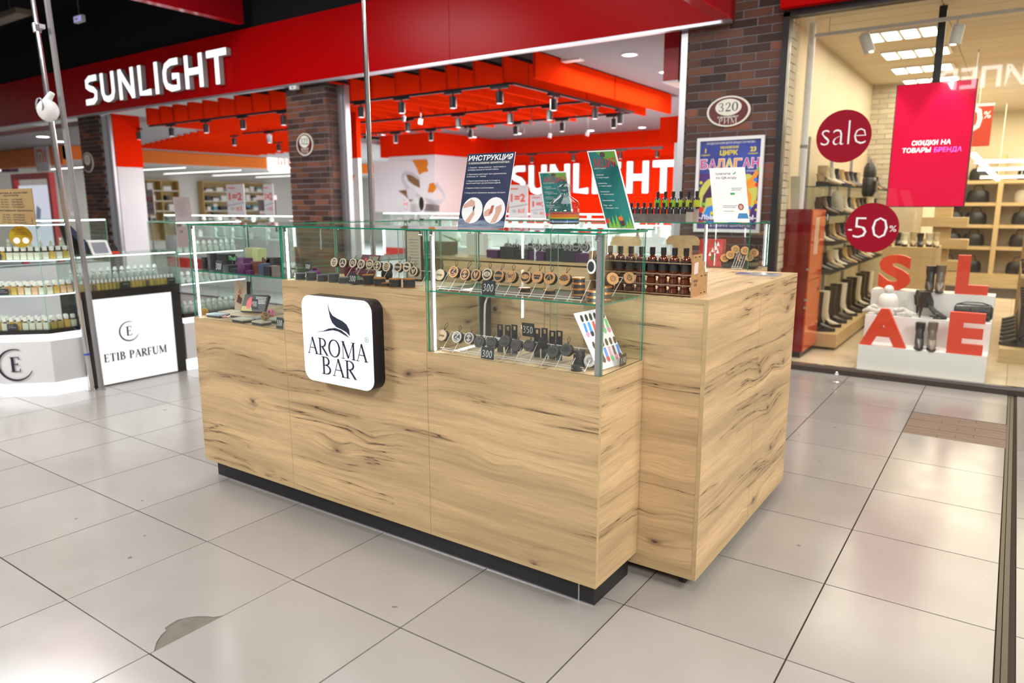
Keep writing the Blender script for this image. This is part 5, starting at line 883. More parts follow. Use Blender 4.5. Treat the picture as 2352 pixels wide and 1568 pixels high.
pm = at(54, 843, 'y', 2.37); monogram(t, V(-6.516, 2.26, .265)+ch*.115+V(.004, -.004, 0)*.9, ch, .125, M_INK)
mS = mat('gold_sticker', (.65, .42, .03), .3, .5)
def on_x(px, py, x): return at(px, py, 'x', x)
c = at(121, 541, 'y', 2.47); cc = V(-6.516, 2.26, 0); s_ = (c-cc).dot(ch); c = cc+ch*.27+Z*at(121, 541, 'x', -6.32).z; nrm = V(.004, -.004, 0)
t2 = thing('round_sticker', 'round gold sticker on the upper pane of the perfume tower', 'sticker', c+nrm*2); MB().prism(c+nrm*.6, ch, Z, ell(0, 0, .082, .082, 30), 0, .002).build('disc', mS, t2)
MB().strip(c+nrm*.6, ch, Z, [(-.045, .018), (.045, .018)], .006, .0025).strip(c+nrm*.6, ch, Z, [(-.035, .032), (.035, .032)], .005, .0025).strip(c+nrm*.6, ch, Z, [(-.02, .055), (.02, .055)], .008, .0025).build('writing', mat('sticker_brown', (.30, .16, .02), .5), t2)
for s in (-1, 1): MB().prism(c+nrm*.6+Z*(-.03), ch, Z, ell(s*.032, 0, .024, .024, 18), .002, .003).build('white_field', M_PAPER, t2)
# right counter with the light box
t = thing('perfume_counter', 'black framed perfume counter with a large lit white panel', 'counter', (-6.4, 3.2, 0)); y0_, y1_ = 2.79, 3.64
MB().box((-6.60, y0_, .0), (XE-.004, y1_, .815)).build('body', M_BBAND, t)
for a, b in (((y0_, 0), (2.842, .815)), ((3.556, 0), (y1_, .815)), ((2.842, .746), (3.556, .815))): MB().box((XE-.004, a[0], a[1]), (XE+.006, b[0], b[1])).build('frame_bar', M_BBAND, t)
MB().box((XE-.004, 2.844, .012), (XE+.002, 3.554, .744)).build('lit_panel', mat('lit_panel', (.2, .2, .2), .3, emit=.78, ecol=(.98, .985, 1)), t)
q = at(297, 760, 'x', XE+.003); monogram(t, q, Y, .083, M_INK); zl_ = at(300, 822, 'x', XE).z
for s, dy, wd in (('ETIB', -.1845, .181), ('PARFUM', .1075, .335)): mb = MB(); serif(mb, s, V(XE+.003, 3.19+dy, zl_), Y, Z, .068, wd=wd, track=.09, k=1.5); mb.build('lettering', M_INK, t)
for a, b in (((XE-.008, y0_, .815), (XE-.003, y1_, 1.10)), ((-6.60, y0_, .815), (-6.595, y1_, 1.10)), ((-6.595, y0_, .815), (XE-.008, y0_+.005, 1.10)), ((-6.595, y1_-.005, .815), (XE-.008, y1_, 1.10)), ((-6.60, y0_, 1.10), (XE, y1_, 1.106))): MB().pane(a, b).build('pane', G2, t)
MB().box((XE-.022, y0_+.006, 1.092), (XE-.010, y1_-.006, 1.0995)).build('led_strip', M_LEDB, t)
# second tower behind
t = thing('perfume_tower', 'white perfume tower behind the lit counter, partly hidden by the oak kiosk', 'display stand', (-6.4, 3.9, 0)); ya, yb_ = 3.66, 4.35
MB().box((-6.7, ya, 0), (XE, yb_, .10)).build('lit_base', M_GLOW, t); MB().box((-6.7, ya, .10), (XE-.004, yb_, .44)).build('cabinet', M_SW, t); MB().box((-6.7, ya, .44), (XE, yb_, .49)).build('lit_band', M_GLOW, t); MB().box((-6.7, ya, .49), (XE-.002, yb_, .53)).build('black_band', M_BBAND, t)
for z in (.80, 1.08, 1.36): MB().pane((-6.7, ya, z), (XE, yb_, z+.006)).build('glass_shelf', G2, t); MB().box((XE-.02, ya+.01, z-.006), (XE-.012, yb_-.01, z-.001)).build('led_strip', M_LEDB, t)
MB().pane((XE-.006, ya, .53), (XE-.001, yb_, 1.36)).build('pane', G2, t); MB().pane((-6.7, ya, .53), (XE-.006, ya+.005, 1.36)).build('pane', G2, t); MB().pane((-6.7, yb_-.005, .53), (XE-.006, yb_, 1.36)).build('pane', G2, t)
# back case of the stand
bx = -7.55; p = at(243, 503, 'x', bx); t = thing('perfume_case', 'glass case along the back of the perfume stand', 'showcase', (bx-.2, 3.2, 0)); MB().box((bx-.35, 2.65, 0), (bx, p.y, .95)).build('cabinet', M_SW, t)
MB().pane((bx-.005, 2.65, .95), (bx, p.y, p.z)).build('pane', G2, t); MB().pane((bx-.35, 2.65, p.z), (bx, p.y, p.z+.006)).build('top_pane', G2, t); MB().pane((bx-.35, p.y-.005, .95), (bx-.005, p.y, p.z)).build('pane', G2, t); MB().box((bx-.02, 2.65, p.z-.012), (bx-.01, p.y, p.z-.002)).build('led_strip', M_LEDB, t); MB().box((bx-.30, 2.67, 1.05), (bx-.04, p.y-.03, 1.12)).build('black_tray', M_BLK, t)
PBM = [mat('perfume_clear', (.62, .64, .52), .08, coat=.4), mat('perfume_gold', (.52, .38, .10), .08, coat=.4), mat('perfume_olive', (.34, .28, .08), .08, coat=.4), mat('perfume_peach', (.66, .42, .26), .1, coat=.4), mat('perfume_dark', (.14, .12, .09), .08, coat=.4)]
CAPW = mat('white_cap', (.80, .80, .76), .3); GOLDB = mat('gold_band', (.75, .38, .03), .3, .5)
def perf(w_, h, m_, bandm):
    hb = h*.55; return [('body', MB().box((-w_/2, -w_*.35, 0), (w_/2, w_*.35, hb)).mesh('body', m_)), ('collar', MB().cone((0, 0, hb), (0, 0, hb+h*.13), w_*.26, n=10).mesh('collar', bandm, True)), ('cap', MB().box((-w_*.32, -w_*.3, hb+h*.13), (w_*.32, w_*.3, h)).mesh('cap', CAPW))]
SETS = [perf(.040, .098, m_, GOLDB if i % 2 else mat('dark_collar', (.06, .05, .04), .4)) for i, m_ in enumerate(PBM)]; SMALL = [perf(.024, .085, m_, GOLDB) for m_ in PBM]
path = [V(-6.90, 2.305, 0), V(-6.535, 2.305, 0), V(-6.288, 2.55, 0), V(-6.288, 2.755, 0)]
def walk(pts, step):
    out = []; left = 0
    for a, b in zip(pts, pts[1:]):
        d = b-a; L_ = d.length; s = left
        while s < L_: out.append((a+d*(s/L_), math.atan2(d.y, d.x))); s += step
        left = s-L_
    return out
rd = random.Random(5)
for z, nm, row in ((1.0961, 'top', [0, 0, 0, 1, 0, 0]), (.8211, 'middle', [0, 3, 0, 1, 0, 2]), (.5405, 'lowest', [0, 0, 1, 0, 0, 2])):
    W2 = walk(path, .050)
    for i, (p, a) in enumerate(W2): bottle(SETS[rd.choice(row)], p+Z*z, f'perfume bottle with white cap, {ORD[i]} from the left on the {nm} tower shelf', f'perfume bottles on the {nm} tower shelf', a, 'perfume_bottle', 'perfume bottle')
    if nm != 'top':
        for i, (p, a) in enumerate(walk([q+V(-.055, .06, 0) for q in path], .054)[:-1]): bottle(SETS[rd.choice(row)], p+Z*z, f'perfume bottle, {ORD[i]} from the left in the back row of the {nm} tower shelf', f'perfume bottles on the {nm} tower shelf', a, 'perfume_bottle', 'perfume bottle')
for i in range(25): bottle(SMALL[(1, 1, 2, 4, 1, 2, 1)[i % 7]], (XE-.05, 2.825+i*.0325, .8155), f'small amber perfume sample, {ORD[i]} from the left in the lit counter', 'perfume samples in the counter', math.pi/2, 'perfume_sample', 'perfume bottle')
DEC = [('body', MB().lathe([(.022, 0), (.026, .01), (.02, .05), (.009, .06)], n=10).mesh('body', mat('decanter_glass', (.55, .60, .58), .08, coat=.5), True)), ('stopper', MB().lathe([(.008, .058), (.02, .075), (.012, .10), (0, .104)], n=8).mesh('stopper', mat('stopper_glass', (.80, .83, .82), .08, coat=.5)))]
for i in range(13): bottle(DEC, (-6.50, 2.86+i*.06, .88), f'clear glass decanter with faceted stopper, {ORD[i]} from the left in the counter', 'decanters in the counter', 0, 'decanter', 'decanter')
t = thing('decanter_step', 'dark step under the decanters inside the lit counter', 'riser', (-6.5, 3.2, .8155)); MB().box((-6.56, 2.82, .8155), (-6.44, 3.62, .876)).build('board', mat('smoked_board', (.10, .11, .11), .4), t); MB().box((-6.44, 2.82, .8155), (-6.437, 3.62, .878)).build('front_edge', M_GREY, t)
for z, nm in ((.5305, 'lowest'), (.8061, 'middle'), (1.0861, 'top')):
    for i in range(10): bottle(DEC, (XE-.08, ya+.06+i*.062, z+.0005), f'clear decanter, {ORD[i]} from the left on the {nm} shelf of the rear tower', 'decanters in the rear tower', 0, 'decanter', 'decanter')
for i in range(8): bottle(SMALL[0], (bx-.10, 2.76+i*.09, 1.1205), f'white capped bottle, {ORD[i]} from the left in the back case of the perfume stand', 'bottles in the back case', math.pi/2, 'perfume_sample', 'perfume bottle')
for px, py, z, lb in ((31, 586, 1.0965, 'top'), (37, 672, .8215, 'middle'), (46, 747, .541, 'lowest')):
    c = V(-6.516, 2.26, z)+ch*((px-10)/120*.384)+V(-.014, .014, 0); t = thing('price_card', f'small dark price card on the {lb} shelf of the perfume tower', 'price card', c, group='dark price cards of the perfume stand'); MB().prism(c, ch, Z, rrect(.075, .05, .006, 3, 0, .025), 0, .003).build('card', M_SLATE, t); MB().strip(c, ch, Z, [(-.028, .035), (.01, .035)], .005, .0035).strip(c, ch, Z, [(-.028, .022), (.028, .022)], .005, .0035).build('writing', M_GREY, t)
for i, yy in enumerate((3.17, 3.58)): t = thing('price_card', f'small dark price card {("in the middle", "at the right end")[i]} of the lit counter', 'price card', (XE-.02, yy, .8155), group='dark price cards of the perfume stand'); MB().prism(V(XE-.02, yy, .8155), Y, Z, rrect(.075, .055, .005, 3, 0, .0275), 0, .003).build('card', M_SLATE, t); MB().strip(V(XE-.02, yy, .8155), Y, Z, [(-.025, .035), (.025, .035)], .005, .0035).build('writing', M_GREY, t)
# boards and machines on the stand
A, B = at(-14, 517, 'y', 2.33), at(81, 514, 'y', 2.33); zt = 1.3715; A.z = zt; h = at(80, 432, 'y', 2.33).z-zt; w_ = B.x-A.x; t = thing('price_board', 'tan price board with black writing on top of the perfume tower', 'sign board', (A.x+w_/2, 2.33, zt)); A = V(A.x, 2.33, zt)
MB().box((A.x, 2.33, zt), (A.x+w_, 2.338, zt+h)).build('board', noisy('tan_board', (.36, .24, .10), (.42, .29, .13), (3, 3, 3), .45), t)
for s, v, ww, hh in (('Женские и мужские', .87, .78, .050), ('ароматы', .80, .36, .050), ('15 мл - 1200руб', .69, .50, .045), ('30 мл - 2400руб', .62, .52, .045), ('50 мл - 3200руб', .55, .52, .045), ('100 мл - 3700руб', .48, .56, .045), ('Селективные ароматы', .38, .92, .052), ('15 мл - 1890руб', .26, .52, .045), ('30 мл - 3290руб', .19, .52, .045), ('50 мл - 3890руб', .12, .52, .045), ('100 мл - 4990руб', .05, .58, .045)): write('writing', s, A+X*w_*.52+Z*h*v, X, Z, M_INK, t, wd=w_*ww, h=h*hh, d=.0008, bold=.01, res=1)
MB().box((A.x+w_*.94, 2.3285, zt+h*.02), (A.x+w_*.946, 2.33, zt+h*.2)).box((A.x+w_*.6, 2.3285, zt+h*.02), (A.x+w_*.94, 2.33, zt+h*.026)).build('corner_line', M_INK, t)
zc = 1.1065
c = at(223, 582, 'x', -6.36); t = thing('receipt_printer', 'white wedge shaped receipt printer on the lit perfume counter', 'printer', (-6.36, c.y, zc)); MB().prism(V(-6.47, c.y-.075, zc), X, Z, [(0, 0), (.20, 0), (.13, .115), (.03, .115)], -.155, 0).build('body', mat('printer_white', (.66, .66, .64), .4), t)
ey = V(-.07, 0, .115).normalized(); MB().prism(V(-6.2699, c.y-.055, zc+.005), Y, ey, [(0, .01), (.11, .01), (.11, .11), (0, .11)], .0005, .004).build('front_screen', mat('printer_grey', (.20, .20, .24), .25), t); MB().prism(V(-6.47, c.y-.076, zc), X, Z, [(.01, .004), (.18, .004), (.12, .105), (.035, .105)], 0, .001).build('side_cheek', mat('printer_dark', (.05, .055, .05), .5), t)
c = at(259, 582, 'x', -6.33); t = thing('card_terminal', 'black and red card terminal beside the receipt printer', 'terminal', (-6.33, c.y, zc)); MB().prism(V(-6.37, c.y-.035, zc), Y, Z, [(0, 0), (.075, 0), (.07, .05), (.045, .085), (.02, .085), (0, .05)], 0, .06).build('body', M_BLK, t); MB().box((-6.31, c.y-.036, zc), (-6.30, c.y+.041, zc+.022)).build('red_front', mat('terminal_red', (.6, .03, .01), .4), t)
c = at(185, 585, 'x', -6.40); c.y += .03; t = thing('tablet', 'dark tablet on a stand at the left end of the lit counter', 'tablet', (-6.40, c.y-.05, zc)); MB().prism(V(-6.46, c.y-.10, zc), Y, Z, [(0, 0), (.09, 0), (.11, .05), (.03, .22), (-.05, .26)], 0, .02).build('stand', M_BLK, t); MB().prism(V(-6.40, c.y-.10, zc+.25), V(.1, .62, -.78).normalized(), V(.6, .3, .3).normalized(), [(0, 0), (.27, 0), (.27, .01), (0, .01)], -.0, .06).build('screen', mat('tablet_screen', (.02, .04, .07), .15, emit=.05, ecol=(.05, .15, .35)), t)
for (bl, br_, tr, y_, mt, lb) in (((404, 500), (441, 497), (397, 452), -6.3, mat('mauve_card', (.36, .29, .30), .5), 'leaning mauve price sheet on the rear perfume tower'), ((163, 494), (181, 494), (156, 462), -7.6, mat('grey_card', (.40, .36, .37), .5), 'leaning grey card on the back case of the perfume stand')):
    A, B, D = at(*bl, 'x', y_), at(*br_, 'x', y_), at(*tr, 'x', y_); A.z = B.z = (1.3665 if y_ > -7 else at(*bl, 'x', y_).z); ey = D-A; t = thing('price_board', lb, 'sign board', (A+B)/2); MB().prism(A, (B-A).normalized(), (ey-(B-A).normalized()*ey.dot((B-A).normalized())*0).normalized(), [(0, 0), ((B-A).length, 0), ((B-A).length, ey.length), (0, ey.length)], -.004, 0).build('board', mt, t)
    mb = MB(); L_ = ey.length; w_ = (B-A).length; [mb.strip(A, (B-A).normalized(), ey.normalized(), [(w_*.15, L_*(.85-.09*k)), (w_*(.8-.1*(k % 3)), L_*(.85-.09*k))], L_*.02, .0012) for k in range(8)]; o = mb.build('writing', M_GREY, t); o['kind'] = 'stuff'
A = at(425, 567, 'x', XE+.012); B = at(441, 566, 'x', XE+.012); D = at(419, 520, 'x', XE+.012); t = thing('price_board', 'narrow mauve price sheet on the pane of the rear tower', 'sign board', (A+B)/2); MB().prism(V(XE+.002, A.y-.06, A.z), Y, Z, [(0, 0), (.14, 0), (.13, D.z-A.z), (-.01, D.z-A.z)], 0, .002).build('board', mat('mauve_card', (.36, .29, .30), .5), t); write('number', '09', V(XE+.004, A.y-.02, D.z-.06), Y, Z, M_INK, t, h=.026, d=.0008)
# ================================================================== red jewellery shop and the phone shop beyond
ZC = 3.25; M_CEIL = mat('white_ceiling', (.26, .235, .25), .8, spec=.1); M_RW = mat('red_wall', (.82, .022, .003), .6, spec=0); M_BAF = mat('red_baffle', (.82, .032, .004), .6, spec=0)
YBK = 16.2; XBL = -11.68; YBF = 13.6
struct(MB().box((-4.70, 7.05, ZC), (-1.95, YBK, ZC+.1)).box((-14.3, 11.6, ZC), (-4.70, YBK, ZC+.1)).build('ceiling_jewellery_shop', M_CEIL))
struct(MB().box((-13.6, 7.05, 3.75), (-4.70, 11.6, 3.8)).build('ceiling_void', M_VOID))
struct(MB().box((XBL, YBK, 0), (-1.9, YBK+.1, ZC)).build('wall_jewellery_back', M_RW)); struct(MB().box((-3.0+.05, 7.3, 0), (-2.74, YBK, ZC)).build('wall_jewellery_right', M_WHT))
blk = struct(MB().box((-13.5, YBF, 2.72), (XBL, YBK+.1, ZC)).build('wall_jewellery_block', M_RW)); struct(MB().box((-13.2, YBF-.02, 0), (XBL+.02, YBK+.1, 2.72)).build('wall_jewellery_niche', mat('niche_white', (.74, .70, .71), .5)))
struct(MB().box((-13.75, 6.97, 0), (-13.6, 7.45, 2.22)).build('wall_jewellery_left', mat('niche_white', (.74, .70, .71), .5))); struct(MB().box((-13.76, 6.965, 2.22), (-13.59, 7.46, 3.15)).build('wall_jewellery_left_top', M_RW))
# right portal: hanging red block, white post, red box
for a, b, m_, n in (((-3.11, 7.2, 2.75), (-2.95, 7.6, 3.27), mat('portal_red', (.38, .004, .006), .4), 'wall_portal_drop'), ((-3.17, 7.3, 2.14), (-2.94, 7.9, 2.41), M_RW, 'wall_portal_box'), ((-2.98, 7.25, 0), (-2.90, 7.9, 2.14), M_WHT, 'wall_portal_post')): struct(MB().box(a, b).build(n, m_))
struct(MB().box((-3.112, 7.198, 2.735), (-2.948, 7.602, 2.749)).build('trim_portal', M_WHT))
bf = sempty('ceiling_baffles', (-9, 9.4, 3.1))
me_b = {L_: MB().box((-.018, 0, 0), (.018, L_, .30)).mesh('baffle', M_BAF) for L_ in (2.02, 2.0)}
for i in range(20):
    x = -4.806-.443*i
    for y, L_ in ((7.4, 2.02), (9.46, 2.0)):
        o = link('baffle', me_b[L_], bf); o.matrix_parent_inverse = INV[bf]; o.location = (x, y, 2.97+random.uniform(-.008, .008))
    if i < 14: MB().box((x-.01, 7.5, 3.27), (x+.01, 11.4, 3.31)).build('carrier_rail', M_VOID, bf)
for i in range(12):                               # slats go on over the far left, behind the pillar
    o = link('baffle', me_b[2.0], bf); o.matrix_parent_inverse = INV[bf]; o.location = (-13.7-.443*i, 8.85+.12*i, 2.97); o.scale = (1, 2.1-.03*i, 1)
# track lights
zt = 2.93; M_TRK = mat('track_black', (.012, .012, .014), .4)
def track(label, a, b, spots, z=zt, off=.06, white=False, sc=1.0):
    a, b = V(*a, z), V(*b, z); d = (b-a).normalized(); t = thing('track_light', label, 'track light', (a+b)/2, group='black track lights'); mt = M_TRK if not white else M_WHT
    n = V(-d.y, d.x, 0)*.017; MB().add([a-n-Z*.0, b-n, b+n, a+n, a-n+Z*.03, b-n+Z*.03, b+n+Z*.03, a+n+Z*.03], [(0, 1, 2, 3), (7, 6, 5, 4), (0, 4, 5, 1), (1, 5, 6, 2), (2, 6, 7, 3), (3, 7, 4, 0)]).build('rail', mt, t)
    for e in (.1, .9): p = a+(b-a)*e; MB().cone(p+Z*.03, (p.x, p.y, ZC if z < 3.2 else z+.1), .004, n=6).build('hanger', mt, t)
    for s in spots:
        p = a+(b-a)*s; sp = MB().cone(p-Z*.06*sc, p-Z*.20*sc, .045*sc, n=18).build('spotlight', mt, t, True); MB().cone(p-Z*.2005*sc, p-Z*.202*sc, .036*sc, n=16).build('lens', mat('spot_lens', (1, 1, 1), .5, emit=1), sp)
        MB().box((p.x-.11*abs(d.x)-.02, p.y-.11*abs(d.y)-.02, p.z-.03), (p.x+.11*abs(d.x)+.02, p.y+.11*abs(d.y)+.02, p.z-.001)).cone(p-Z*.03, p-Z*.07*sc, .012, n=8).build('adapter', mt, sp)
    return t
YN, YMID, YFR, XR = 7.42, 9.25, 10.75, -5.12
def fr(px, y): # fraction along a level track at depth y
    return px
def spots_px(pxs, y, xa, xb, py=230): return [(at(p, py, 'y', y).x-xa)/(xb-xa) for p in pxs]
track('nearest black track light with spotlights along the shop front', (-13.2, YN), (XR-.03, YN), spots_px((310, 388, 469, 555, 650, 831, 925, 1044, 1152), YN, -13.2, XR))
track('middle black track light under the red ceiling slats', (-13.0, YMID), (XR-.03, YMID), spots_px((534, 616, 938, 1055, 1175, 1266), YMID, -13.0, XR, 270))
track('rear black track light at the end of the red ceiling slats', (-13.0, YFR), (XR-.03, YFR), spots_px((637, 803, 909, 991, 1082, 1187, 1294, 1413), YFR, -13.0, XR, 290))
track('black track light running into the depth at the right of the slats', (XR, YN), (XR, YFR), [.28, .62, .86])
track('short black track light in front of the red back wall', (-11.2, 15.2), (-6.5, 15.2), [.03, .27, .52, .78, .97], z=2.75)
for i, (px, py, y) in enumerate(((926, 278, 8.3), (965, 285, 8.6), (1072, 303, 10.2), (1200, 305, 10.6), (1218, 287, 10), (1262, 316, 12), (1348, 312, 12))):
    p = at(px, py, 'y', y); t = thing('spot_camera', f'small white ceiling camera or spot in the jewellery shop, {ORD[i]} from the left', 'ceiling spot', p, group='white ceiling spots'); MB().cone(p, p+V(.02, 0, .07), .034, .03, 12).build('head', M_CEIL, t, True); MB().cone(p+V(.02, 0, .07), (p.x+.02, p.y, 3.75 if p.y < 11.6 else ZC), .005, n=6).build('stem', M_TRK, t)
for i, (px, py, tp) in enumerate(((1315, 127, 'box'), (1415, 130, 'box2'))):
    p = at(px, py, 'y', 8.0+.6*i); t = thing('ceiling_sensor', ('white wireless access box hanging from the white ceiling', 'white projector arm under the white ceiling panel')[i], 'device', p, group='devices under the white ceiling'); MB().box((p.x-.13, p.y-.06, p.z-.07), (p.x+.13, p.y+.06, p.z+.07)).build('case', M_WHT, t); MB().cone(p+V(-.08, 0, .07), (p.x-.08, p.y, ZC), .005, n=6).build('hanger', M_GREY, t); MB().cone(p+V(.08, 0, .07), (p.x+.08, p.y, ZC), .005, n=6).build('hanger', M_GREY, t)
for i, (px, py, y) in enumerate(((1446, 124, 0), (1530, 164, 0), (1087, 314, 0), (1190, 306, 0), (1357, 299, 0), (1475, 292, 0), (883, 308, 0))):
    p = at(px, py, 'z', ZC-.001)
    if p.y > YBK-.3: p = V(p.x*(YBK-.5)/p.y, YBK-.5, ZC-.001)
    t = thing('downlight', f'bright recessed downlight in the white shop ceiling, {ORD[i]} of those in view', 'downlight', p, group='recessed downlights'); MB().cone(p, p-Z*.012, .10, n=20).build('rim', M_WHT, t, True); MB().cone(p-Z*.012, p-Z*.014, .075, n=20).build('lens', mat('downlight_lens', (1, 1, 1), .5, emit=5), t)
# back wall lettering
a, b = at(1172, 452, 'y', YBK-.06), at(1549, 430, 'y', YBK-.06); t = thing('shop_sign', 'lit white capital letters on the red back wall of the jewellery shop', 'sign', ((a.x+b.x)/2, YBK, a.z)); grot(t, 'SUNLIGHT', V(a.x, YBK-.02, 1.80), X, Z, b.x-a.x, .74, .07, mat('lit_wall_letters', (.6, .6, .6), .4, emit=1.3, ecol=(.97, .98, 1)), M_SIDE)
# ring picture on the niche
def fp(cx, cy, y=YBF-.022): return at(780+cx*.12755, 340+cy*.12755, 'y', y)
p0, p1 = fp(640, 1150), fp(1830, 200); t = thing('ring_picture', 'white wall picture of a silver ring with amber splashes', 'picture', ((p0.x+p1.x)/2, YBF-.022, p0.z)); yy = YBF-.025
MB().box((p0.x, yy, p0.z), (XBL+.015, YBF-.02, 2.62)).build('panel', mat('picture_white', (.78, .75, .76), .5), t)
def fl(pts, m_, n, d=.004):
    P = [fp(*q, yy) for q in pts]; o = V(0, yy, 0); MB().prism(o, X, Z, [(q.x, q.z) for q in P], d, d+.003).build(n, m_, t)
M_AMB = mat('amber_print', (.72, .20, .01), .5); M_BRN = mat('brown_print', (.22, .12, .05), .5); M_SIL = mat('silver_print', (.58, .55, .58), .4)
fl([(1310, 215), (1420, 210), (1580, 205), (1600, 300), (1570, 330), (1600, 420), (1500, 440), (1440, 480), (1390, 360)], M_AMB, 'splash_print')
fl([(1060, 770), (1200, 750), (1230, 830), (1330, 940), (1260, 970), (1190, 860)], M_BRN, 'splash_print')
def band(pts, w_, m_, n, d): P = [fp(*q, yy) for q in pts]; MB().strip(V(0, yy, 0), X, Z, [(q.x, q.z) for q in P], w_, d).build(n, m_, t)
fl([(1200, 480), (1290, 480), (1440, 560), (1450, 720), (1330, 660), (1240, 590)], M_BRN, 'amber_facet'); fl([(1620, 640), (1700, 620), (1750, 720), (1690, 800), (1590, 800)], M_AMB, 'amber_facet')
band([(1210, 440), (1150, 480), (1140, 560), (1200, 680), (1320, 800), (1500, 910), (1700, 980), (1850, 960), (1900, 890), (1850, 780), (1740, 640)], .10, M_SIL, 'ring_print', .010); band([(1210, 440), (1320, 470), (1450, 560)], .07, M_SIL, 'ring_print', .010)
MB().prism(V(0, yy, 0), X, Z, [(q.x, q.z) for q in [fp(cx, cy, yy) for cx, cy in ell(1300, 820, 80, 110, 8)]], .012, .02).build('gem_print', mat('gem_print', (.72, .70, .74), .2), t)
fl([(1430, 1130), (1560, 1000), (1800, 1030), (1800, 1140)], mat('grey_print', (.24, .20, .21), .5), 'shadow_print')
c = fp(1490, 1000, YBF-.4); t2 = thing('oval_mirror', 'dark oval mirror on a stand before the ring picture', 'mirror', (c.x, YBF-.4, 1.348)); MB().prism(V(c.x, YBF-.4, c.z), X, Z, ell(0, 0, .10, .19, 24), 0, .03).build('rim', mat('mirror_rim', (.66, .60, .58), .4), t2); MB().prism(V(c.x, YBF-.4, c.z), X, Z, ell(0, 0, .08, .165, 24), .03, .034).build('glass', M_BLK, t2); MB().cone((c.x, YBF-.39, 1.3485), (c.x, YBF-.39, max(c.z-.17, 1.37)), .02, n=8).build('stem', M_WHT, t2)
# leaf panel at the left jamb of the right bay
a, b = at(797, 352, 'y', 8.2), at(828, 500, 'y', 8.2); t = thing('leaf_panel', 'narrow white panel with an orange maple leaf behind the middle pillar', 'panel', ((a.x+b.x)/2, 8.2, 0)); MB().box((a.x, 8.2, 0), (b.x, 8.26, 2.25)).build('panel', mat('niche_white', (.74, .70, .71), .5), t); MB().box((a.x, 8.19, 2.25), (b.x, 8.27, 2.95)).build('red_head', M_RW, t); c = at(808, 410, 'y', 8.2)
MB().prism(V(a.x, 8.2, c.z), X, Z, [(0, -.14), (.06, -.13), (.05, -.06), (.13, -.02), (.16, .06), (.11, .06), (.12, .13), (.06, .08), (.05, .2), (0, .16)], .001, .006).prism(V(a.x, 8.2, c.z-.30), X, Z, [(0, 0), (.13, .05), (.05, -.08)], .001, .006).build('leaf', M_AMB, t)
# glass counters with white busts
M_BUST = mat('white_bust', (.82, .80, .80), .4); BUST = [('base', MB().cone((0, 0, 0), (0, 0, .02), .04, n=10).mesh('base', M_BUST)), ('neck', MB().lathe([(.025, .02), (.02, .09), (.05, .13), (.03, .19), (0, .2)], n=10).mesh('neck', M_BUST, True))]
CUBE = [('block', MB().box((-.05, -.04, 0), (.05, .04, .10)).mesh('block', M_BUST)), ('pad', MB().box((-.035, -.03, .10), (.035, .03, .13)).mesh('pad', mat('pink_pad', (.7, .5, .5), .6)))]
k = 0
for lb, a, b, y in (('left', -14.2, -9.15, 8.1), ('right', -7.1, -3.3, 8.1), ('far', -12.9, -4.0, 13.0)):
    t = thing('jewellery_counter', f'white lit glass counter of the jewellery shop, {lb} one', 'counter', ((a+b)/2, y+.3, 0), group='jewellery counters'); MB().box((a, y, 0), (b, y+.55, .92)).build('base', mat('counter_white', (.72, .70, .71), .3), t); MB().box((a, y-.004, .30), (b, y, .50)).build('red_band', mat('counter_red', (.65, .03, .02), .4), t)
    MB().pane((a, y, .92), (b, y+.005, 1.34)).build('pane', G2, t); MB().pane((a, y, 1.34), (b, y+.55, 1.347)).build('top_pane', G2, t); MB().box((a+.02, y+.01, 1.328), (b-.02, y+.022, 1.338)).build('led_strip', M_LEDB, t); MB().pane((a, y, .92), (a+.005, y+.55, 1.34)).build('pane', G2, t); MB().pane((b-.005, y, .92), (b, y+.55, 1.34)).build('pane', G2, t)
    MB().box((a+.02, y+.36, .925), (b-.02, y+.54, 1.12)).build('white_step', M_BUST, t)
    n_ = int((b-a)/.27)
    for i in range(n_):
        k += 1; bottle(BUST if i % 3 else CUBE, (a+.15+i*.27, y+(.16 if i % 2 else .45), .921 if i % 2 else 1.1205), f'white jewellery display in the {lb} counter, {ORD[min(i, 37)]} from the left', 'white jewellery displays', 0, 'jewellery_bust', 'jewellery display')
def sale12(label, px, py, w_px, y, h=None, z0=1.348, post=False):
    a, b = at(px-w_px/2, py, 'y', y), at(px+w_px/2, py, 'y', y); w_ = b.x-a.x; h = h or w_*1.15; t = thing('offer_stand', label, 'sign', (a.x+w_/2, y, z0), group='red and white offer stands'); o = V(a.x, y, z0)
    MB().prism(o, X, Z, [(0, 0), (w_, 0), (w_, h), (0, h)], -.01, 0).build('card', mat('offer_card', (.66, .62, .64), .5), t); R2 = mat('offer_red', (.75, .05, .02), .5)
    write('offer', '1=2', o+X*w_*.5+Z*h*.48, X, Z, R2, t, wd=w_*.74, h=h*.26, d=.002, bold=.03); write('lettering', 'НА', o+X*w_*.30+Z*h*.14, X, Z, M_GREY, t, wd=w_*.22, h=h*.11, d=.002, bold=.02); write('lettering', 'ВСЁ', o+X*w_*.68+Z*h*.14, X, Z, R2, t, wd=w_*.34, h=h*.11, d=.002, bold=.02)
    if post: MB().cone((a.x+w_/2, y+.02, 0), (a.x+w_/2, y+.02, z0+h*.9), .015, n=8).build('post', M_GREY, t); MB().cone((a.x+w_/2, y+.02, 0), (a.x+w_/2, y+.02, .015), .16, n=16).build('foot', M_GREY, t)
    MB().strip(o, X, Z, [(0, h*.30), (w_, h*.40)], h*.025, .002).build('slant_line', M_GREY, t); MB().strip(o, X, Z, [(w_*.1, h*.88), (w_*.5, h*.88)], h*.035, .002).build('red_line', R2, t)
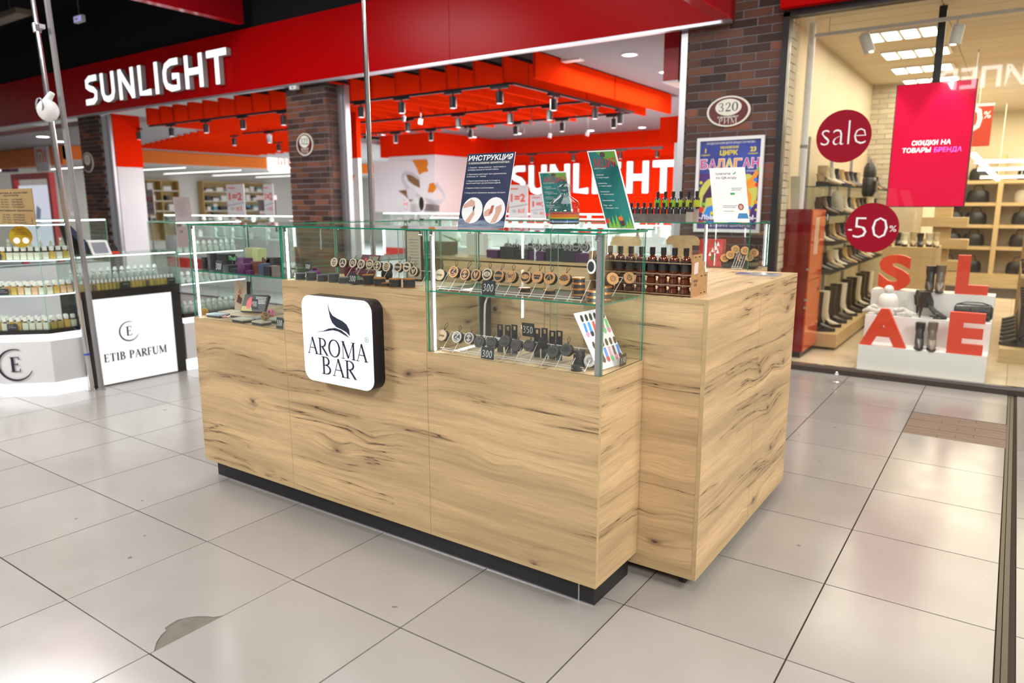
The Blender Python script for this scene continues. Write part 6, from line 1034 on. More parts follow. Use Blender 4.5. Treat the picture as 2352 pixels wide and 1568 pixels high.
sale12('offer stand lettered in red in the left shop bay', 543, 480, 40, 8.3, .56); sale12('offer stand beside the instruction board', 1190, 460, 44, 8.35, .44); sale12('offer stand half hidden by the green promotion board', 1240, 480, 46, 8.25, .30); sale12('offer stand at the left jamb of the left shop bay', 343, 480, 24, 8.2, .50, post=True); sale12('small offer stand before the ring picture', 932, 470, 14, 13.2, .34); sale12('offer stand beside the middle pillar in the left bay', 618, 470, 22, 8.4, .55)
c = at(612, 470, 'y', 8.55); t = thing('coffee_machine', 'dark boxy machine with white lid on the left jewellery counter', 'machine', (c.x, 8.5, 1.348)); MB().box((c.x-.16, 8.48, 1.348), (c.x+.16, 8.64, 1.62)).build('body', mat('machine_dark', (.05, .03, .035), .4), t); MB().box((c.x-.18, 8.47, 1.62), (c.x+.18, 8.65, 1.70)).build('lid', mat('machine_pink', (.6, .45, .45), .4), t); MB().box((c.x-.12, 8.475, 1.36), (c.x+.12, 8.48, 1.42)).build('tray', mat('machine_pink', (.6, .45, .45), .4), t)
# ---- cross corridor and phone shop
XM = -20.2; YM0 = 9.0
za, zb_ = at(335, 374, 'x', XM).z, at(335, 345, 'x', XM).z; M_ORG = mat('orange_fascia', (.88, .20, .008), .4)
zq0, zq1 = at(120, 379, 'y', YM0).z, at(120, 336, 'y', YM0).z
fo = struct(MB().box((XM-.2, YM0, za), (XM, 20, zb_)).build('wall_phone_shop_side', M_ORG)); struct(MB().box((-27, YM0-.01, zq0), (XM, YM0+.2, zq1)).build('wall_phone_shop_front', M_ORG))
struct(MB().box((-27, 7.2, zq1+.02), (-13.7, 23, zq1+.12)).build('ceiling_corridor', mat('corridor_ceiling', (.40, .39, .38), .7)))
struct(MB().box((-27, YM0+.1, za-.03), (XM-.02, 23, za)).build('ceiling_phone_shop', mat('phone_shop_ceiling', (.62, .61, .58), .6)))
XB = -25.5; struct(MB().box((XB-.1, 7, 0), (XB, 23, 4)).build('wall_phone_shop_back', mat('phone_shop_wall', (.74, .72, .66), .6))); struct(MB().box((-27, 22.9, 0), (-13.4, 23, 4)).build('wall_corridor_end', mat('phone_shop_wall', (.74, .72, .66), .6)))
p = at(98, 358, 'y', YM0-.02); t = thing('logo_tile', 'white rounded logo tile on the orange fascia', 'sign', (p.x, YM0-.03, p.z-.2)); w_ = .62; MB().prism(V(p.x, YM0-.012, p.z), X, Z, rrect(.75, .80, .08, 4), 0, .04).build('tile', M_PAPER, t); o = V(p.x-.25, YM0-.052, p.z-.16)
for pts in ([(0, 0), (0, .30), (.28, .30), (.34, .24), (.34, 0)], [(.17, 0), (.17, .2)], [(.48, 0), (.48, .32)]): MB().strip(o, X, Z, pts, .075, .004).build('mark', M_ORG, t)
p = at(607, 366, 'x', XM+.02); t = thing('logo_tile', 'white lit logo tile at the right end of the orange side fascia', 'sign', (XM+.03, at(645, 366, 'x', XM).y, za)); o = V(XM+.012, at(648, 366, 'x', XM).y, za+.22); MB().prism(o, Y, Z, rrect(1.2, .62, .1, 4, 0, .0), 0, .05).build('tile', M_SIGNW, t)
for pts in ([(-.2, 0), (-.2, .25), (.0, .25), (.05, .2), (.05, 0)], [(-.08, 0), (-.08, .18)], [(.2, 0), (.2, .27)]): MB().strip(o-Z*.1, Y, Z, pts, .06, .054).build('mark', M_ORG, t)
for i in range(5): y = 10.6+i*1.9; t = thing('lamp_or_reflection_bar', f'long white tube lamp under the phone shop ceiling, {ORD[i]} from the front', 'lamp', (-22.5, y, za-.08), group='phone shop tube lamps'); MB().box((-25, y, za-.06), (-20.6, y+.10, za-.031)).build('housing', M_WHT, t); MB().box((-25, y+.01, za-.066), (-20.6, y+.09, za-.06)).build('tube', mat('tube_glow', (1, 1, 1), .5, emit=4, ecol=(1, .99, .93)), t)
M_SHW = mat('shelf_wood', (.50, .33, .12), .6); M_SHB = mat('shelf_back', (.52, .37, .16), .6); rd = random.Random(9)
COLS = [(.75, .72, .66), (.7, .68, .6), (.05, .05, .06), (.06, .10, .42), (.72, .7, .66), (.12, .35, .42), (.5, .1, .05), (.7, .66, .56)]
n_ = 0
for si, (pxa, pxb, pya, lb) in enumerate(((332, 412, 412, 'left'), (468, 625, 416, 'right'))):
    ya, yb_ = at(pxa, 450, 'x', XB+.35).y, at(pxb, 450, 'x', XB+.35).y; zt = at(pxa, pya, 'x', XB+.35).z; t = thing('wall_shelf', f'wooden wall shelf full of boxes in the phone shop, {lb} one', 'shelf', (XB+.2, (ya+yb_)/2, 0), group='phone shop shelves'); MB().box((XB+.0, ya, .3), (XB+.03, yb_, zt)).build('back_panel', M_SHB, t); nc = max(2, round((yb_-ya)/1.25)); MB().box((XB+.03, ya, zt-.04), (XB+.35, yb_, zt)).build('top_board', M_SHW, t)
    for k in range(nc+1): y = ya+(yb_-ya)*k/nc; MB().box((XB+.03, y-.02, .3), (XB+.35, y+.02, zt-.04)).build('upright', M_SHW, t)
    nr = 4; hh = (zt-1.0)/nr
    for r_ in range(nr):
        z = 1.0+r_*hh; MB().box((XB+.03, ya+.02, z-.04), (XB+.34, yb_-.02, z)).build('shelf_board', mat('shelf_pale', (.66, .60, .48), .5), t)
        y = ya+.15; i = 0
        while y < yb_-.3:
            w_ = rd.uniform(.12, .32); h = rd.uniform(.12, hh*.72)
            if min(abs(y+w_/2-(ya+(yb_-ya)*k/nc)) for k in range(nc+1)) > w_/2+.06:
                q = softbox('retail_box', f'{ORD[min(i, 29)]} packaged article from the left on shelf row {("one", "two", "three", "four")[r_]} of the {lb} phone shop shelf', (XB+.20, y+w_/2, z+.001), .2, w_, h, mat(f'pack_{rd.randrange(8)}', COLS[rd.randrange(8)], .5), 'packages on the phone shop shelves', mat(f'pack_{rd.randrange(8)}', COLS[0], .5)); i += 1
            y += w_+rd.uniform(.05, .16)
# corridor things seen through the leftmost bay
y_ = 7.9; a, b = at(24, 404, 'y', y_), at(124, 500, 'y', y_); t = thing('screen_stand', 'red framed advertising screen in the leftmost bay', 'screen', ((a.x+b.x)/2, y_, 0)); zt = at(30, 400, 'y', y_).z
for q in ((a.x, a.x+.14), (b.x-.14, b.x)): MB().box((q[0], y_, 0), (q[1], y_+.12, zt)).build('frame_post', mat('frame_red', (.62, .012, .02), .35), t)
MB().box((a.x+.14, y_, zt-.14), (b.x-.14, y_+.12, zt)).build('frame_head', MAT['frame_red'], t); MB().box((a.x+.24, y_+.05, .2), (b.x-.24, y_+.1, zt-.28)).build('screen', mat('screen_pale', (.5, .52, .58), .3, emit=.55, ecol=(.82, .86, 1)), t); MB().prism(V((a.x+b.x)/2, y_+.05, zt-1.35), X, Z, [(-.1, 0), (.15, .1), (.3, .5), (.1, .6), (.0, .35)], .001, .004).build('screen_figure', mat('screen_blue', (.30, .36, .48), .4, emit=.2, ecol=(.4, .5, .7)), t)
a = at(20, 345, 'y', 9.4); t = thing('purple_sign', 'purple box sign with a white lit stripe at the far left edge', 'sign', (a.x, 9.4, a.z-.4)); MB().box((a.x-.3, 9.2, a.z-.62), (a.x+.35, 9.45, a.z+.05)).build('box', mat('sign_purple', (.09, .025, .12), .5), t); MB().box((a.x-.36, 9.19, a.z-.6), (a.x-.16, 9.2, a.z)).build('lit_stripe', M_SIGNW, t); MB().box((a.x-.05, 9.25, a.z+.05), (a.x+.05, 9.35, zq1+.02)).build('hanger', M_VOID, t)
for i, (px, py) in enumerate(((98, 313), (136, 324), (80, 384), (172, 380))):
    p = at(px, py, 'z', zq1+.018) if i < 2 else at(px, py, 'y', 10.5); t = thing('downlight', ('recessed downlight in the corridor ceiling, nearer one', 'recessed downlight in the corridor ceiling, farther one', 'lamp under the phone shop ceiling, left of the pole', 'lamp under the phone shop ceiling, right of the pole')[i], 'downlight', p, group='corridor downlights'); MB().cone(p, p-Z*.012, .16, n=18).build('rim', M_WHT, t, True); MB().cone(p-Z*.012, p-Z*.015, .12, n=18).build('lens', MAT['downlight_lens'], t)
# ================================================================== shoe shop
YG = 6.94
M_FRM = mat('black_frame', (.012, .012, .013), .4); M_CRB = mat('cream_brick', (.62, .56, .44), .75, rnd=.10); M_CRW = mat('cream_wall', (.66, .58, .42), .7)
struct(MB().box((-1.86, 6.87, 0), (-1.805, 6.99, 3.16)).build('trim_window_frame_left', M_FRM)); struct(MB().box((-1.86, 6.87, 3.125), (3.5, 6.99, 3.18)).build('trim_window_frame_top', M_FRM)); struct(MB().box((-1.805, 6.865, 0), (3.5, 6.99, .045)).build('trim_threshold', mat('threshold', (.05, .035, .03), .35))); struct(MB().box((-1.805, 6.92, .045), (3.5, 6.955, .06)).build('trim_rail', M_CHR))
struct(MB().box((-1.87, 6.78, 3.18), (3.5, 6.9, 4.0)).build('wall_shoe_fascia', M_FAS))
struct(MB().pane((-1.803, YG-.005, .06), (3.5, YG+.005, 3.125)).build('window_1', [glass('shop_glass', (.97, .985, .97)), M_GEP]))
ZS = 3.2; struct(MB().box((-2.0, 7.0, ZS), (5, 22, ZS+.1)).build('ceiling_shoe_shop', mat('cream_ceiling', (.66, .58, .44), .7)))
struct(MB().box((-1.98, 7.35, 0), (-1.88, 11.8, ZS)).build('wall_shoe_left', M_CRW)); struct(MB().box((-2.0, 11.8, 0), (-1.2, 11.9, ZS)).build('wall_shoe_niche', M_CRW)); struct(MB().box((-2.0, 16.5, 0), (5, 16.6, ZS)).build('wall_shoe_back', M_CRW)); struct(MB().box((-1.2, 11.85, 0), (-1.1, 16.6, ZS)).build('wall_shoe_inner', M_CRW)); struct(MB().box((4.9, 7, 0), (5, 16.6, ZS)).build('wall_shoe_right', M_CRW))
# cream brick return beside the window
rt = struct(MB().box((-1.99, 7.02, 0), (-1.855, 7.34, ZS)).build('wall_shoe_return', mat('cream_mortar', (.50, .45, .36), .9))); me_cb = MB().box((0, 0, 0), (1, 1, 1)).mesh('brick', M_CRB); z = .9; r_ = 0
while z < ZS-.02:
    y = 7.0-(.11 if r_ % 2 else 0)
    while y < 7.34:
        a, b = max(y, 7.02), min(y+.21, 7.34)
        if b-a > .03: o = link('brick', me_cb, rt); o.location = (-1.855, a, z); o.scale = (.012+random.uniform(0, .008), b-a, .062)
        y += .22
    z += .07; r_ += 1
nw = [o for o in bpy.data.objects if o.name == 'wall_shoe_niche'][0]; z = 1.6; r_ = 0
while z < ZS-.02:
    x = -1.88-(.11 if r_ % 2 else 0)
    while x < -1.2:
        a, b = max(x, -1.88), min(x+.21, -1.2)
        if b-a > .03: o = link('brick', me_cb, nw); o.location = (a, 11.786+random.uniform(0, .006), z); o.scale = (b-a, .014, .062)
        x += .22
    z += .07; r_ += 1
p = at(1853, 250, 'y', 7.55); zc_ = at(1860, 480, 'y', 7.55).z; t = thing('white_post', 'white round pipe rising from the red cabinet to the shoe shop ceiling', 'pipe', (p.x, 7.55, zc_)); MB().cone((p.x, 7.55, zc_+.001), (p.x, 7.55, ZS), .034, n=18).build('tube', M_WHT, t, True); MB().cone((p.x, 7.55, 2.05), (p.x, 7.55, 2.08), .038, n=18).build('collar', M_GREY, t)
# ceiling grid and lamps
cg = [o for o in bpy.data.objects if o.name == 'ceiling_shoe_shop'][0]; M_SEAM = mat('ceiling_seam', (.40, .34, .24), .8)
me_cp = MB().box((.004, .004, -.012), (1.196, .296, 0)).mesh('ceiling_panel', mat('cream_panel', (.68, .60, .45), .7, rnd=.04))
for i in range(5):
    for j in range(28):
        x, y = -1.9+i*1.2, 7.1+j*.3; o = link('ceiling_panel', me_cp, cg); o.location = (x, y, ZS)
for i, (px, py) in enumerate(((2072, 78), (2105, 121), (2120, 157), (2140, 184))):
    p = at(px, py, 'z', ZS-.02); t = thing('grid_lamp', f'bright grid lamp in the shoe shop ceiling, {ORD[i]} from the window', 'lamp', p, group='grid lamps of the shoe shop'); w_, d = .34, .22
    MB().box((p.x-w_, p.y-d, ZS-.03), (p.x+w_, p.y+d, ZS-.013)).build('housing', M_WHT, t)
    for k in range(4): x = p.x-w_+.02+k*(2*w_-.02)/4; MB().box((x, p.y-d+.02, ZS-.034), (x+.13, p.y+d-.02, ZS-.03)).build('cell', mat('cell_glow', (1, 1, 1), .5, emit=5, ecol=(1, .97, .88)), t)
z = at(1880, 82, 'y', 7.35).z; a, b = at(1872, 82, 'y', 7.35), at(2352, 25, 'y', 7.35); t = thing('track_light', 'grey track light with two cylinder spots behind the shoe shop window', 'track light', ((a.x+b.x)/2, 7.35, z)); M_TG = mat('track_grey', (.62, .60, .57), .5); MB().box((a.x, 7.335, z-.012), (1.6, 7.365, z+.018)).build('rail', M_TG, t)
for e in (a.x+.12, .2, 1.4): MB().cone((e, 7.35, z+.018), (e, 7.35, ZS), .004, n=6).build('hanger', M_TG, t)
for px, py, dx in ((1991, 100, .03), (2197, 80, -.01)):
    p = at(px, py, 'y', 7.35); s = MB().cone(p+V(-dx, 0, .075), p+V(dx, 0, -.075), .048, n=18).build('spotlight', M_TG, t, True); MB().cone(p+V(dx, 0, -.0755), p+V(dx, 0, -.077), .034, n=16).build('lens', mat('spot_lens_warm', (1, 1, 1), .5, emit=2.5, ecol=(1, .95, .85)), s); MB().cone(p+V(0, 0, .07), (p.x, 7.35, z), .009, n=8).build('stem', M_TG, s)
    L = bpy.data.lights.new('window_spot', 'SPOT'); L.energy = 95; L.spot_size = 1.0; L.spot_blend = .6; L.color = (1, .95, .88); L.shadow_soft_size = .04; l = bpy.data.objects.new('window_spot', L); COL.objects.link(l); l.location = p+V(dx, .0, -.09); l.rotation_euler = (V(-.62, 7.45, .45)-l.location).to_track_quat('-Z', 'Y').to_euler()
# hanging red screen
zs0, zs1 = 1.487, 2.558; t = thing('hanging_screen', 'hanging screen showing a crimson advertisement with white writing', 'screen', (-.69, 7.5, zs0)); M_CRI = mat('crimson_screen', (.25, .0, .02), .3, spec=.2, emit=.6, ecol=(.95, .0, .05))
MB().box((-1.0, 7.50, zs0), (-.385, 7.565, zs1)).build('housing', M_FRM, t); MB().box((-.993, 7.497, zs0+.008), (-.392, 7.5, zs1-.006)).build('display', M_CRI, t); MB().box((-.73, 7.52, zs1), (-.67, 7.55, ZS)).build('mount_bar', M_FRM, t)
M_MAG = mat('screen_pink', (.7, .1, .6), .4, emit=.7, ecol=(1, .2, .85)); M_SWH = mat('screen_white', (.8, .8, .8), .4, emit=.9)
o = V(-.69, 7.497, 0); zt = at(2130, 333, 'y', 7.5).z; words('lettering', (('СКИДКИ', -.045, .205), ('НА', .115, .075)), V(-.69, 7.497, zt), X, Z, M_SWH, t, h=.042, d=.001, bold=.02, shear=.1); write('lettering', 'ТОВАРЫ', V(-.795, 7.497, zt-.062), X, Z, M_SWH, t, wd=.225, h=.042, d=.001, bold=.02, shear=.1); write('lettering', 'БРЕНДА', V(-.555, 7.497, zt-.064), X, Z, M_MAG, t, wd=.21, h=.042, d=.001, bold=.01, shear=.1)
# stickers on the window
M_DSC = mat('window_disc_red', (.30, .005, .02), .35, spec=.2)
for c, r_, lb, w1 in (((1937, 313), .222, 'round dark red window sticker lettered sale', 'sale'), ((2002, 523), .212, 'round dark red window sticker reading minus fifty per cent', '-50')):
    p = at(*c, 'y', YG-.012); t = thing('window_sticker', lb, 'sticker', (p.x, YG-.01, p.z-r_), group='round window stickers'); o = V(p.x, YG-.0085, p.z); MB().prism(o, X, Z, ell(0, 0, r_, r_, 48), 0, .003).build('disc', M_DSC, t)
    if w1 == 'sale':
        write('lettering', 'sale', o-Z*.07, X, Z, M_WINK, t, wd=.36, h=.20, d=.0036, full=True, bold=-.018)
    else:
        write('lettering', '50', o-Z*.09+X*(-.01), X, Z, M_WINK, t, wd=.27, h=.19, d=.0036, bold=-.018); write('lettering', '%', o-Z*.03+X*.165, X, Z, M_WINK, t, wd=.055, h=.055, d=.0036); MB().strip(o, X, Z, [(-.185, -.02), (-.155, -.02)], .012, .0036).build('minus', M_WINK, t)
# stepped white podium
t = thing('podium', 'three-step white display podium in the shoe shop window', 'podium', (-.6, 7.6, 0)); M_POD = mat('podium_white', (.84, .83, .82), .35)
pA0, pA1 = at(1972, 791, 'y', 7.18), at(2270, 823, 'y', 7.18); z1_ = pA0.z; qx0, qx1 = pA0.x, at(2267, 823, 'y', 7.18).x
z2_ = at(1990, 722, 'y', 7.42).z; z3_ = at(2003, 664, 'y', 7.66).z
for z0_, zt, y, n in ((0, z1_, 7.18, 1), (0, z2_, 7.42, 2), (0, z3_, 7.66, 3)): MB().box((qx0, y, z0_), (qx1, y+.24, zt)).build('step', M_POD, t)
# red letters
def letter3d(ch, label, x, y, z, w_, h, rz=0): 
    t = thing('standing_letter', label, 'letter', (x, y, z), group='red standing letters'); vs = MB(); text(vs, ch, V(x-w_/2, y, z), X, Z, wd=w_, h=h, d=0, bold=.05, ext=.06, align='L', res=5, full=True); vs.build('letter', mat('letter_red', (.72, .055, .018), .4), t); MB().box((x-w_*.3, y, z), (x+w_*.3, y+.03, z+.001)).build('foot', M_POD, t)
def lbox(ch, lb, tl, br_, y, z):
    a, b = at(*tl, 'y', y), at(*br_, 'y', y); letter3d(ch, lb, (a.x+b.x)/2, y, z+.0005, b.x-a.x, a.z-z)
lbox('S', 'red standing letter S on the top step of the podium', (2024, 583), (2090, 665), 7.74, z3_); lbox('L', 'red standing letter L on the top step of the podium', (2203, 585), (2268, 680), 7.74, z3_); lbox('A', 'red standing letter A on the lowest step of the podium', (1983, 704), (2082, 797), 7.26, z1_); lbox('E', 'red standing letter E on the lowest step of the podium', (2184, 714), (2256, 812), 7.26, z1_)
# footwear
M_BLEA = mat('black_boot_leather', (.018, .017, .018), .3); M_BEI = mat('beige_boot', (.48, .38, .23), .6); M_PAT = mat('patent_grey', (.13, .11, .09), .15); M_BRNB = mat('brown_boot', (.12, .06, .035), .4); M_CRMB = mat('cream_boot', (.60, .55, .44), .6); M_SOLE = mat('dark_sole', (.025, .023, .022), .6); M_TANB = mat('tan_boot', (.42, .27, .10), .5)
def boot_mesh(L_, hs, rs, heel, toe=.5, stiletto=False):
    """upper of a boot: lofted from the toe tip back and up the shaft (toe towards +X)"""
    R_ = []
    def el(c, ax, ay, nrm, n=12):
        u = V(0, 1, 0); v_ = nrm.cross(u).normalized(); return [c+u*(ax*math.cos(2*math.pi*i/n))+v_*(ay*math.sin(2*math.pi*i/n)) for i in range(n)]
    w_ = L_*.17
    R_.append(el(V(L_*.62, 0, .016), w_*.18, .010, V(1, 0, -.1))); R_.append(el(V(L_*.50, 0, .026), w_*.72*toe*1.4, .020, V(1, 0, 0))); R_.append(el(V(L_*.30, 0, .034+heel*.2), w_*.98, .032, V(1, 0, .15)))
    R_.append(el(V(L_*.10, 0, .055+heel*.6), w_*.92, .050, V(1, 0, .5))); R_.append(el(V(-L_*.08, 0, .095+heel), w_*.86, L_*.27, V(.35, 0, 1))); R_.append(el(V(-L_*.12, 0, .15+heel), rs*.9, rs*1.1, V(.1, 0, 1)))
    R_.append(el(V(-L_*.13, 0, hs*.6+heel*.4), rs, rs*1.15, V(0, 0, 1))); R_.append(el(V(-L_*.12, 0, hs), rs*1.05, rs*1.2, V(0, 0, 1)))
    mb = MB(); mb.loft([r[::-1] for r in R_]); mb.loft([el(V(-L_*.16, 0, .03+heel*.8), w_*.7, L_*.16, V(.1, 0, 1)), el(V(-L_*.14, 0, .10+heel), w_*.8, L_*.24, V(.2, 0, 1))]); return mb
def boot(name, mt, L_=.26, hs=.20, rs=.045, heel=.03, still=False, sole=.012, chunky=False, toe=.5):
    parts = [('upper', boot_mesh(L_, hs, rs, heel, toe).mesh('upper', mt, True))]; w_ = L_*.16
    if still: parts.append(('heel', MB().cone((-L_*.22, 0, .0), (-L_*.20, 0, .05+heel), .006, .022, 10).mesh('heel', M_BLEA, True))); parts.append(('sole', MB().prism(V(0, 0, 0), X, Y, [(L_*.62, 0), (L_*.45, w_*.7), (L_*.2, w_*.8), (L_*.2, -w_*.8), (L_*.45, -w_*.7)], 0, .006).mesh('sole', M_SOLE)))
    else:
        k = .035 if chunky else sole; parts.append(('sole', MB().prism(V(0, 0, 0), X, Y, ell(L_*.14, 0, L_*.50, w_*1.05, 18), 0, k).mesh('sole', M_SOLE))); parts.append(('heel', MB().prism(V(0, 0, 0), X, Y, [(-L_*.36, -w_*.8), (-L_*.08, -w_*.8), (-L_*.08, w_*.8), (-L_*.36, w_*.8)], 0, .03+heel).mesh('heel', M_SOLE)))
    return parts
def put(parts, p, rz, label, group, name='boot', cat='boot', s=1):
    t = thing(name, label, cat, p, (0, 0, rz), group, world=False); t.scale = (s, s, s)
    for n_, m_ in parts: link(n_, m_, t)
    return t
ANK = boot('a', M_BLEA, .26, .24, .042, .085, True); PT = boot('p', mat('pewter_boot', (.16, .13, .10), .2), .24, .26, .042, .05); ANB = boot('b', M_BLEA, .24, .25, .042, .05)
g = 'boots on the podium'
c = at(2128, 733, 'y', 7.50); put(ANK, (c.x+.0, 7.485, z2_+.0005), -.05, 'front black stiletto ankle boot on the middle step', g); c = at(2122, 715, 'y', 7.60); put(ANK, (c.x, 7.605, z2_+.0005), -.05, 'rear black stiletto ankle boot on the middle step', g)
for px, lb, pt in ((2133, 'dark ankle boot seen from the front on the top step, left one', ANB), (2156, 'pewter ankle boot seen from the front on the top step, right one', PT)): c = at(px, 670, 'y', 7.74); put(pt, (c.x, 7.76, z3_+.0005), -1.5, lb, g, s=.95)
for px, lb, pt in ((2108, 'black patent ankle boot on the lowest step', ANB), (2137, 'pewter patent ankle boot on the lowest step', PT)): c = at(px, 805, 'y', 7.28); put(pt, (c.x, 7.30, z1_+.0005), -1.45, lb, g, s=.92)
a, b = at(2188, 735, 'y', 7.52), at(2278, 740, 'y', 7.52); t = thing('handbag', 'quilted black handbag behind the red letter E', 'bag', ((a.x+b.x)/2, 7.54, z2_)); w_ = b.x-a.x
MB().loft([[V(a.x+w_*u, 7.54+.055*s*math.cos(q), z2_+.075+hh*math.sin(q)) for q in [2*math.pi*i/14 for i in range(14)]] for u, s, hh in ((0, .5, .045), (.06, .95, .07), (.3, 1, .0745), (.7, 1, .0745), (.94, .95, .07), (1, .5, .045))]).build('body', M_BLEA, t, True)
for u in (.3, .55): MB().tube([(a.x+w_*(u-.12), 7.484, z2_+.13), (a.x+w_*u, 7.480, z2_+.06), (a.x+w_*(u+.12), 7.484, z2_+.13)], .004, 5).build('quilt_seam', M_PAT, t)
MB().tube([(a.x+w_*.05, 7.54, z2_+.14), (a.x+w_*.3, 7.53, z2_+.165), (a.x+w_*.7, 7.53, z2_+.165), (a.x+w_*.95, 7.54, z2_+.14)], .006, 6).build('strap', M_BLEA, t)
c = at(2038, 698, 'y', 7.52); t = thing('knit_hat', 'white ribbed knitted hat with a pompom on the middle step', 'hat', (c.x, 7.54, z2_)); M_KNIT = noisy('white_knit', (.70, .68, .65), (.78, .76, .73), (120, 120, 12), .9, bump=.3); MB().lathe([(.085, .0), (.090, .05), (.089, .08), (.082, .115), (.065, .145), (.035, .162), (0, .167)], (c.x, 7.54, z2_+.04), 26).build('crown', M_KNIT, t, True); MB().lathe([(.086, .0), (.093, .01), (.094, .065), (.088, .075)], (c.x, 7.54, z2_+.0005), 26).build('brim', M_KNIT, t, True); MB().ball((c.x, 7.54, z2_+.235), .042, 14).build('pompom', M_KNIT, t, True)
t = thing('scarf', 'crumpled grey white scarf lying round the knitted hat', 'scarf', (c.x+.02, 7.5, z2_)); M_SCF = noisy('scarf_knit', (.45, .43, .41), (.66, .64, .61), (30, 30, 30), .9)
for k, pts in enumerate((([(-.17, -.02, .02), (-.13, -.04, .045), (-.07, -.05, .03), (-.02, -.06, .04)]), ([(.06, -.05, .05), (.12, -.04, .06), (.17, -.02, .03), (.22, .0, .018)]), ([(.08, -.06, .02), (.14, -.06, .025), (.19, -.05, .018)]), ([(-.14, .0, .05), (-.10, .02, .07), (-.05, .0, .05)]))): MB().tube([(c.x+q[0]*1.15, 7.50+q[1]*.6, z2_+q[2]+.004) for q in pts], [.014, .022, .020, .013][:len(pts)], 8).build('fold', M_SCF, t, True)
# red fire cabinet left inside the window
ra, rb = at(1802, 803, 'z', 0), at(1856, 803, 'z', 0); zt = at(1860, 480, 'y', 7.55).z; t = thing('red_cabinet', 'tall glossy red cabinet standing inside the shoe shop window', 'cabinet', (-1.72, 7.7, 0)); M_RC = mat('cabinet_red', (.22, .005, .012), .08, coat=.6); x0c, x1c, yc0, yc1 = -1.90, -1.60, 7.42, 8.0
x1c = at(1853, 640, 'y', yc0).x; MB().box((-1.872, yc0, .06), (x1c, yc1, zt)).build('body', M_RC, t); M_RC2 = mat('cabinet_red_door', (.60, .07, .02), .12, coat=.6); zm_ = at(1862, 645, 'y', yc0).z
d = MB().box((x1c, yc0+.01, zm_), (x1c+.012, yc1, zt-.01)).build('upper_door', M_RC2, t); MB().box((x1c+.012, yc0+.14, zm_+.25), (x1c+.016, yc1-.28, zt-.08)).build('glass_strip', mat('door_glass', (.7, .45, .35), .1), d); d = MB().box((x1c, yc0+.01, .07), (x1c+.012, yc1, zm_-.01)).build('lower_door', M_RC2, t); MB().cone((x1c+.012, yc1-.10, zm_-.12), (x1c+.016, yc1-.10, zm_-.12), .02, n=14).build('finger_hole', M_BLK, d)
for q in (zm_+.1, zm_-.2, .5): MB().box((x1c-.01, yc0-.008, q), (x1c+.014, yc0, q+.02)).build('hinge', M_ALU, t)
MB().box((-1.855, yc0+.02, 0), (x1c-.02, yc1-.02, .06)).build('foot', M_BLK, t)
# wall of shelves with boots along the left
LX = -1.52; t = thing('boot_shelf', 'long wooden shelf wall full of boots along the left of the shoe shop', 'shelf', (-1.7, 10, 0)); M_SW2 = noisy('shop_oak', (.50, .36, .17), (.56, .41, .21), (3, 3, 30), .5)
ys0, ys1 = 8.02, 11.7; MB().box((-1.86, ys0, .03), (-1.42, ys1, .17)).build('base_platform', M_SW2, t); MB().box((-1.87, ys0, .17), (-1.85, ys1, 2.2)).build('back_panel', mat('shelf_panel_cream', (.58, .48, .32), .6), t); SG = glass('shelf_glass', (.92, .97, .94))
SZS = (.17, .80, 1.10, 1.40, 1.70)
for z in SZS[1:]: MB().pane((-1.85, ys0, z-.008), (-1.52, ys1, z)).build('glass_shelf', [SG, M_GED], t)
for y in (ys0+.02, ys0+1.2, ys0+2.4, ys1-.02): MB().box((-1.85, y-.012, .17), (-1.82, y+.012, 2.2)).build('upright', M_GREY, t)
TALLK = boot('t1', M_BLEA, .27, .42, .055, .02, chunky=True); TALLB = boot('t2', M_CRMB, .27, .40, .055, .02, chunky=True); SHK = boot('s1', M_BLEA, .25, .20, .045, .02, chunky=True); SHB = boot('s2', M_BEI, .25, .21, .045, .02); SHT = boot('s3', M_TANB, .25, .20, .045, .02); SHR = boot('s4', M_BRNB, .25, .19, .045, .03); SHC = boot('s5', M_CRMB, .25, .20, .05, .02, chunky=True)
rd = random.Random(3)
for r_, z in enumerate(SZS):
    n_ = 11 if r_ == 0 else 13
    for i in range(n_):
        y = ys0+.16+i*(ys1-ys0-.35)/(n_-1); pt = (TALLK, TALLB)[(i+i//3) % 2] if r_ == 0 else (SHK, SHB, SHK, SHT, SHC, SHK, SHR)[(i*3+r_*2) % 7]
        if r_ == 3 and abs(y-at(1945, 470, 'x', -1.55).y) < .24: continue
        put(pt, (-1.64 if r_ == 0 else -1.68, y, z+.0005), .25, f'boot on the {("platform", "lowest glass shelf", "second glass shelf", "third glass shelf", "top glass shelf")[r_]} of the left shelf wall, {ORD[i]} from the window', 'boots on the left shelf wall')
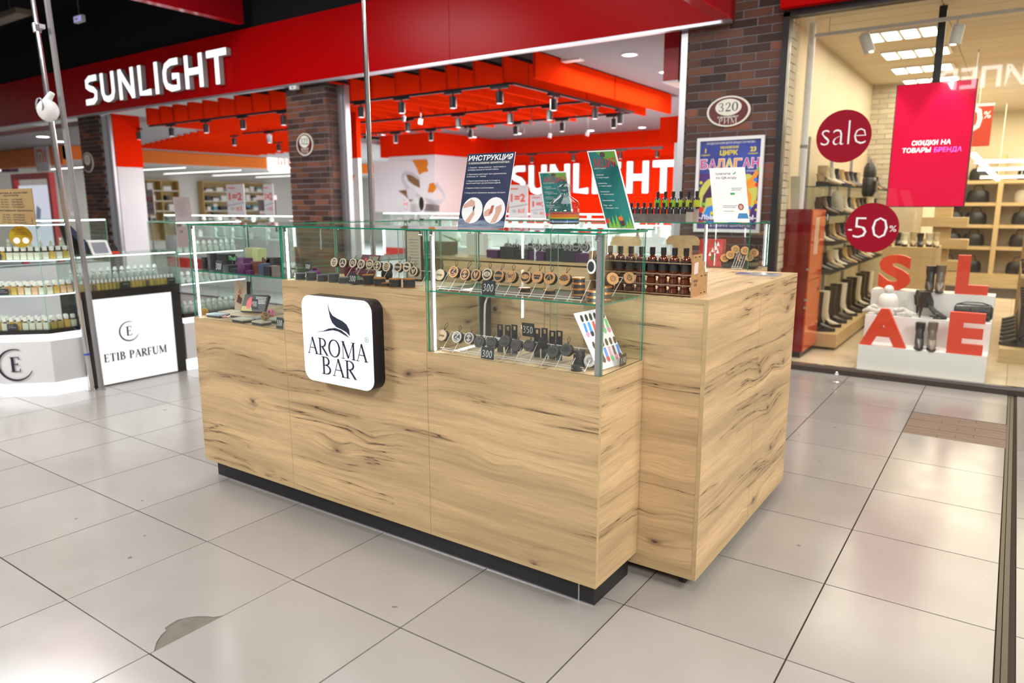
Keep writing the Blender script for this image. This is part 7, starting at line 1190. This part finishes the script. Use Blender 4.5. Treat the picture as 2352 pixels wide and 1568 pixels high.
# backpack and grey sack on the shelf wall
c = at(1997, 412, 'x', -1.41); t = thing('backpack', 'black quilted backpack hanging on the left shelf wall', 'bag', (-1.5, c.y, c.z-.2)); MB().loft([[V(-1.41+.07*s*math.cos(q), c.y+.11*s*math.sin(q), c.z+dz) for q in [2*math.pi*i/14 for i in range(14)]] for dz, s in ((-.19, .75), (-.15, 1), (.0, 1.02), (.02, .9), (.04, 1), (.13, .95), (.18, .6))]).build('body', mat('nylon_black', (.03, .028, .026), .35), t, True); MB().tube([(-1.41, c.y-.05, c.z+.17), (-1.41, c.y, c.z+.22), (-1.41, c.y+.05, c.z+.17)], .008, 6).build('handle', M_BLEA, t); MB().box((-1.35, c.y-.07, c.z-.14), (-1.325, c.y+.07, c.z-.02)).build('pocket', mat('nylon_black', (.03, .028, .026), .35), t)
c = at(1945, 470, 'x', -1.55); t = thing('soft_bag', 'grey soft bag standing on the left shelf wall', 'bag', (-1.58, c.y, 1.4005)); MB().loft([[V(-1.66+.08*s*math.cos(q), c.y+.13*s*math.sin(q), 1.401+dz) for q in [2*math.pi*i/14 for i in range(14)]] for dz, s in ((0, .9), (.06, 1), (.16, .85), (.24, .5), (.26, .2))]).build('body', mat('grey_fabric', (.36, .33, .28), .8), t, True); MB().tube([(-1.66, c.y-.04, 1.64), (-1.66, c.y, 1.69), (-1.66, c.y+.04, 1.64)], .006, 6).build('handle', M_GREY, t)
# back of the shop: oak gondola, bag wall, shelf columns, right shelf
t = thing('gondola', 'oak display block with branching shelves in the middle of the shoe shop', 'display stand', (-1.0, 9.8, 0)); gx, gy = at(2075, 700, 'y', 9.6).x, 9.6; MB().box((gx-.28, gy, 0), (gx+.28, gy+.7, 1.02)).build('block', M_SW2, t)
for k in range(4): MB().box((gx+.28, gy+.05, .18+k*.24), (gx+.282, gy+.65, .185+k*.24)).build('groove', M_GREY, t)
for i in range(3): c = at(2160, 510+50*i, 'y', 11.0); MB().box((c.x-.22, 11.0, c.z-.06), (c.x+.30, 11.35, c.z+.06)).build('branch_shelf', M_SW2, t)
c = at(2160, 560, 'y', 11.2); MB().box((c.x-.1, 11.1, .1), (c.x+.1, 11.3, 2.0)).build('post', M_SW2, t); MB().box((c.x-.5, 10.9, 0), (c.x+.4, 11.5, .10)).build('foot', M_SW2, t)
for i in range(7): c = at(2095+i*12, 468 if i < 4 else 500, 'y', gy+.3); put((SHB, SHK, SHC)[i % 3], (gx-.24+.082*i, gy+.2+.10*(i % 2), 1.0205), -1.4, f'shoe on the oak display block, {ORD[i]} from the left', 'shoes on the oak block', name='shoe', cat='shoe', s=.8)
t = thing('bag_shelf', 'oak wall shelf of black bags at the back of the shoe shop', 'shelf', (.2, 16.2, 0)); wx0, wx1 = at(2235, 500, 'y', 16.2).x, at(2352, 500, 'y', 16.2).x+.8; wx0 -= 1.0
for z in (.75, 1.15, 1.55, 1.95): MB().box((wx0, 16.0, z-.06), (wx1, 16.45, z)).build('shelf_board', M_SW2, t)
MB().box((wx0, 15.95, 0), (wx1, 16.45, .25)).build('plinth', M_SW2, t)
for x in (wx0, at(2290, 500, 'y', 16).x, wx1): MB().box((x-.04, 15.98, .25), (x+.04, 16.45, 2.4)).build('upright', M_SW2, t)
BAGS = [[('body', MB().loft([[V(.22*s*math.cos(q), .10*s*math.sin(q), dz) for q in [2*math.pi*i/12 for i in range(12)]] for dz, s in ((0, .9), (.05, 1), (.2, .95), (.27, .75))]).mesh('body', m_, True)), ('handle', MB().tube([(-.1, 0, .26), (-.07, 0, .38), (.07, 0, .38), (.1, 0, .26)], .012, 6).mesh('handle', m_, True))] for m_ in (M_BLEA, mat('bag_brown', (.16, .09, .05), .5), mat('bag_cream', (.5, .45, .36), .5))]
for r_, z in enumerate((.25, .75, 1.15, 1.55, 1.95)):
    n_ = int((wx1-wx0-.4)/.37)
    for i in range(n_):
        if abs(wx0+.30+i*.37-at(2290, 500, 'y', 16).x) < .23 or wx0+.30+i*.37 > wx1-.23: continue
        put(BAGS[(0, 0, 2, 0, 1)[(i+r_) % 5] if r_ > 2 else 0], (wx0+.30+i*.37, 16.2, z+.0005), 0, f'handbag on row {("one", "two", "three", "four", "five")[r_]} of the back bag wall, {ORD[i]} from the left', 'handbags on the back wall', name='handbag', cat='bag', s=.82)
t = thing('boot_rack', 'oak rack of boots at the right edge of the shoe shop', 'rack', (.5, 8.9, 0)); hx = at(2300, 760, 'y', 8.3).x; MB().box((hx, 8.3, 0), (hx+.9, 10.6, .14)).build('platform', M_SW2, t)
for z in (.85, 1.2, 1.55): MB().box((hx+.1, 8.35, z-.03), (hx+.9, 10.6, z)).build('shelf_board', M_SW2, t)
MB().box((hx+.86, 8.3, .14), (hx+.9, 10.6, 2.0)).build('back_panel', M_SW2, t); MB().box((hx+.1, 10.56, .14), (hx+.86, 10.6, 2.0)).build('end_panel', M_SW2, t)
for r_, z in enumerate((.14, .85, 1.2, 1.55)):
    for i in range(7): put(TALLK if r_ == 0 else (SHK, SHK, SHR, SHK)[(i+r_) % 4], (hx+.16 if r_ == 0 else hx+.26, 8.5+i*.3, z+.0005), 3.0, f'boot on {("the platform", "the lower board", "the middle board", "the top board")[r_]} of the right rack, {ORD[i]} from the window', 'boots on the right rack')
t = thing('bench', 'red cushioned bench with a golden frame at the right of the shoe shop', 'bench', (.4, 10.5, 0)); c = at(2296, 700, 'y', 10.8); bx = c.x+.22
MB().box((bx-.05, 10.8, .38), (bx+.9, 11.3, .48)).build('seat', mat('bench_red', (.62, .03, .02), .5), t); MB().box((bx-.05, 11.28, .48), (bx+.9, 11.36, .66)).build('backrest', mat('bench_red', (.62, .03, .02), .5), t)
for q in ((bx-.02, 10.83), (bx+.86, 10.83), (bx-.02, 11.3), (bx+.86, 11.3)): MB().box((q[0]-.02, q[1]-.02, 0), (q[0]+.02, q[1]+.02, .38)).build('leg', M_GOLD, t)
a = at(2228, 246, 'y', 9.8); b = at(2272, 335, 'y', 9.8); t = thing('sale_banner', 'orange red discount banner hanging behind the crimson screen', 'banner', ((a.x+b.x)/2, 9.8, b.z)); MB().box((a.x-.25, 9.8, b.z), (b.x, 9.81, a.z)).build('sheet', mat('banner_red', (.62, .06, .02), .5), t); write('lettering', '0', V(b.x-.17, 9.8, b.z+.17), X, Z, M_WINK, t, wd=.16, h=.28, d=.002, bold=.03); write('lettering', '%', V(b.x-.05, 9.8, a.z-.13), X, Z, M_WINK, t, wd=.07, h=.08, d=.002, bold=.02); MB().cone((b.x-.2, 9.805, a.z), (b.x-.2, 9.805, ZS), .005, n=6).build('hanger', M_GREY, t); MB().box((a.x-.26, 9.797, a.z), (b.x+.01, 9.813, a.z+.03)).build('top_bar', M_WHT, t)
for i in range(3):  # glowing bars stand in for mall lamps reflected in the window glass
    y = 13.0+i*1.2; zl_ = at(2280, 372+18*i, 'y', y).z; t = thing('lamp_or_reflection_bar', f'glowing bar standing in for a lamp reflection in the shoe shop, {ORD[i]} from the window', 'lamp', (.6, y, 2.95), group='reflection bars of the shoe shop'); MB().box((-.6, y, zl_), (2.6, y+.08, zl_+.04)).build('housing', M_WHT, t); MB().box((-.6, y+.01, zl_-.008), (2.6, y+.07, zl_)).build('tube', MAT['cell_glow'], t); MB().cone((0, y+.04, zl_+.04), (0, y+.04, ZS), .004, n=6).build('hanger', M_WHT, t)
t = thing('lamp_or_reflection_bar', 'glowing diagonal bar standing in for a lamp reflection right of the crimson screen', 'lamp', (.2, 12, 2.5), group='reflection bars of the shoe shop'); a, b = at(2236, 355, 'y', 11.5), at(2292, 412, 'y', 15.0); MB().tube([a, b], .035, 4).build('tube', MAT['cell_glow'], t); MB().cone(a, (a.x, a.y, ZS), .004, n=6).build('hanger', M_WHT, t); MB().cone(b, (b.x, b.y, ZS), .004, n=6).build('hanger', M_WHT, t)  # diagonal bar, likewise a modelled reflection
p = at(1920, 878, 'z', 0); t = thing('door_stopper', 'small chrome floor stopper in front of the shoe shop threshold', 'door stopper', p); MB().lathe([(.028, 0), (.028, .006), (.008, .012), (.007, .05), (.012, .07), (.013, .085), (.008, .095), (0, .096)], p, 18).build('post', M_CHR, t, True); MB().lathe([(.0128, .066), (.015, .07), (.015, .078), (.0128, .082)], p, 18).build('rubber_ring', M_WHT, t, True)
# ================================================================== small things under the mall ceiling
p = at(178, 43, 'y', 6.2); t = thing('exit_sign', 'small pale violet lit sign under the black ceiling at the top left', 'sign', p); MB().box((p.x-.13, 6.2, p.z-.05), (p.x+.13, 6.26, p.z+.05)).build('case', M_WHT, t); MB().box((p.x-.12, 6.196, p.z-.04), (p.x+.12, 6.2, p.z+.04)).build('face', mat('violet_face', (.3, .28, .5), .4, emit=.5, ecol=(.55, .5, 1)), t); MB().cone((p.x, 6.23, p.z+.05), (p.x, 6.23, 5.0), .006, n=6).build('hanger', M_GREY, t); MB().strip(V(p.x, 6.196, p.z), X, Z, [(-.08, .0), (.02, .0)], .03, .001).build('arrow', M_WINK, t)
p = at(25, 42, 'z', 4.6); t = thing('ceiling_fixture', 'unlit pale strip lamp under the black ceiling in the top left corner', 'lamp', p); MB().box((p.x-.9, p.y-.12, 4.6), (p.x+.5, p.y+.12, 4.68)).build('housing', mat('dull_lamp', (.20, .17, .13), .5), t); MB().box((p.x-.85, p.y-.09, 4.594), (p.x+.45, p.y+.09, 4.6)).build('diffuser', mat('dull_diffuser', (.35, .31, .25), .5), t); MB().cone((p.x, p.y, 4.68), (p.x, p.y, 5.0), .006, n=6).build('hanger', M_GREY, t)
p = at(660, 187, 'y', YF-.02); t = thing('white_sensor', 'small white sensor under the fascia above the middle pillar', 'sensor', p); MB().box((p.x+.02, YF-.01, ZB-.075), (p.x+.16, YF+.05, ZB-.0285)).build('case', M_WHT, t); MB().cone((p.x+.09, YF-.011, ZB-.05), (p.x+.09, YF-.016, ZB-.05), .012, n=10).build('lens', M_BLK, t)
zt_cab = at(1860, 480, 'y', 7.55).z
p0, p1 = at(1822, 479, 'y', 7.46), at(1816, 405, 'y', 7.46); t = thing('leaning_board', 'narrow pale board standing on the red cabinet beside the brick return', 'board', (p0.x+.03, 7.46, zt_cab)); MB().prism(V(p1.x, 7.46, 0), X, Z, [(.02, zt_cab+.001), (.10, zt_cab+.001), (.09, p1.z), (0, p1.z)], -.02, 0).build('board', mat('pale_board_wood', (.55, .50, .38), .6), t); MB().box((p1.x+.02, 7.482, zt_cab+.001), (p1.x+.09, 7.52, zt_cab+.02)).build('foot', M_WHT, t)
p = at(1108, 690, 'y', 3.80); t = thing('dark_gap_block', 'black block added for the dark gap before the kiosk back row doors', 'box', (p.x, 3.77, 0)); MB().box((p.x-.06, 3.74, 0), (p.x+.06, 3.815, p.z+.06)).build('case', M_BLK, t); MB().box((p.x-.05, 3.735, p.z), (p.x+.05, 3.74, p.z+.04)).build('front', M_DKB, t)  # black block added where the kiosk interior is only in shade
t = thing('cable', 'white cable hanging in a curve beside the dark gap block inside the kiosk', 'cable', (p.x+.06, 3.74, .7)); MB().tube([at(1128, 678, 'y', 3.74), at(1119, 684, 'y', 3.74), at(1114, 698, 'y', 3.72), at(1113, 720, 'y', 3.72), at(1112, 800, 'y', 3.72)], .006, 6).build('cord', M_WHT, t, True); MB().box((p.x+.075, 3.72, at(1128, 678, 'y', 3.74).z-.01), (p.x+.15, 3.81, at(1128, 678, 'y', 3.74).z+.012)).build('plug', M_WHT, t)
